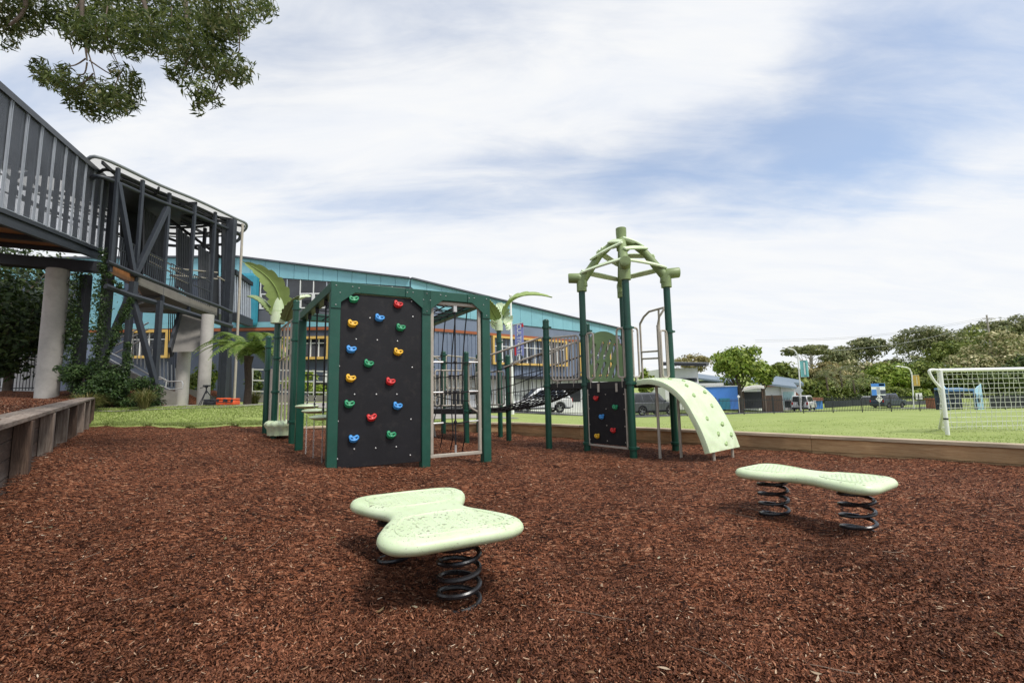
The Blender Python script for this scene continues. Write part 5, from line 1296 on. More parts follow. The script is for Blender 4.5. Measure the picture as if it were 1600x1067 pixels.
window(FB, 770, 532, 881, 568, 9, 'yellow'); window(FB, 905, 536, 950, 585, 3, 'yellow')
for x0, x1 in ((128, 156), (164, 192), (232, 290)):
    s = MB(); FA.pbox(s, x0 - 6, 436, x1, 506, .08, .02); s.build('cladding_band', M['teal'], T, smooth=0)
s = MB(); FA.pbox(s, 110, 512, 168, 560, .07, .02); s.build('cladding_band', M['bluegrey'], T, smooth=0)
# ground storey: white walls with openings
s = MB(); FB.box(s, .2, sE - .05, -1.2, 2.14, .06, .02); FA.box(s, FA.sz(505, 600)[0], sA, -.6, 2.6, .06, .02); s.build('ground_storey', M['white'], T, smooth=0)
for x0, y0, x1, y1, nm in ((706, 590, 722, 612, 3), (730, 590, 745, 612, 3), (755, 592, 768, 612, 2), (787, 594, 800, 636, 2), (803, 594, 812, 620, 1), (829, 594, 852, 616, 3)): window(FB, x0, y0, x1, y1, nm)
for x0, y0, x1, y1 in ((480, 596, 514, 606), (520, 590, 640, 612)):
    s = MB(); FA.pbox(s, x0, y0, x1, y1, .08, .0); s.build('opening_shade', M['dark'], T, smooth=0)  # black sheets on the wall stand for the shade inside openings
s = MB(); FB.pbox(s.cut(), 704, 616, 722, 634, .08, 0); FB.pbox(s.cut(), 880, 600, 906, 628, .08, .0); s.each('roller_door', M['char2'], T, smooth=0)
s = MB()
for px in (666, 684, 748, 782, 826, 872): FB.pbox(s.cut(), px - 2.2, 588, px + 2.2, 640, .5, -.2)
s.each('pillar', M['white'], T, smooth=0)
s = MB(); FB.pbox(s, 664, 588, 910, 592.5, 1.2, .0); s.build('awning', M['char2'], T, smooth=0)
# ---------------------------------------------------------------- vegetation
GREENS = {
 'mid': [(0.076, 0.124, 0.025), (0.144, 0.194, 0.039), (0.220, 0.265, 0.057), (0.315, 0.345, 0.089)],
 'bright': [(0.089, 0.154, 0.017), (0.184, 0.273, 0.032), (0.279, 0.361, 0.053), (0.368, 0.427, 0.089)],
 'gum': [(0.095, 0.124, 0.048), (0.163, 0.191, 0.075), (0.248, 0.261, 0.114), (0.344, 0.336, 0.169)],
 'dark': [(0.030, 0.057, 0.016), (0.067, 0.109, 0.024), (0.118, 0.168, 0.036), (0.183, 0.221, 0.055)],
 'rust': [(0.169, 0.154, 0.053), (0.279, 0.236, 0.091), (0.368, 0.294, 0.140), (0.228, 0.251, 0.081)],
 'flower': [(0.117, 0.162, 0.044), (0.214, 0.243, 0.081), (0.485, 0.442, 0.228), (0.619, 0.552, 0.324)],
}
GREENS['shade'] = [(0.012, 0.026, 0.008), (0.028, 0.050, 0.013), (0.048, 0.078, 0.018), (0.085, 0.115, 0.030)]  # darker greens put the walkway's shading into the left trees' leaf colour
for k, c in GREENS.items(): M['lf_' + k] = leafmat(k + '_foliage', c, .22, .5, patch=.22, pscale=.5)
M['bark'] = mat('grey_brown_bark', (0.13, 0.10, 0.075), .9, var=.35, vs=6, bump=.5, bs=25)
M['bark_pale'] = mat('pale_gum_bark', (0.34, 0.31, 0.27), .85, var=.25, vs=4, bump=.3, bs=25)
def leaf_quads(c, n, size, aspect=.45, droop=0.0, seed=0):
    """c: list of (x,y,z,rx,ry,rz,weight)"""
    r_ = np.random.default_rng(seed); c = np.array(c, float); w_ = c[:, 6] / c[:, 6].sum(); k = r_.choice(len(c), n, p=w_)
    d = r_.normal(size=(n, 3)); d /= np.linalg.norm(d, axis=1)[:, None]; rad = r_.uniform(0, 1, n) ** (1 / 2.6)
    p = c[k, :3] + d * rad[:, None] * c[k, 3:6]
    nn = d * .7 + r_.normal(size=(n, 3)) * .55 + np.array([0, 0, .45]); nn /= np.linalg.norm(nn, axis=1)[:, None]
    t = r_.normal(size=(n, 3)); t[:, 2] -= droop; t -= nn * (t * nn).sum(1)[:, None]; t /= np.linalg.norm(t, axis=1)[:, None]; b = np.cross(nn, t)
    L_ = (r_.uniform(.6, 1.3, n) * size / 2)[:, None]
    P = np.stack([p - t * L_, p + b * L_ * aspect + nn * L_ * .12, p + t * L_, p - b * L_ * aspect + nn * L_ * .12], 1).reshape(-1, 3)
    return P, np.arange(4 * n).reshape(-1, 4)
def crown_clumps(cx, cy, z0, z1, rx, ry, k, seed, shape='round', cl=.36):
    r_ = random.Random(seed); out = []; cz = (z0 + z1) / 2; rz = (z1 - z0) / 2
    for i in range(k):
        for _ in range(40):
            a = r_.uniform(0, 6.283); e = r_.uniform(-.95, 1); q = math.sqrt(max(0, 1 - e * e)); f = r_.uniform(.45, .95)
            if shape == 'umbrella' and e < -.1: continue
            if shape == 'dome' and e < -.55: continue
            break
        s_ = cl * r_.uniform(.6, 1.25)
        out.append((cx + rx * f * q * math.cos(a) * (1 - s_ * .4), cy + ry * f * q * math.sin(a) * (1 - s_ * .4), cz + rz * f * e * (1 - s_ * .3), rx * s_, ry * s_, rz * s_ * (.5 if shape == 'umbrella' else .75), s_ ** 2))
    return out
def tree(name, label, base, h, w_, z_lo, leaf='mid', n=2600, size=.42, clumps=16, seed=1, shape='round', bark='bark', tr=.16, cat='tree', group=None, dep=None, asp=.5, lean=0.0, multi=1, cl=.36):
    x, y, z = base; r_ = random.Random(seed); T = thing(name, label, cat, (x, y, z), 0, group)
    C = crown_clumps(lean, 0, z_lo, h, w_ / 2, (dep or w_) / 2, clumps, seed, shape, cl)
    if shape != 'umbrella': C = C + [(lean, 0, (z_lo + h) / 2, w_ * .46, (dep or w_) * .46, (h - z_lo) * .46, sum(c[6] for c in C) * .22)]
    P, F = leaf_quads(C, n, size, asp, seed=seed)
    npmesh('crown', P, F, M['lf_' + leaf], T)
    t = MB(); top = z_lo + (h - z_lo) * .45
    for q in range(multi):
        ax, ay = (r_.uniform(-.5, .5), r_.uniform(-.4, .4)) if multi > 1 else (0, 0)
        t.tube([(ax * .3, ay * .3, -.3), (ax + .1 * lean, ay, top * .35), (ax * 2 + .5 * lean + r_.uniform(-.1, .1) * w_ * .2, ay * 2, top * .75), (ax * 2.4 + lean, ay * 2, top)], [tr * 1.15, tr, tr * .8, tr * .5], 8)
    for c in C[:clumps]:
        if r_.random() < .75:
            s = r_.uniform(.45, .95) * top; p0 = V((lean * s / top, 0, s)); p2 = V(c[:3]); p1 = (p0 + p2) / 2 + V((r_.uniform(-.2, .2), r_.uniform(-.2, .2), -.05 * h)); t.tube(bez(p0, p1, p2, 5), [tr * .42, tr * .36, tr * .3, tr * .24, tr * .17, tr * .08], 5, caps=False)
    t.build('trunk', M[bark], T, local=True, smooth=60)
    return T
def tpx(pxc, ptop, plo, wpx, Y, pbase=None):
    """real size of a tree that stands at depth Y under the given bearing"""
    p = at(pxc, ptop, Y); z = lz(p.x, p.y); zl = at(pxc, plo, Y).z - z; return (p.x, p.y, z), p.z - z, wpx * Y / FPX, max(.3, zl)
def T_(name, label, pxc, ptop, plo, wpx, Y, **kw):
    b, h, w_, zl = tpx(pxc, ptop, plo, wpx, Y); return tree(name, label, b, h, w_, zl, **kw)
# the street tree and its neighbours
T_('street_tree', 'big round bright green street tree behind the blue shed', 1150, 536, 608, 82, 47, leaf='bright', n=5200, size=.42, clumps=30, seed=3, tr=.26, shape='dome', cl=.30)
T_('street_tree', 'smaller yellow green tree just right of the big round street tree', 1190, 566, 606, 36, 52, leaf='bright', n=1500, size=.42, clumps=10, seed=4)
T_('street_tree', 'small bright green tree seen between the tower posts', 1008, 572, 628, 26, 50, leaf='bright', n=1300, size=.4, clumps=9, seed=5)
T_('street_tree', 'brownish flowering tree behind the white house by the tower', 1082, 550, 585, 62, 92, leaf='rust', n=2400, size=.55, clumps=14, seed=6, tr=.3, shape='dome')
# wooded street side and hill to the right
W = [
 ('gum_tree', 'tall thin open gum tree behind the teal banner lamp', 1262, 531, 572, 62, 84, 'gum', 1500, .50, 12, 'umbrella', 'bark_pale'),
 ('forest_tree', 'dense dark green tree left of the teal banner lamp', 1222, 562, 622, 62, 64, 'mid', 2300, .50, 14, 'round', 'bark'),
 ('gum_tree', 'small gum tree with a flat top right of the teal banner lamp', 1302, 545, 580, 40, 92, 'gum', 1200, .55, 10, 'dome', 'bark_pale'),
 ('forest_tree', 'rusty brown flowering tree behind the teal banner', 1285, 562, 612, 64, 72, 'rust', 2300, .52, 14, 'dome', 'bark'),
 ('forest_tree', 'broad mixed green tree behind the white off road car', 1262, 590, 640, 66, 56, 'mid', 2400, .45, 16, 'round', 'bark'),
 ('gum_tree', 'round topped gum tree standing alone against the sky right of the palms', 1351, 524, 568, 54, 96, 'gum', 1900, .60, 14, 'dome', 'bark_pale'),
 ('gum_tree', 'grey green gum with a low crown left of the round topped gum', 1318, 541, 574, 46, 96, 'gum', 1300, .60, 11, 'dome', 'bark_pale'),
 ('forest_tree', 'pale flowering tree below the lone gum', 1345, 562, 610, 78, 80, 'flower', 2300, .55, 15, 'dome', 'bark'),
 ('forest_tree', 'layered bright green tree above the blue billboard', 1388, 562, 618, 74, 70, 'bright', 2600, .5, 16, 'dome', 'bark'),
 ('forest_tree', 'bushy tree right of the palm fronds over the roadside fence', 1348, 588, 634, 62, 60, 'mid', 2200, .45, 14, 'round', 'bark'),
 ('gum_tree', 'large spreading dark gum with several flat layers on the hill', 1448, 508, 566, 94, 104, 'gum', 3400, .62, 24, 'dome', 'bark_pale'),
 ('forest_tree', 'dark tree at the left foot of the large spreading gum', 1420, 556, 606, 60, 84, 'dark', 2000, .52, 14, 'round', 'bark'),
 ('forest_tree', 'dull green tree behind the yellow banner lamp', 1452, 560, 632, 80, 66, 'mid', 2800, .48, 18, 'round', 'bark'),
 ('forest_tree', 'green hill tree left of the wooden power pole', 1512, 512, 578, 86, 100, 'mid', 2700, .62, 18, 'dome', 'bark'),
 ('gum_tree', 'tall gum on the ridge behind the power pole', 1556, 494, 548, 84, 118, 'gum', 2400, .7, 16, 'dome', 'bark_pale'),
 ('gum_tree', 'tall gum at the right edge of the ridge', 1602, 486, 552, 80, 112, 'gum', 2300, .7, 16, 'dome', 'bark_pale'),
 ('forest_tree', 'cream flowering tree at the right above the goal', 1560, 516, 596, 96, 78, 'flower', 3600, .52, 20, 'dome', 'bark'),
 ('forest_tree', 'cream flowering tree over the left half of the goal crossbar', 1512, 545, 602, 70, 74, 'flower', 2600, .5, 16, 'dome', 'bark'),
 ('forest_tree', 'dark tree behind the left part of the blue dugout', 1498, 572, 640, 66, 62, 'dark', 2300, .45, 14, 'round', 'bark'),
 ('forest_tree', 'dark tree behind the right wing of the blue dugout', 1556, 574, 644, 74, 60, 'dark', 2500, .45, 15, 'round', 'bark'),
 ('forest_tree', 'dark green tree at the right edge behind the goal net', 1616, 546, 642, 80, 58, 'dark', 2700, .45, 16, 'round', 'bark'),
 ('forest_tree', 'pale green tree at the far right beyond the ridge gum', 1650, 500, 600, 80, 84, 'flower', 2000, .55, 14, 'dome', 'bark'),
 ('forest_tree', 'green hill tree between the large gum and the power pole', 1482, 528, 590, 70, 92, 'mid', 2200, .6, 16, 'dome', 'bark'),
 ('forest_tree', 'cream flowering tree above the dugout right wing', 1592, 538, 600, 70, 68, 'flower', 2300, .5, 15, 'dome', 'bark'),
 ('forest_tree', 'mid green tree between the billboard and the large gum', 1410, 552, 606, 56, 90, 'gum', 1700, .58, 14, 'dome', 'bark'),
 ('forest_tree', 'low green tree far behind the houses and the big street tree', 1215, 578, 606, 50, 100, 'mid', 1100, .6, 9, 'dome', 'bark'),
]
for i, (nm, lb, pxc, pt, pl, wp_, Y, lf_, n, sz, ck, shp, bk_) in enumerate(W):
    pl = pl + (0 if 'gum' in nm else 22)
    Y2 = 80 + (Y - 52) * .75; sz = sz * Y2 / Y
    T_(nm, lb, pxc, pt, pl, wp_ * 1.2, Y2, leaf=lf_, n=int(n * 2.2), size=sz, clumps=int(ck * 1.5), cl=.30, seed=30 + i, shape=shp, bark=bk_, tr=.22, group='trees beyond the road', multi=2 if 'gum' in nm else 1)
# roadside bushes
for i, (pxc, pt, wp_, Y, lf_, lb) in enumerate([(1310, 606, 70, 52, 'mid', 'low green roadside bush right of the white off road car'), (1405, 604, 50, 53, 'mid', 'rounded bush between the billboard and the yellow banner lamp'), (1437, 608, 46, 52, 'bright', 'leafy bush behind the small white board'), (1478, 612, 40, 50, 'mid', 'bush behind the goal post'), (1358, 612, 50, 50, 'dark', 'dark bush under the blue billboard'), (1580, 612, 60, 50, 'dark', 'dark bush right of the dugout')]):
    Y = Y + 27; b, h, w_, zl = tpx(pxc, pt, 640, wp_, Y); tree('roadside_bush', lb, b, h, w_, .1, leaf=lf_, n=1800, size=.5, clumps=12, seed=80 + i, tr=.06, cat='bush', group='bushes along the road', dep=2.5)
# palms by the road
M['lf_palm'] = leafmat('palm_frond', [(0.085, 0.115, 0.04), (0.14, 0.17, 0.065), (0.19, 0.21, 0.10), (0.17, 0.14, 0.075)], .2, .5)
def palm(label, pxc, ptop, Y, seed):
    r_ = random.Random(seed); p = at(pxc, ptop, Y); z = lz(p.x, p.y); h = p.z - z - 1.0; T = thing('palm_tree', label, 'palm', (p.x, p.y, z), 0, 'palms beyond the road')
    t = MB(); t.tube([(0, 0, -.2), (.05, 0, h * .5), (0, .05, h)], [.2, .15, .13], 8); t.build('trunk', M['bark'], T, local=True)
    vs = []; fs = []
    for i in range(22):
        a = r_.uniform(0, 6.28); e = r_.uniform(-.2, 1.25); l = r_.uniform(2.6, 3.8); d = V((math.cos(a), math.sin(a), 0)); C = bez(V((0, 0, h)), V((0, 0, h)) + d * l * .5 * math.cos(e * .8) + up * l * .6 * math.sin(e), V((0, 0, h)) + d * l + up * l * (math.sin(e) * .6 - .55), 12); sd = V((-d.y, d.x, 0))
        for k in range(1, 13):
            for sg in (-1, 1):
                q = C[k]; tt = (C[k] - C[k - 1]).normalized(); ll = .75 * math.sin(.3 + k / 13 * 2.6); e2 = q + (sd * sg + tt * .7 - up * .45).normalized() * ll; o = len(vs); vs += [q - tt * .05, q + tt * .05, e2]; fs.append((o, o + 1, o + 2))
    npmesh('fronds', [tuple(v) for v in vs], fs, M['lf_palm'], T)
palm('palm with drooping fronds right of the teal banner', 1290, 578, 79, 1); palm('palm with grey green fronds beside the brown tree', 1312, 570, 81, 2); palm('palm with a low crown left of the billboard', 1332, 584, 79, 3)

# ---------------------------------------------------------------- trees and planting at the left
for i, (x, y, h, w_, lb) in enumerate([(-24.5, 21, 8.2, 8, 'large dark leafy tree under the elevated walkway at the far left'), (-20.2, 18.6, 5.2, 4.6, 'dark shrubby tree behind the thick concrete column'), (-29, 26, 10, 10, 'tall dark tree behind the white board at the left edge')]):
    tree('shaded_tree', lb, (x, y, 1.4), h, w_, .3, leaf='shade', n=5200, size=.26, clumps=34, seed=120 + i, tr=.14, asp=.45)
M['lf_ivy'] = leafmat('ivy_leaf', [(0.014, 0.034, 0.010), (0.028, 0.060, 0.014), (0.048, 0.090, 0.022), (0.075, 0.12, 0.035)], .15, .5)
def shrub(label, pxc, ptop, pbot, wpx, Y, n, seed, size=.085, name='garden_shrub'):
    p = at(pxc, pbot, Y); z = bank_z(p.x, p.y) - .05; h = at(pxc, ptop, Y).z - z; w_ = wpx * Y / FPX
    T = thing(name, label, 'shrub', (p.x, p.y, z)); C = crown_clumps(0, 0, .02, h, w_ / 2, .9, 18, seed, 'round', .40)
    P, F = leaf_quads(C, int(n * 1.5), size, .55, seed=seed); npmesh('foliage', P, F, M['lf_ivy'], T)
    t = MB(); r_ = random.Random(seed)
    for q in range(5): t.tube([(r_.uniform(-.2, .2), r_.uniform(-.2, .2), -.1), (r_.uniform(-.3, .3) * w_, r_.uniform(-.3, .3), h * .7)], [.02, .008], 5)
    t.build('stem', M['bark'], T, local=True)
shrub('dark leafy shrub right of the thick concrete column', 128, 560, 606, 60, 16.2, 3200, 1); shrub('dark shrub at the foot of the crossed steel braces', 178, 566, 612, 66, 15.9, 3400, 2); shrub('dark shrub right of the crossed braces by the steel stair rails', 226, 588, 626, 56, 15.9, 2600, 3)
shrub('low dark ground shrub behind the left tussock', 150, 584, 620, 70, 15.7, 2400, 4)
def vine(label, pts, Y, n, rad, seed):
    P3 = [at(px, py, Y) for px, py in pts]; c = []
    for a, b in zip(P3[:-1], P3[1:]):
        k = max(2, int((b - a).length / .22))
        for i in range(k): q = a.lerp(b, i / k); rr = rad * random.uniform(.6, 1.4); c.append((q.x, q.y, q.z, rr, rr, rr * 1.2, rr))
    o = tuple(P3[-1]); P, F = leaf_quads(c, int(n * 1.5), .068, .6, droop=.6, seed=seed); ob = npmesh('climbing_vine', P, F, M['lf_ivy'], None, origin=o); tag(ob, label, 'vine')
vine('green vine climbing the dark post right of the concrete column', [(122, 432), (118, 480), (112, 540), (110, 600)], 16.1, 1500, .20, 5)
vine('green vine climbing the middle dark post below the walkway end', [(163, 395), (160, 440), (158, 500), (150, 560), (148, 600)], 15.9, 2000, .22, 6)
vine('green vine growing along the sloping brace and down to the stair rail', [(204, 470), (190, 500), (178, 530), (166, 560), (160, 590)], 15.7, 1400, .16, 7)
vine('thin green vine on the short post beside the stair rails', [(200, 540), (198, 570), (196, 605)], 15.7, 700, .15, 8)
vine('thin vine trailing along the floor beam from the walkway end', [(162, 420), (178, 440), (195, 452)], 15.6, 350, .09, 9)
# tussocks
M['lf_tuss'] = leafmat('tussock_blade', [(0.09, 0.10, 0.025), (0.16, 0.16, 0.05), (0.23, 0.20, 0.08), (0.10, 0.13, 0.03)], .25, .5)
def tussock(label, pxc, pbot, Y, h, w_, n, seed, name='grass_tussock'):
    r_ = random.Random(seed); p = at(pxc, pbot, Y); z = min(p.z, bank_z(p.x, p.y)) if p.x < -12.3 else lz(p.x, p.y); vs = []; fs = []
    for i in range(n):
        a = r_.uniform(0, 6.28); l = r_.uniform(.6, 1.1) * h; sp = r_.uniform(.1, 1) * w_; d = V((math.cos(a), math.sin(a), 0)); sd = V((-d.y, d.x, 0)) * r_.uniform(.006, .012); b0 = d * r_.uniform(0, .12)
        C = bez(b0, b0 + d * sp * .35 + up * l, b0 + d * sp + up * l * r_.uniform(.35, .95), 4); o = len(vs)
        for k, c in enumerate(C): ww = (1 - (k / 4) ** 2) + .05; vs += [c - sd * ww, c + sd * ww]
        fs += [(o + 2 * k, o + 2 * k + 1, o + 2 * k + 3, o + 2 * k + 2) for k in range(4)]
    ob = npmesh(name, [tuple(v) for v in vs], fs, M['lf_tuss']); ob.location = (p.x, p.y, z); tag(ob, label, 'grass clump')
tussock('wide yellow green grass tussock in front of the shrubs by the column', 138, 616, 14.6, .75, .85, 520, 1); tussock('upright yellow green grass tussock nearer the concrete stair base', 226, 630, 14.9, .70, .55, 420, 2)
tussock('low grass clump beside the tripod under the tree fern', 398, 634, 19.5, .6, .5, 200, 3)
# tree fern
def fern():
    p = at(386, 632, 17.5); z = lz(p.x, p.y); zt_ = at(386, 556, 17.5).z; T = thing('tree_fern', 'bright green tree fern with a dark trunk left of the play post', 'tree fern', (p.x, p.y, z)); h = zt_ - z
    t = MB(); t.tube([(0, 0, -.2), (.03, 0, h * .4), (-.03, 0, h * .8), (0, 0, h)], [.15, .12, .13, .17], 9); t.build('trunk', mat('fern_trunk', (0.045, 0.032, 0.022), .95, var=.4, vs=10, bump=.8, bs=30), T, local=True)
    r_ = random.Random(9); vs = []; fs = []; ribs = MB()
    for i in range(30):
        a = i / 30 * 6.283 * 2.4 + r_.uniform(-.2, .2); e = r_.uniform(.15, 1.0); l = r_.uniform(1.4, 2.1); d = V((math.cos(a), math.sin(a), 0)); sd = V((-d.y, d.x, 0))
        C = bez(V((0, 0, h)), V((0, 0, h)) + d * l * .5 + up * l * (.35 + .6 * e), V((0, 0, h)) + d * l + up * l * (.55 * e - .30), 26); ribs.tube(C[::4], .010, 4)
        for k in range(2, 27):
            s = k / 26; ll = .34 * math.sin(math.pi * min(1, s * .9 + .12)) ** .8; tt = (C[k] - C[k - 1]).normalized()
            for sg in (-1, 1):
                dr = (sd * sg + tt * .45 - up * .22).normalized(); q = C[k]; w_ = .030; o = len(vs); nn = tt * w_; vs += [q - nn, q + dr * ll * .5 - nn * 1.1 + up * .01, q + dr * ll, q + dr * ll * .5 + nn * 1.1 + up * .01, q + nn]; fs += [(o, o + 1, o + 3, o + 4)]
                vs += []; fs += [(o + 1, o + 2, o + 2, o + 3)] if False else []
                vs += [q + dr * ll * .5 - nn * 1.1 + up * .01, q + dr * ll - nn * .1, q + dr * ll + nn * .1, q + dr * ll * .5 + nn * 1.1 + up * .01]; fs.append((o + 5, o + 6, o + 7, o + 8))
    M['lf_fern'] = leafmat('fern_frond', [(0.085, 0.15, 0.025), (0.135, 0.22, 0.038), (0.195, 0.285, 0.058), (0.26, 0.33, 0.095)], .4, .5)
    npmesh('fronds', [tuple(v) for v in vs], fs, M['lf_fern'], T); ribs.build('midrib', M['lf_fern'], T, local=True)
fern()
for i, (pxc, pt, wp_, Y, lb) in enumerate([(470, 575, 60, 27, 'green garden tree behind the white rail fence'), (398, 580, 30, 24, 'dark leafy bush behind the tree fern'), (500, 600, 50, 28, 'yellow green bush between wall and rail fence'), (322, 560, 40, 27, 'bright leafy tree seen under the stair tower'), (300, 580, 30, 26, 'leafy bush seen between the concrete columns')]):
    b, h, w_, zl = tpx(pxc, pt, 640, wp_, Y); tree('garden_tree', lb, b, h, w_, .3, leaf=('bright', 'dark', 'bright', 'bright', 'mid')[i], n=1500, size=.2, clumps=12, seed=150 + i, tr=.06)

# ---------------------------------------------------------------- overhanging tree
def overhang():
    T = thing('overhanging_tree', 'tall tree at the left whose leafy flowering branches hang into the top of the view', 'tree', (-8.2, 4.2, .9))
    cl = []; tw = MB(); r_ = random.Random(5); root = V((-8.2, 4.2, .9)); inv = INV[T.name]
    def blob(px, py, rx, ry, w_=1.0, Y=None):
        Y = Y or r_.uniform(5.2, 6.4); c = at(px, py, Y); a, b = rx * Y / FPX, ry * Y / FPX; cl.append((c.x + 8.2, c.y - 4.2, c.z - .9, a * 1.15, max(a, b) * .9, b * 1.15, w_ * a * b)); return c
    B = [(20, 20, 45, 30), (60, 15, 50, 25), (115, 20, 50, 28), (170, 15, 55, 28), (225, 15, 60, 30), (285, 15, 60, 32), (345, 12, 55, 30), (395, 8, 38, 20), (415, 12, 18, 14),
         (8, 55, 10, 26), (25, 45, 16, 14), (165, 50, 45, 26), (215, 50, 45, 28), (265, 50, 48, 30), (315, 50, 48, 28), (350, 40, 35, 26), (372, 45, 18, 16),
         (120, 45, 26, 26), (150, 62, 26, 16), (205, 78, 20, 14), (250, 72, 34, 16), (300, 80, 40, 22), (335, 90, 42, 22), (370, 108, 32, 18), (345, 115, 40, 14), (285, 110, 26, 16), (310, 140, 26, 16), (330, 155, 18, 12), (308, 168, 8, 14), (275, 118, 14, 12),
         (62, 104, 14, 14), (75, 122, 22, 16), (95, 130, 26, 14), (115, 140, 26, 14), (130, 160, 24, 18), (150, 172, 28, 18), (175, 155, 30, 18), (200, 150, 22, 20), (208, 130, 16, 14), (160, 140, 36, 14), (185, 165, 26, 14), (100, 110, 12, 12), (190, 112, 20, 12)]
    pos = [blob(*b) for b in B]
    P, F = leaf_quads(cl, 11500, .12, .20, droop=.5, seed=3); npmesh('crown', P, F, M['lf_gumtree'], T)
    flo = [c for i, c in enumerate(cl) if i % 3 == 0 or i in (5, 6, 20, 21, 22, 23)]
    P, F = leaf_quads(flo, 1500, .05, .8, seed=8); npmesh('blossom', P, F, M['lf_blossom'], T)
    up_ = []      # unseen upper crown keeps the light believable
    for i in range(16): up_.append((r_.uniform(-3.5, 5.5), r_.uniform(-2, 3.0), r_.uniform(7, 9.5), 1.4, 1.3, .9, 1))
    P, F = leaf_quads(up_, 1800, .13, .3, seed=4); npmesh('crown', P, F, M['lf_gumtree'], T)
    fork = root + V((.5, .3, 4.2)); tw.tube([root - up * .3, root + V((.1, .1, 1.5)), root + V((.2, .1, 3)), fork], [.32, .26, .22, .17], 12)
    limbs = [(at(130, -60, 5.9), [(128, 20), (132, 60), (136, 95)]), (at(300, -70, 5.8), [(290, 10), (300, 60), (320, 110)]), (at(30, -60, 5.6), [(40, 10), (15, 40)]), (at(210, -50, 5.7), [(230, 20), (250, 60)])]
    for e, pts in limbs:
        tw.tube(bez(fork, fork.lerp(e, .5) + up * .8, e, 8), [.15 - .014 * i for i in range(9)], 8)
        q = [e] + [at(px, py, 5.8) for px, py in pts]; tw.tube(crom(q, 3, False), [max(.006, .034 - .0028 * i) for i in range(len(q) * 3 - 2)], 6)
    for pts in ([(134, 72), (141, 92), (148, 118), (150, 140)], [(134, 92), (118, 102), (95, 106), (80, 110)], [(140, 95), (165, 112), (185, 122)], [(132, 40), (150, 58), (170, 80), (185, 105)], [(146, 115), (128, 132), (112, 140)], [(130, 30), (110, 60), (115, 85)], [(136, 98), (132, 115), (120, 118)]):
        tw.tube(crom([at(px, py, 5.8) for px, py in pts], 3, False), [max(.003, .011 - .0009 * i) for i in range(len(pts) * 3 - 2)], 5)
    for c, b in zip(pos, B):
        n0 = min(pos, key=lambda p: (p - c).length + 99 * (p is c)); s = V((c.x, c.y, c.z + .35)) if b[1] < 60 else n0
        tw.tube(bez(s, (s + c) / 2 + V((r_.uniform(-.1, .1), 0, .1)), c, 4), [.010, .009, .007, .005, .003], 4)
    tw.build('trunk', M['bark'], T, smooth=60)
M['lf_gumtree'] = leafmat('long_gum_leaf', [(0.035, 0.06, 0.014), (0.08, 0.115, 0.028), (0.13, 0.165, 0.045), (0.21, 0.24, 0.085)], .42, .45)
M['lf_blossom'] = leafmat('pale_blossom', [(0.22, 0.22, 0.10), (0.30, 0.29, 0.15), (0.16, 0.17, 0.07)], .3, .6)
overhang()
# ---------------------------------------------------------------- fences
def picket_fence(name, label, pts, h, step=.125, m='char2', zf=None, group=None, postw=.07, cat='fence'):
    zf = zf or lz; T = thing(name, label, cat, (pts[0][0], pts[0][1], zf(*pts[0])), 0, group)
    for i in range(len(pts) - 1):
        a, b = V((*pts[i], 0)), V((*pts[i + 1], 0)); n_ = max(1, round((b - a).length / 2.4))
        for k in range(n_):
            p, q = a.lerp(b, k / n_), a.lerp(b, (k + 1) / n_); p.z, q.z = zf(p.x, p.y), zf(q.x, q.y)
            s = MB(); s.beam(p, p + up * (h + .08), postw, postw, V((1, 0, 0))); s.build('post', M[m], T, smooth=0)
            s = MB()
            for z in (.16, h - .16): s.beam(p + up * z, q + up * z, .03, .035)
            m_ = int((q - p).length / step)
            for j in range(1, m_): r_ = p.lerp(q, j / m_); s.beam(r_ + up * .06, r_ + up * h, .018, .018, V((1, 0, 0)))
            s.build('picket_panel', M[m], T, smooth=0)
picket_fence('picket_fence', 'long black steel picket fence between the sports field and the road', [(-8, 24.6), (2.2, 27.3), (9.5, 31.3), (17, 34.6), (33, 35.6), (56, 37.0)], 1.18, postw=.055)
wf = at(66, 600, 18.6); wf2 = at(-60, 600, 18.6)
bz = lambda x, y: float(bed_z(np.array([x]), np.array([y]))[0])
picket_fence('picket_fence', 'black steel picket fence on the raised bed left of the concrete column', [(wf2.x, wf2.y), (wf.x, wf.y)], 1.55, zf=lambda x, y: 1.42, postw=.12)
def text_mesh(txt, size, name, m, parent, o, ux, uy, th=.01):
    cu = bpy.data.curves.new(name, 'FONT'); cu.body = txt; cu.size = size; cu.extrude = th; cu.align_x = 'CENTER'; cu.align_y = 'CENTER'
    ob = bpy.data.objects.new(name, cu); col.objects.link(ob); dg = bpy.context.evaluated_depsgraph_get(); me = bpy.data.meshes.new_from_object(ob.evaluated_get(dg))
    bpy.data.objects.remove(ob); bpy.data.curves.remove(cu); uz = ux.cross(uy); mw = Matrix((ux, uy, uz)).transposed().to_4x4(); mw.translation = o
    me.transform(INV[parent.name] @ mw); me.materials.clear(); me.materials.append(m); x = bpy.data.objects.new(name, me); col.objects.link(x); x.parent = parent; return x
b0, b1 = at(-70, 600, 20.6), at(64, 600, 20.6); T = thing('sign_board', 'long white board with dark capital letters behind the picket fence at the far left', 'sign board', (b0.x, b0.y, 1.4))
zt_, zb_ = at(30, 553, 20.6).z, 1.45
s = MB(); s.beam(V((b0.x, b0.y, (zt_ + zb_) / 2)), V((b1.x, b1.y, (zt_ + zb_) / 2)), .08, zt_ - zb_); s.build('board', M['white'], T, smooth=0)
dx = (xy(b1) - xy(b0)).normalized(); text_mesh('N', .85, 'lettering', M['char2'], T, at(3, 566, 20.55) + V((dx.y, -dx.x, 0)) * .02, dx, up)
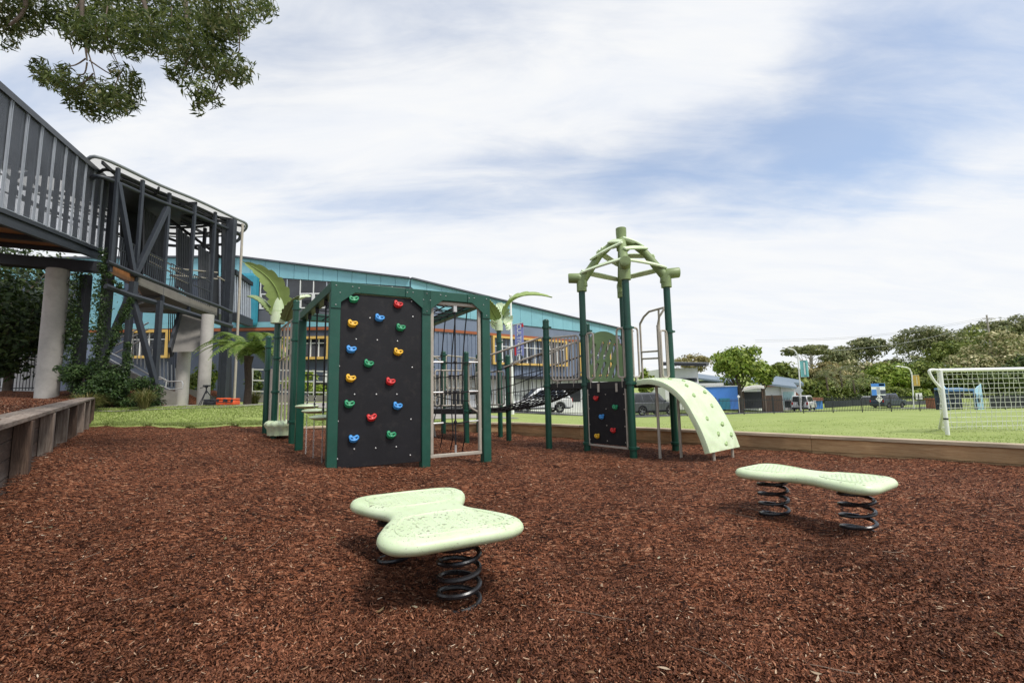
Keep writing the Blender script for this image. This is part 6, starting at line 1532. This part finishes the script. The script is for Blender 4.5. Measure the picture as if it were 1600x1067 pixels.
# white rail fence by the school garden
f0, f1 = at(392, 636, 23.5), at(640, 640, 25.5); T = thing('rail_fence', 'white rail fence with a low grey base in front of the school garden', 'fence', (f0.x, f0.y, lz(f0.x, f0.y)))
a, b = xy(f0), xy(f1); a.z, b.z = lz(a.x, a.y), lz(b.x, b.y)
for i in range(9):
    p = a.lerp(b, i / 8); s = MB(); s.beam(p, p + up * 1.75, .07, .07, V((1, 0, 0))); s.build('post', M['roofpale'], T, smooth=0)
for z in (.6, 1.15, 1.7): s = MB(); s.beam(a + up * z, b + up * z, .04, .06); s.build('rail', M['roofpale'], T, smooth=0)
s = MB(); s.beam(a + up * .2, b + up * .2, .16, .5); s.build('base', M['concrete2'], T, smooth=0)

# ---------------------------------------------------------------- cars
def paint(name, c, rough=.25, metal=.0):
    return mat(name, c, rough, metal, var=.05, vs=2, coat=.7, dirt=.15, dirtc=(.12, .11, .10))
M['tyre'] = mat('tyre_rubber', (0.012, 0.012, 0.013), .8); M['rim'] = mat('alloy_rim', (0.35, 0.35, 0.36), .35, .8); M['chrome'] = mat('lamp_lens', (0.6, 0.6, 0.58), .15); M['redlens'] = mat('red_lens', (0.45, 0.02, 0.02), .25)
def car(label, loc, yaw, Lc, W, H, pm, kind='suv', cat='car', name='parked_car', spare=False):
    T = thing(name, label, cat, loc, yaw); r = .36 if kind != 'hatch' else .31; belt = H * .57; wb_ = Lc * .29
    def arch(cx): return [(cx + (r + .06) * math.cos(a), r + (r + .06) * math.sin(a)) for a in np.linspace(math.pi, 0, 9)]
    x0, x1 = -Lc / 2, Lc / 2; hood = belt * (.97 if kind != 'hatch' else .9)
    side = [(x0 + .05, .30)] + arch(-wb_) + arch(wb_) + [(x1 - .08, .30), (x1, .45), (x1 - .02, hood * .78), (x1 - .18, hood * .96), (x1 - Lc * .24, hood + .03), (x1 - Lc * .28, belt + .02), (x0 + .06, belt + .02), (x0, belt * .8), (x0, .45)]
    s = MB(); s.prism(side, (0, W / 2, 0), (1, 0, 0), (0, 0, 1), W); s.build('body', pm, T, local=True, smooth=40, bevel=.07, seg=3)
    ga, gb, gc, gd = {'suv': (x0 + .05, x0 + .30, x1 - Lc * .42, x1 - Lc * .27), 'box': (x0 + .04, x0 + .12, x1 - Lc * .36, x1 - Lc * .28), 'hatch': (x0 + .06, x0 + .55, x1 - Lc * .46, x1 - Lc * .24)}[kind]
    wi = W / 2 - .04; wt_ = W / 2 - .20
    s = MB(); s.hexa([V((ga, -wi, belt)), V((gd, -wi, belt)), V((gd, wi, belt)), V((ga, wi, belt)), V((gb, -wt_, H)), V((gc, -wt_, H)), V((gc, wt_, H)), V((gb, wt_, H))]); s.build('cabin', pm, T, local=True, smooth=40, bevel=.06, seg=3)
    def on_side(t, u, sg): # t along, u up on cabin side
        lo = V((lerp(ga, gd, t), wi * sg, belt)); hi = V((lerp(gb, gc, t), wt_ * sg, H)); return lo.lerp(hi, u) + V((0, .012 * sg, .004))
    for sg in (-1, 1):
        for (a, b) in ((.06, .30), (.33, .60), (.63, .90)):
            w_ = MB(); q = [on_side(a, .10, sg), on_side(b, .10, sg), on_side(b if b < .85 else b - .03, .80, sg), on_side(a if a > .1 else a + .03, .80, sg)]
            w_.hexa([p - V((0, .02 * sg, 0)) for p in q] + q); w_.build('side_window', M['glass'], T, local=True, smooth=0)
    for xa, xb, nm, sx_ in ((gd, gc, 'windscreen', 1), (ga, gb, 'rear_window', -1)):
        q = [V((lerp(xa, xb, .10), -wi * .86, lerp(belt, H, .10))), V((lerp(xa, xb, .10), wi * .86, lerp(belt, H, .10))), V((lerp(xa, xb, .85), wt_ * .88, lerp(belt, H, .85))), V((lerp(xa, xb, .85), -wt_ * .88, lerp(belt, H, .85)))]
        w_ = MB(); o = V((.014 * sx_, 0, .008)); w_.hexa([p - o for p in q] + [p + o for p in q]); w_.build(nm, M['glass'], T, local=True, smooth=0)
    for cx in (-wb_, wb_):
        for sg in (-1, 1):
            y = sg * (W / 2 - .11); s = MB(); ring = [V((cx + (r - .075) * math.cos(a), y, r + (r - .075) * math.sin(a))) for a in np.linspace(0, 6.283, 20, endpoint=False)]; s.tube(ring, .078, 8, closed=True); tyre = s.build('wheel', M['tyre'], T, local=True, smooth=60)
            s = MB(); s.cyl((cx, y - .03, r), (cx, y + .03, r), .07, 10)
            for k in range(5): a = k * 1.2566; s.beam(V((cx, y + .045 * sg, r)), V((cx + (r - .1) * math.cos(a), y + .045 * sg, r + (r - .1) * math.sin(a))), .06, .03, V((0, 1, 0)))
            s.tube([V((cx + (r - .115) * math.cos(a), y + .03 * sg, r + (r - .115) * math.sin(a))) for a in np.linspace(0, 6.283, 16, endpoint=False)], .022, 5, closed=True); s.build('rim', M['rim'], tyre, local=True, smooth=50)
    for sg in (-1, 1):
        s = MB(); s.box((x1 - .07, sg * (W / 2 - .24), hood * .80), (.14, .34, .13)); s.build('headlight', M['chrome'], T, local=True, bevel=.02)
        s = MB(); s.box((x0 + .03, sg * (W / 2 - .14), belt * .86), (.10, .18, .30)); s.build('tail_light', M['redlens'], T, local=True, bevel=.02)
        s = MB(); s.box((gd - .25, sg * (W / 2 + .08), belt + .10), (.10, .20, .14)); s.build('mirror', pm, T, local=True, bevel=.03)
    for x, nm in ((x1 - .02, 'bumper'), (x0 + .02, 'bumper')): s = MB(); s.box((x, 0, .40), (.14, W - .12, .18)); s.build(nm, M['char2'], T, local=True, bevel=.03)
    s = MB(); s.box((0, 0, .33), (Lc * .95, W * .8, .16)); s.build('underbody', M['dark'], T, local=True)
    if spare:
        s = MB(); c = V((x0 - .10, -.15, belt * .92)); s.cyl(c + V((-.10, 0, 0)), c + V((.10, 0, 0)), .34, 20); s.build('spare_wheel', M['tyre'], T, local=True, bevel=.03)
    return T
M['car_grey'] = paint('dark_grey_paint', (0.085, 0.09, 0.10), .3, .3); M['car_white'] = paint('white_car_paint', (0.72, 0.72, 0.72)); M['car_blue'] = paint('dark_blue_paint', (0.025, 0.04, 0.075), .3, .2)
def cpos(px, Y): p = at(px, 640, Y); return (p.x, p.y, lz(p.x, p.y) + .03)
car('dark grey off road wagon parked on the road behind the arched climber', cpos(1014, 37.6), .38, 4.6, 1.95, 1.80, M['car_grey'])
car('white hatchback parked by the school behind the rope bridge', cpos(842, 30.2), math.pi + .22, 4.0, 1.75, 1.58, M['car_white'], 'hatch')
car('white off road car with a spare wheel on its back door, beyond the field fence', cpos(1257, 58.5), .82, 4.6, 1.9, 1.9, M['car_white'], 'box', spare=True)
car('dark blue boxy van driving on the road by the billboard', cpos(1389, 66), .35, 4.8, 1.95, 2.0, M['car_blue'], 'box')
car('white car far away on the road under the white diamond sign', cpos(1368, 74), .3, 4.3, 1.8, 1.5, M['car_white'], 'hatch')

# ---------------------------------------------------------------- houses and sheds across the road
M['blue_shed'] = mat('bright_blue_steel', (0.06, 0.22, 0.62), .5, var=.12, vs=1); M['roofblue'] = mat('blue_grey_roof', (0.16, 0.21, 0.26), .45, .1, var=.1, vs=1); M['brick'] = mat('red_brick', (0.30, 0.12, 0.075), .9, var=.25, vs=8, bump=.2); M['brownfence'] = mat('brown_paling', (0.10, 0.065, 0.045), .85, var=.3, vs=5); M['tealdoor'] = mat('pale_teal_door', (0.45, 0.66, 0.64), .5); M['canvas'] = mat('white_canvas', (0.72, 0.70, 0.68), .7)
def pxbox(mb, x0, y0, x1, y1, Y, depth, dyaw=0.0, base=None):
    p, q = xy(at(x0, 620, Y)), xy(at(x1, 620, Y)); xm = (x0 + x1) / 2; z1 = at(xm, y0, Y).z; z0 = at(xm, y1, Y).z if base is None else base
    d = (q - p); n_ = V((-d.y, d.x, 0)).normalized(); mb.obox((p + q) / 2 + n_ * depth / 2 + up * (z0 + z1) / 2, d / 2, n_ * depth / 2, up * (z1 - z0) / 2)
def house(label, pxc, Y, parts, cat='house', name='house', group=None):
    p = at(pxc, 640, Y); T = thing(name, label, cat, (p.x, p.y, lz(p.x, p.y)), 0, group)
    for nm, m, x0, y0, x1, y1, dY, dep in parts:
        s = MB(); pxbox(s, x0, y0, x1, y1, Y + dY, dep); s.build(nm, M[m], T, smooth=0)
    return T
def slope_roof(T, m, pts, th=.25):
    s = MB(); a = [at(*p) for p in pts]; s.hexa(a + [p + up * th for p in a]); s.build('roof', M[m], T, smooth=0)
H = house('white house with a dark flat overhanging roof beside the right tower post', 1070, 55, [('wall', 'white', 1040, 575, 1093, 640, 0, 7), ('window', 'glass', 1042, 591, 1091, 597, -.08, .1), ('window', 'glass', 1060, 608, 1080, 628, -.08, .1), ('awning', 'white', 1088, 598.5, 1132, 602.5, -1, 3), ('wall', 'char2', 1094, 603, 1130, 641, 1, 5)])
slope_roof(H, 'char2', [(1030, 571, 54), (1104, 572, 54), (1108, 570, 64), (1030, 569, 64)], .35)
H = house('low pale house with a blue grey roof behind the blue shed', 1112, 66, [('wall', 'bluegrey', 1090, 594, 1150, 640, 0, 8)]); slope_roof(H, 'roofblue', [(1088, 593, 65), (1154, 600, 65), (1150, 594, 74), (1090, 586, 74)])
H = house('bright blue steel shed with a white top edge by the round street tree', 1129, 46, [('wall', 'blue_shed', 1104, 604, 1153, 639.5, 0, 3), ('roof', 'white', 1103, 602.6, 1154, 604, -.1, 3.3), ('door', 'teal_deep', 1124, 622, 1140, 639.5, -.04, .05)], 'shed', 'storage_shed')
H = house('dark open shelter under a curved white awning right of the street tree', 1178, 50, [('wall', 'char2', 1160, 612, 1194, 638, 2, 3), ('post', 'brownfence', 1161, 608, 1163, 639, 0, .15), ('post', 'brownfence', 1191, 606, 1193, 639, 0, .15)], 'shelter', 'shelter')
for i in range(6):
    a, b = i / 6, (i + 1) / 6; f = lambda t: (1158 + 36 * t, 608 - 4.5 * math.sin(t * 2.2) - 1 * t, 49.5 + 0 * t); s = MB(); q = [at(*f(a)), at(*f(b)), at(f(b)[0], f(b)[1] - 1.5, 54), at(f(a)[0], f(a)[1] - 1.5, 54)]
    s.hexa([p - up * .25 for p in q] + q); s.build('awning', M['canvas'], H, smooth=0)
H = house('wide white house with a long sloping blue grey roof and a pale teal door', 1210, 60, [('wall', 'white', 1184, 604, 1244, 641, 0, 8), ('door', 'tealdoor', 1224, 612, 1241, 641, -.08, .1), ('pillar', 'white', 1221.5, 604, 1223.5, 641, -.3, .3), ('wall', 'canvas', 1225, 624, 1241, 641, -.14, .06), ('window', 'glass', 1226, 626, 1238, 636, -.18, .04)])
slope_roof(H, 'roofblue', [(1174, 599, 59), (1246, 607.5, 59), (1240, 600, 68), (1174, 592, 68)])
H = house('brick ended house with a dark blue grey roof behind the teal banner lamp', 1232, 72, [('wall', 'brick', 1206, 602, 1252, 640, 0, 8)]); slope_roof(H, 'roofblue', [(1203, 597, 71), (1256, 603, 71), (1250, 597, 80), (1206, 590, 80)], .4)
H = house('small blue walled kiosk with a terracotta roof right of the white off road car', 1278, 66, [('wall', 'blue_shed', 1268, 626, 1284, 639, 0, 3), ('roof', 'brick', 1266, 621.5, 1286, 626, -.3, 3.6)], 'kiosk', 'kiosk')
def panel_fence(label, x0, x1, y0, Y, m, name='panel_fence', dY=0):
    p, q = xy(at(x0, 620, Y)), xy(at(x1, 620, Y + dY)); p.z, q.z = lz(p.x, p.y), lz(q.x, q.y); T = thing(name, label, 'fence', p); n_ = max(2, round((q - p).length / 2.4)); h = at(x0, y0, Y).z - p.z
    for i in range(n_):
        a, b = p.lerp(q, i / n_), p.lerp(q, (i + 1) / n_); s = MB(); s.beam(a + up * h / 2, b + up * h / 2, .04, h, up)
        for k in range(9): r_ = a.lerp(b, (k + .5) / 9); s.beam(r_ + up * .02, r_ + up * (h - .02), .06, .03, V((1, 0, 0)))
        s.build('panel', M[m], T, smooth=0); s = MB(); s.beam(a, a + up * (h + .05), .08, .08, V((1, 0, 0))); s.build('post', M['char2'], T, smooth=0)
panel_fence('brown timber paling fence in front of the white house with the teal door', 1190, 1222, 618, 54, 'brownfence')
panel_fence('long dark grey panel fence behind the far side of the road', 1288, 1372, 626, 70, 'char', dY=3)
panel_fence('pale grey panel fence right of the dark blue van', 1402, 1462, 627, 72, 'greywall', dY=2)
panel_fence('dark grey panel fence right of the dugout behind the goal net', 1546, 1680, 619, 44, 'char2')
H = house('rust red low cabinet at the end of the pale panel fence', 1465, 56, [('body', 'brick', 1459, 624, 1470, 638, 0, 1.2), ('roof', 'orange', 1458, 622.5, 1471, 624, -.1, 1.4)], 'cabinet', 'roadside_cabinet')

# ---------------------------------------------------------------- street lamps, signs, flag
def lamp(label, pb, curve, Y, banner, bm_, text=None):
    p = xy(at(pb[0], pb[1], Y)); z = lz(p.x, p.y); T = thing('street_lamp', label, 'street lamp', (p.x, p.y, z)); s = MB(); pts = [p + up * (z - .1)] + [at(*c, Y) for c in curve]; s.tube(crom(pts, 4, False), .075, 8); s.build('pole', M['white_metal'], T, smooth=60)
    e = at(*curve[-1], Y); d = (e - at(*curve[-2], Y)).normalized(); s = MB(); s.ball(e + d * .3, (.42, .16, .10), 10, 6); s.build('lamp_head', M['steel'], T, smooth=60)
    x0, y0, x1, y1 = banner; a, b = at(x0, (y0 + y1) / 2, Y - .05), at(x1, (y0 + y1) / 2, Y - .5); zt_, zb_ = at(x0, y0, Y).z, at(x0, y1, Y).z
    s = MB(); n_ = 6
    for i in range(n_):
        q0, q1 = xy(a.lerp(b, i / n_)), xy(a.lerp(b, (i + 1) / n_)); w0, w1 = .04 * math.sin(i * 1.1), .04 * math.sin((i + 1) * 1.1); o0, o1 = V((0, w0, 0)), V((0, w1, 0)); th = V((0, .015, 0))
        s.hexa([q0 + o0 + up * zb_, q1 + o1 + up * zb_, q1 + o1 + th + up * zb_, q0 + o0 + th + up * zb_, q0 + o0 + up * zt_, q1 + o1 + up * zt_, q1 + o1 + th + up * zt_, q0 + o0 + th + up * zt_])
    bn = s.build('banner', M[bm_[0]], T, smooth=40)
    s = MB(); ux = (xy(b) - xy(a)).normalized(); mid = (xy(a) + xy(b)) / 2 + V((0, -.06, 0)); s.obox(mid + up * (zt_ + zb_) / 2, ux * (b - a).length * .10, V((0, .006, 0)), up * (zt_ - zb_) * .38); s.build('stripe', M[bm_[1]], bn, smooth=0)
    for z in (zt_, zb_): s = MB(); s.tube([xy(a) + up * z, xy(b) + up * z], .025, 6); s.build('banner_arm', M['steel'], T)
M['ban_teal'] = mat('teal_banner_cloth', (0.24, 0.60, 0.60), .7, var=.1); M['ban_yellow'] = mat('yellow_banner_cloth', (0.70, 0.48, 0.12), .7, var=.1); M['ban_white'] = mat('banner_print', (0.75, 0.78, 0.76), .7); M['ban_cream'] = mat('banner_cream_print', (0.78, 0.66, 0.40), .7)
lamp('white street lamp with a teal banner above the houses', (1252, 642), [(1250.5, 610), (1248, 575), (1246, 556), (1240.5, 547), (1231, 544.5)], 56, (1250.5, 563.5, 1263, 589), ('ban_teal', 'ban_white'))
lamp('white street lamp with a yellow banner among the roadside trees', (1427.5, 640), [(1427, 620), (1425.5, 595), (1424, 583), (1419, 575), (1407, 573)], 62, (1427, 586, 1437, 603), ('ban_yellow', 'ban_cream'))
def post_sign(label, px, pb, Y, board, m, name='road_sign', diamond=False, extra=None):
    p = xy(at(px, pb, Y)); z = lz(p.x, p.y); T = thing(name, label, 'sign', (p.x, p.y, z)); x0, y0, x1, y1 = board; zt_, zb_ = at(px, y0, Y).z, at(px, y1, Y).z; w_ = (x1 - x0) * Y / FPX
    s = MB(); s.cyl(p + up * (z - .1), p + up * zt_, .05, 8); s.build('post', M['steel'], T)
    s = MB(); c = p + V((0, -.07, (zt_ + zb_) / 2)); h = (zt_ - zb_) / 2
    if diamond: s.prism([(0, -h), (h, 0), (0, h), (-h, 0)], c, (1, 0, 0), (0, 0, 1), .03)
    else: s.obox(c, V((w_ / 2, 0, 0)), V((0, .025, 0)), up * h)
    o = s.build('board', M[m], T, smooth=0, bevel=.01)
    for (a, b, u, v, mm) in extra or []:
        s = MB(); s.obox(c + V((lerp(-w_ / 2, w_ / 2, (a + u) / 2), -.035, lerp(h, -h, (b + v) / 2))), V((w_ * (u - a) / 2, 0, 0)), V((0, .008, 0)), up * h * (v - b)); s.build('print', M[mm], o, smooth=0)
post_sign('grey diamond road sign seen from behind, in front of the teal banner lamp', 1250.5, 642, 52, (1244, 603, 1257, 617), 'alu', diamond=True)
post_sign('white diamond road sign below the blue billboard', 1375, 640, 60, (1368.5, 617, 1381.5, 629), 'white', diamond=True)
post_sign('blue and white picture billboard above the dark blue van', 1375, 640, 62, (1364, 599, 1385.5, 617.5), 'ban_white', 'billboard', extra=[(0, 0, 1, .26, 'blue_shed'), (.55, .04, .95, .2, 'ban_white'), (0, .5, .35, 1, 'blue_shed'), (.62, .55, 1, .9, 'navy'), (.38, .3, .6, .9, 'alu')])
post_sign('small plain white double board under the yellow banner lamp', 1437.5, 640, 60, (1432.5, 614, 1442.5, 624), 'white', extra=[(.48, 0, .52, 1, 'alu')])
post_sign('small round white sign on a thin post beside the street tree', 1155, 642, 43, (1153, 617, 1157.5, 622), 'white', diamond=True)
# flag pole with vertical banner
p = xy(at(801, 640, 24.5)); z = lz(p.x, p.y); T = thing('flag_pole', 'tall white flag pole with a purple vertical banner beside the school', 'flag pole', (p.x, p.y, z)); zt_ = at(800, 462, 24.5).z
s = MB(); s.tube([p + up * (z - .1), p + up * zt_], [.085, .055], 10); s.ball(p + up * zt_, .09, 8, 6); s.build('pole', M['white_metal'], T, smooth=50)
M['purple'] = mat('purple_banner_cloth', (0.23, 0.25, 0.56), .65, var=.1, vs=2)
a, b = at(804.5, 530, 24.5), at(818, 530, 24.3); z1, z0 = at(811, 508, 24.5).z, at(811, 556, 24.5).z; ux = (xy(b) - xy(a)).normalized(); s = MB(); n_ = V((ux.y, -ux.x, 0))
for i in range(6):
    q0, q1 = xy(a.lerp(b, i / 6)), xy(a.lerp(b, (i + 1) / 6)); k = lambda t: up * .10 * t; s.hexa([q0 + up * z0, q1 + up * (z0), q1 - n_ * .02 + up * z0, q0 - n_ * .02 + up * z0, q0 + up * z1 + k(i / 6), q1 + up * z1 + k((i + 1) / 6), q1 - n_ * .02 + up * z1 + k((i + 1) / 6), q0 - n_ * .02 + up * z1 + k(i / 6)])
bn = s.build('banner', M['purple'], T, smooth=40); text_mesh('CULTIVATE', .34, 'lettering', M['white'], T, (xy(a) + xy(b)) / 2 + n_ * .03 + up * ((z0 + z1) / 2), -up, ux)
s = MB(); s.obox(xy(a) + ux * .03 + n_ * .02 + up * lerp(z0, z1, .15), ux * .04, n_ * .01, up * .22); s.obox(xy(b) - ux * .04 + n_ * .02 + up * lerp(z0, z1, .97), ux * .05, n_ * .01, up * .08); s.build('banner_trim', M['h_red'], bn, smooth=0)
s = MB(); s.tube([xy(p) + up * z1, xy(b) + up * (z1 + .1)], .02, 6); s.build('banner_arm', M['steel'], T)
# power pole
p = xy(at(1556, 600, 100)); z = lz(p.x, p.y); T = thing('power_pole', 'grey timber power pole with a crossarm standing among the ridge trees', 'power pole', (p.x, p.y, z)); zt_ = at(1553, 492, 100).z
s = MB(); s.tube([p + up * z, p + up * zt_], [.22, .15], 10); s.build('pole', M['bark_pale'], T, smooth=50)
s = MB(); s.beam(p + V((-1.2, -.2, zt_ - .8)), p + V((1.2, -.2, zt_ - .8)), .12, .14); s.build('crossarm', M['bark_pale'], T, smooth=0)
wr = MB()
for q, e in ((-1.0, (1180, 531, 96)), (1.0, (1180, 534, 96)), (-1, (1700, 470, 104)), (.4, (1300, 548, 74))):
    a = p + V((q, -.2, zt_ - .65)); b = at(*e); wr.cut().tube([a.lerp(b, k / 12) - up * 1.4 * math.sin(k / 12 * math.pi) for k in range(13)], .022, 4)
M['wire'] = mat('power_wire', (0.30, 0.31, 0.33), .6); wr.each('wire', M['wire'], T, smooth=60)

# ---------------------------------------------------------------- soccer goal
gY = 9.0; gp = xy(at(1481, 680, gY)); gz0 = lz(gp.x, gp.y); gt = at(1477.5, 578.5, gY).z; gd = xy(at(1640, 600, 9.05)) - gp; gu = gd.normalized(); GW = 3.2; bk = V((gu.y * -1, gu.x, 0)); bk = bk if bk.y > 0 else -bk; bk = (bk * .8 + gu * .62).normalized()
T = thing('soccer_goal', 'white portable soccer goal with a white net on the sports field', 'soccer goal', (gp.x, gp.y, gz0))
gq = gp + gu * GW
for q, sg in ((gp, -1), (gq, 1)):
    s = MB(); s.tube([q + up * (gz0 - .02), q + up * gt], .035, 12); s.build('goal_post', M['white_metal'], T, smooth=60)
    s = MB(); s.tube(crom([q + up * gt, q + gu * sg * .17 + up * (gt + .015), q + gu * sg * .215 + up * (gt - .03), q + gu * sg * .14 + up * (gt - .20), q + gu * sg * .01 + up * (gt - .36)], 4, False), .024, 8); s.tube([q + gu * sg * .19 + up * (gt - .01), q + bk * .55 + up * (gt + .03)], .018, 6); s.build('net_stay', M['white_metal'], T, smooth=60)
    s = MB(); s.tube([q + up * (gz0 + .55), q + bk * 1.0 + up * (lz(*(q + bk * 1.0)[:2]) + .02)], .030, 8); s.build('back_leg', M['white_metal'], T, smooth=60)
    s = MB(); s.tube([q + up * (gz0 + .30) + V((0, 0, 0)), q + up * (gz0 + .33)], .040, 12); s.build('strap', M['char2'], T)
s = MB(); s.tube([gp - gu * .04 + up * gt, gq + gu * .035 + up * gt], .035, 12); s.build('crossbar', M['white_metal'], T, smooth=60)
s = MB(); s.tube([gp + bk * .55 + up * (gt + .03), gq + bk * .55 + up * (gt + .03)], .02, 8); s.build('net_bar', M['white_metal'], T, smooth=60)
M['net_white'] = mat('white_netting', (0.78, 0.78, 0.76), .7)
nt_ = MB(); nc, nr_ = 30, 13
def gn(i, j):    # back net point, i across, j down
    u, v = i / nc, j / nr_; t_ = gp.lerp(gq, u) + bk * .55 + up * (gt + .03); b_ = gp.lerp(gq, u) + bk * 1.05 + up * (gz0 + .02 - .03)
    p = t_.lerp(b_, v); return p + bk * (.10 * math.sin(math.pi * v) * math.sin(math.pi * u)) + gu * .10 * math.sin(v * 2.2) * (.4 + .6 * u) + gu * .015 * math.sin(i * 2.1 + j * 1.3)
for i in range(nc + 1): nt_.tube([gn(i, j) for j in range(nr_ + 1)], .0044, 4)
for j in range(nr_ + 1): nt_.tube([gn(i, j) for i in range(nc + 1)], .0044, 4)
for i in range(nc + 1): nt_.tube([gp.lerp(gq, i / nc) + up * gt, gn(i, 0)], .0044, 4)
for k in (1, 2, 3): nt_.tube([(gp.lerp(gq, i / nc) + up * gt).lerp(gn(i, 0), k / 4) for i in range(nc + 1)], .0044, 4)
for e, q in ((0, gp), (nc, gq)):
    for j in range(nr_ + 1): nt_.tube([q + up * lerp(gt, gz0 + .02, j / nr_), gn(e, j)], .0044, 4)
    for k in (1, 2, 3, 4): nt_.tube([(q + up * lerp(gt, gz0 + .02, j / nr_)).lerp(gn(e, j), k / 5) for j in range(nr_ + 1)], .0044, 4)
nt_.build('net', M['net_white'], T, smooth=0)

# ---------------------------------------------------------------- dugout
M['sky_panel'] = mat('pale_blue_panel', (0.36, 0.60, 0.78), .45, var=.06); M['mid_blue'] = mat('mid_blue_panel', (0.10, 0.22, 0.42), .5)
dY = 37.5; a, b = xy(at(1482, 636, dY)), xy(at(1524, 636, dY)); z = min(lz(a.x, a.y), lz(b.x, b.y)); T = thing('team_shelter', 'blue team dugout shelter with two pale blue slanted wings behind the goal net', 'dugout', (a.x, a.y, z)); du = (b - a).normalized(); dn = V((-du.y, du.x, 0)); zt_ = at(1503, 610, dY).z
for o, xo in ((a, 1470), (b, 1522)):
    w0 = at(xo + 1 if o is a else 1522, 620, dY); s = MB(); e = o + (du * 1.08 + dn * .45 if o is b else du * .62 + dn * .9); zh = at(1534, 599.5, dY).z if o is b else at(1489, 601, dY).z
    s.hexa([o + up * z, e + up * z, e + du * .06 + up * z, o + du * .06 + up * z, o + up * (zt_ + .02), e + up * zh, e + du * .06 + up * zh, o + du * .06 + up * (zt_ + .02)]); s.build('wing', M['sky_panel'], T, smooth=0)
wq = b + (du * 1.08 + dn * .45) * .5; s = MB(); s.obox(wq + up * (z + .75) - dn * .04 - du * .0, (du * 1.08 + dn * .45).normalized() * .10, (du * .45 - dn * 1.08).normalized() * .05, up * .16); s.build('window', M['glass'], T, smooth=0)
s = MB(); s.beam(a + dn * 1.1 + up * (z + zt_) / 2, b + dn * 1.1 + up * (z + zt_) / 2, .06, zt_ - z, up); s.build('back_wall', M['navy'], T, smooth=0)
s = MB(); s.hexa([a - dn * .1 + up * (zt_ - .05), b - dn * .1 + up * (zt_ - .05), b + dn * 1.1 + up * (zt_ + .1), a + dn * 1.1 + up * (zt_ + .1), a - dn * .1 + up * (zt_ + .12), b - dn * .1 + up * (zt_ + .12), b + dn * 1.1 + up * (zt_ + .22), a + dn * 1.1 + up * (zt_ + .22)]); s.build('roof', M['mid_blue'], T, smooth=0)
s = MB(); s.beam(a + dn * .8 + up * (z + .5), b + dn * .8 + up * (z + .5), .35, .06); s.build('bench', M['alu'], T, smooth=0)
for o in (a, b): s = MB(); s.beam(o + up * z, o + up * zt_, .08, .08, V((1, 0, 0))); s.build('post', M['mid_blue'], T, smooth=0)

# ---------------------------------------------------------------- camera gear under the stair tower
p = at(321, 636, 16.6); p.z = lz(p.x, p.y) + .02; T = thing('tripod', 'black camera tripod standing on the path beside the concrete column', 'tripod', p); h = at(320, 604, p.y).z - p.z
s = MB(); s.cyl(p + up * h * .62, p + up * h * .98, .022, 8); s.build('centre_column', M['char2'], T)
for k in range(3): a = k * 2.094 + .5; s = MB(); s.tube([p + up * h * .80, p + V((math.cos(a) * .36, math.sin(a) * .36, 0))], [.020, .012], 6); s.build('leg', M['char2'], T)
s = MB(); s.ball(p + up * h, (.06, .05, .05), 8, 6); s.box(p + up * (h + .03), (.20, .12, .05)); s.tube([p + up * h, p + up * (h - .05) + V((-.2, -.05, 0))], .012, 5); s.build('head', M['char2'], T, smooth=50)
M['case_orange'] = mat('orange_case_plastic', (0.62, 0.09, 0.02), .45); 
def case(label, px, py, w_, h_, m, rz=0.1):
    p = at(px, py, 16.3); p.z = lz(p.x, p.y) + .02; T = thing('equipment_case', label, 'case', p, rz, None); s = MB(); s.box((0, 0, h_ * .34), (w_, .34, h_ * .62)); s.build('base', M[m], T, local=True, bevel=.03)
    s = MB(); s.box((0, 0, h_ * .83), (w_, .34, h_ * .30)); s.build('lid', M[m], T, local=True, bevel=.03)
    for sx_ in (-.3, .3): s = MB(); s.box((sx_ * w_, -.18, h_ * .66), (.07, .03, .10)); s.build('latch', M['char2'], T, local=True, bevel=.005)
    s = MB(); s.tube([(-.1, -.18, h_ * .45), (-.08, -.22, h_ * .45), (.08, -.22, h_ * .45), (.1, -.18, h_ * .45)], .014, 6); s.build('handle', M['char2'], T, local=True)
case('bright orange equipment case between the black case and the other orange one', 349, 637, .36, .26, 'case_orange'); case('bright orange equipment case farthest right, beside the downpipe foot', 363, 637, .34, .24, 'case_orange', -.1)
case('low black equipment case at the foot of the tripod', 332, 637, .50, .22, 'char2', .2)
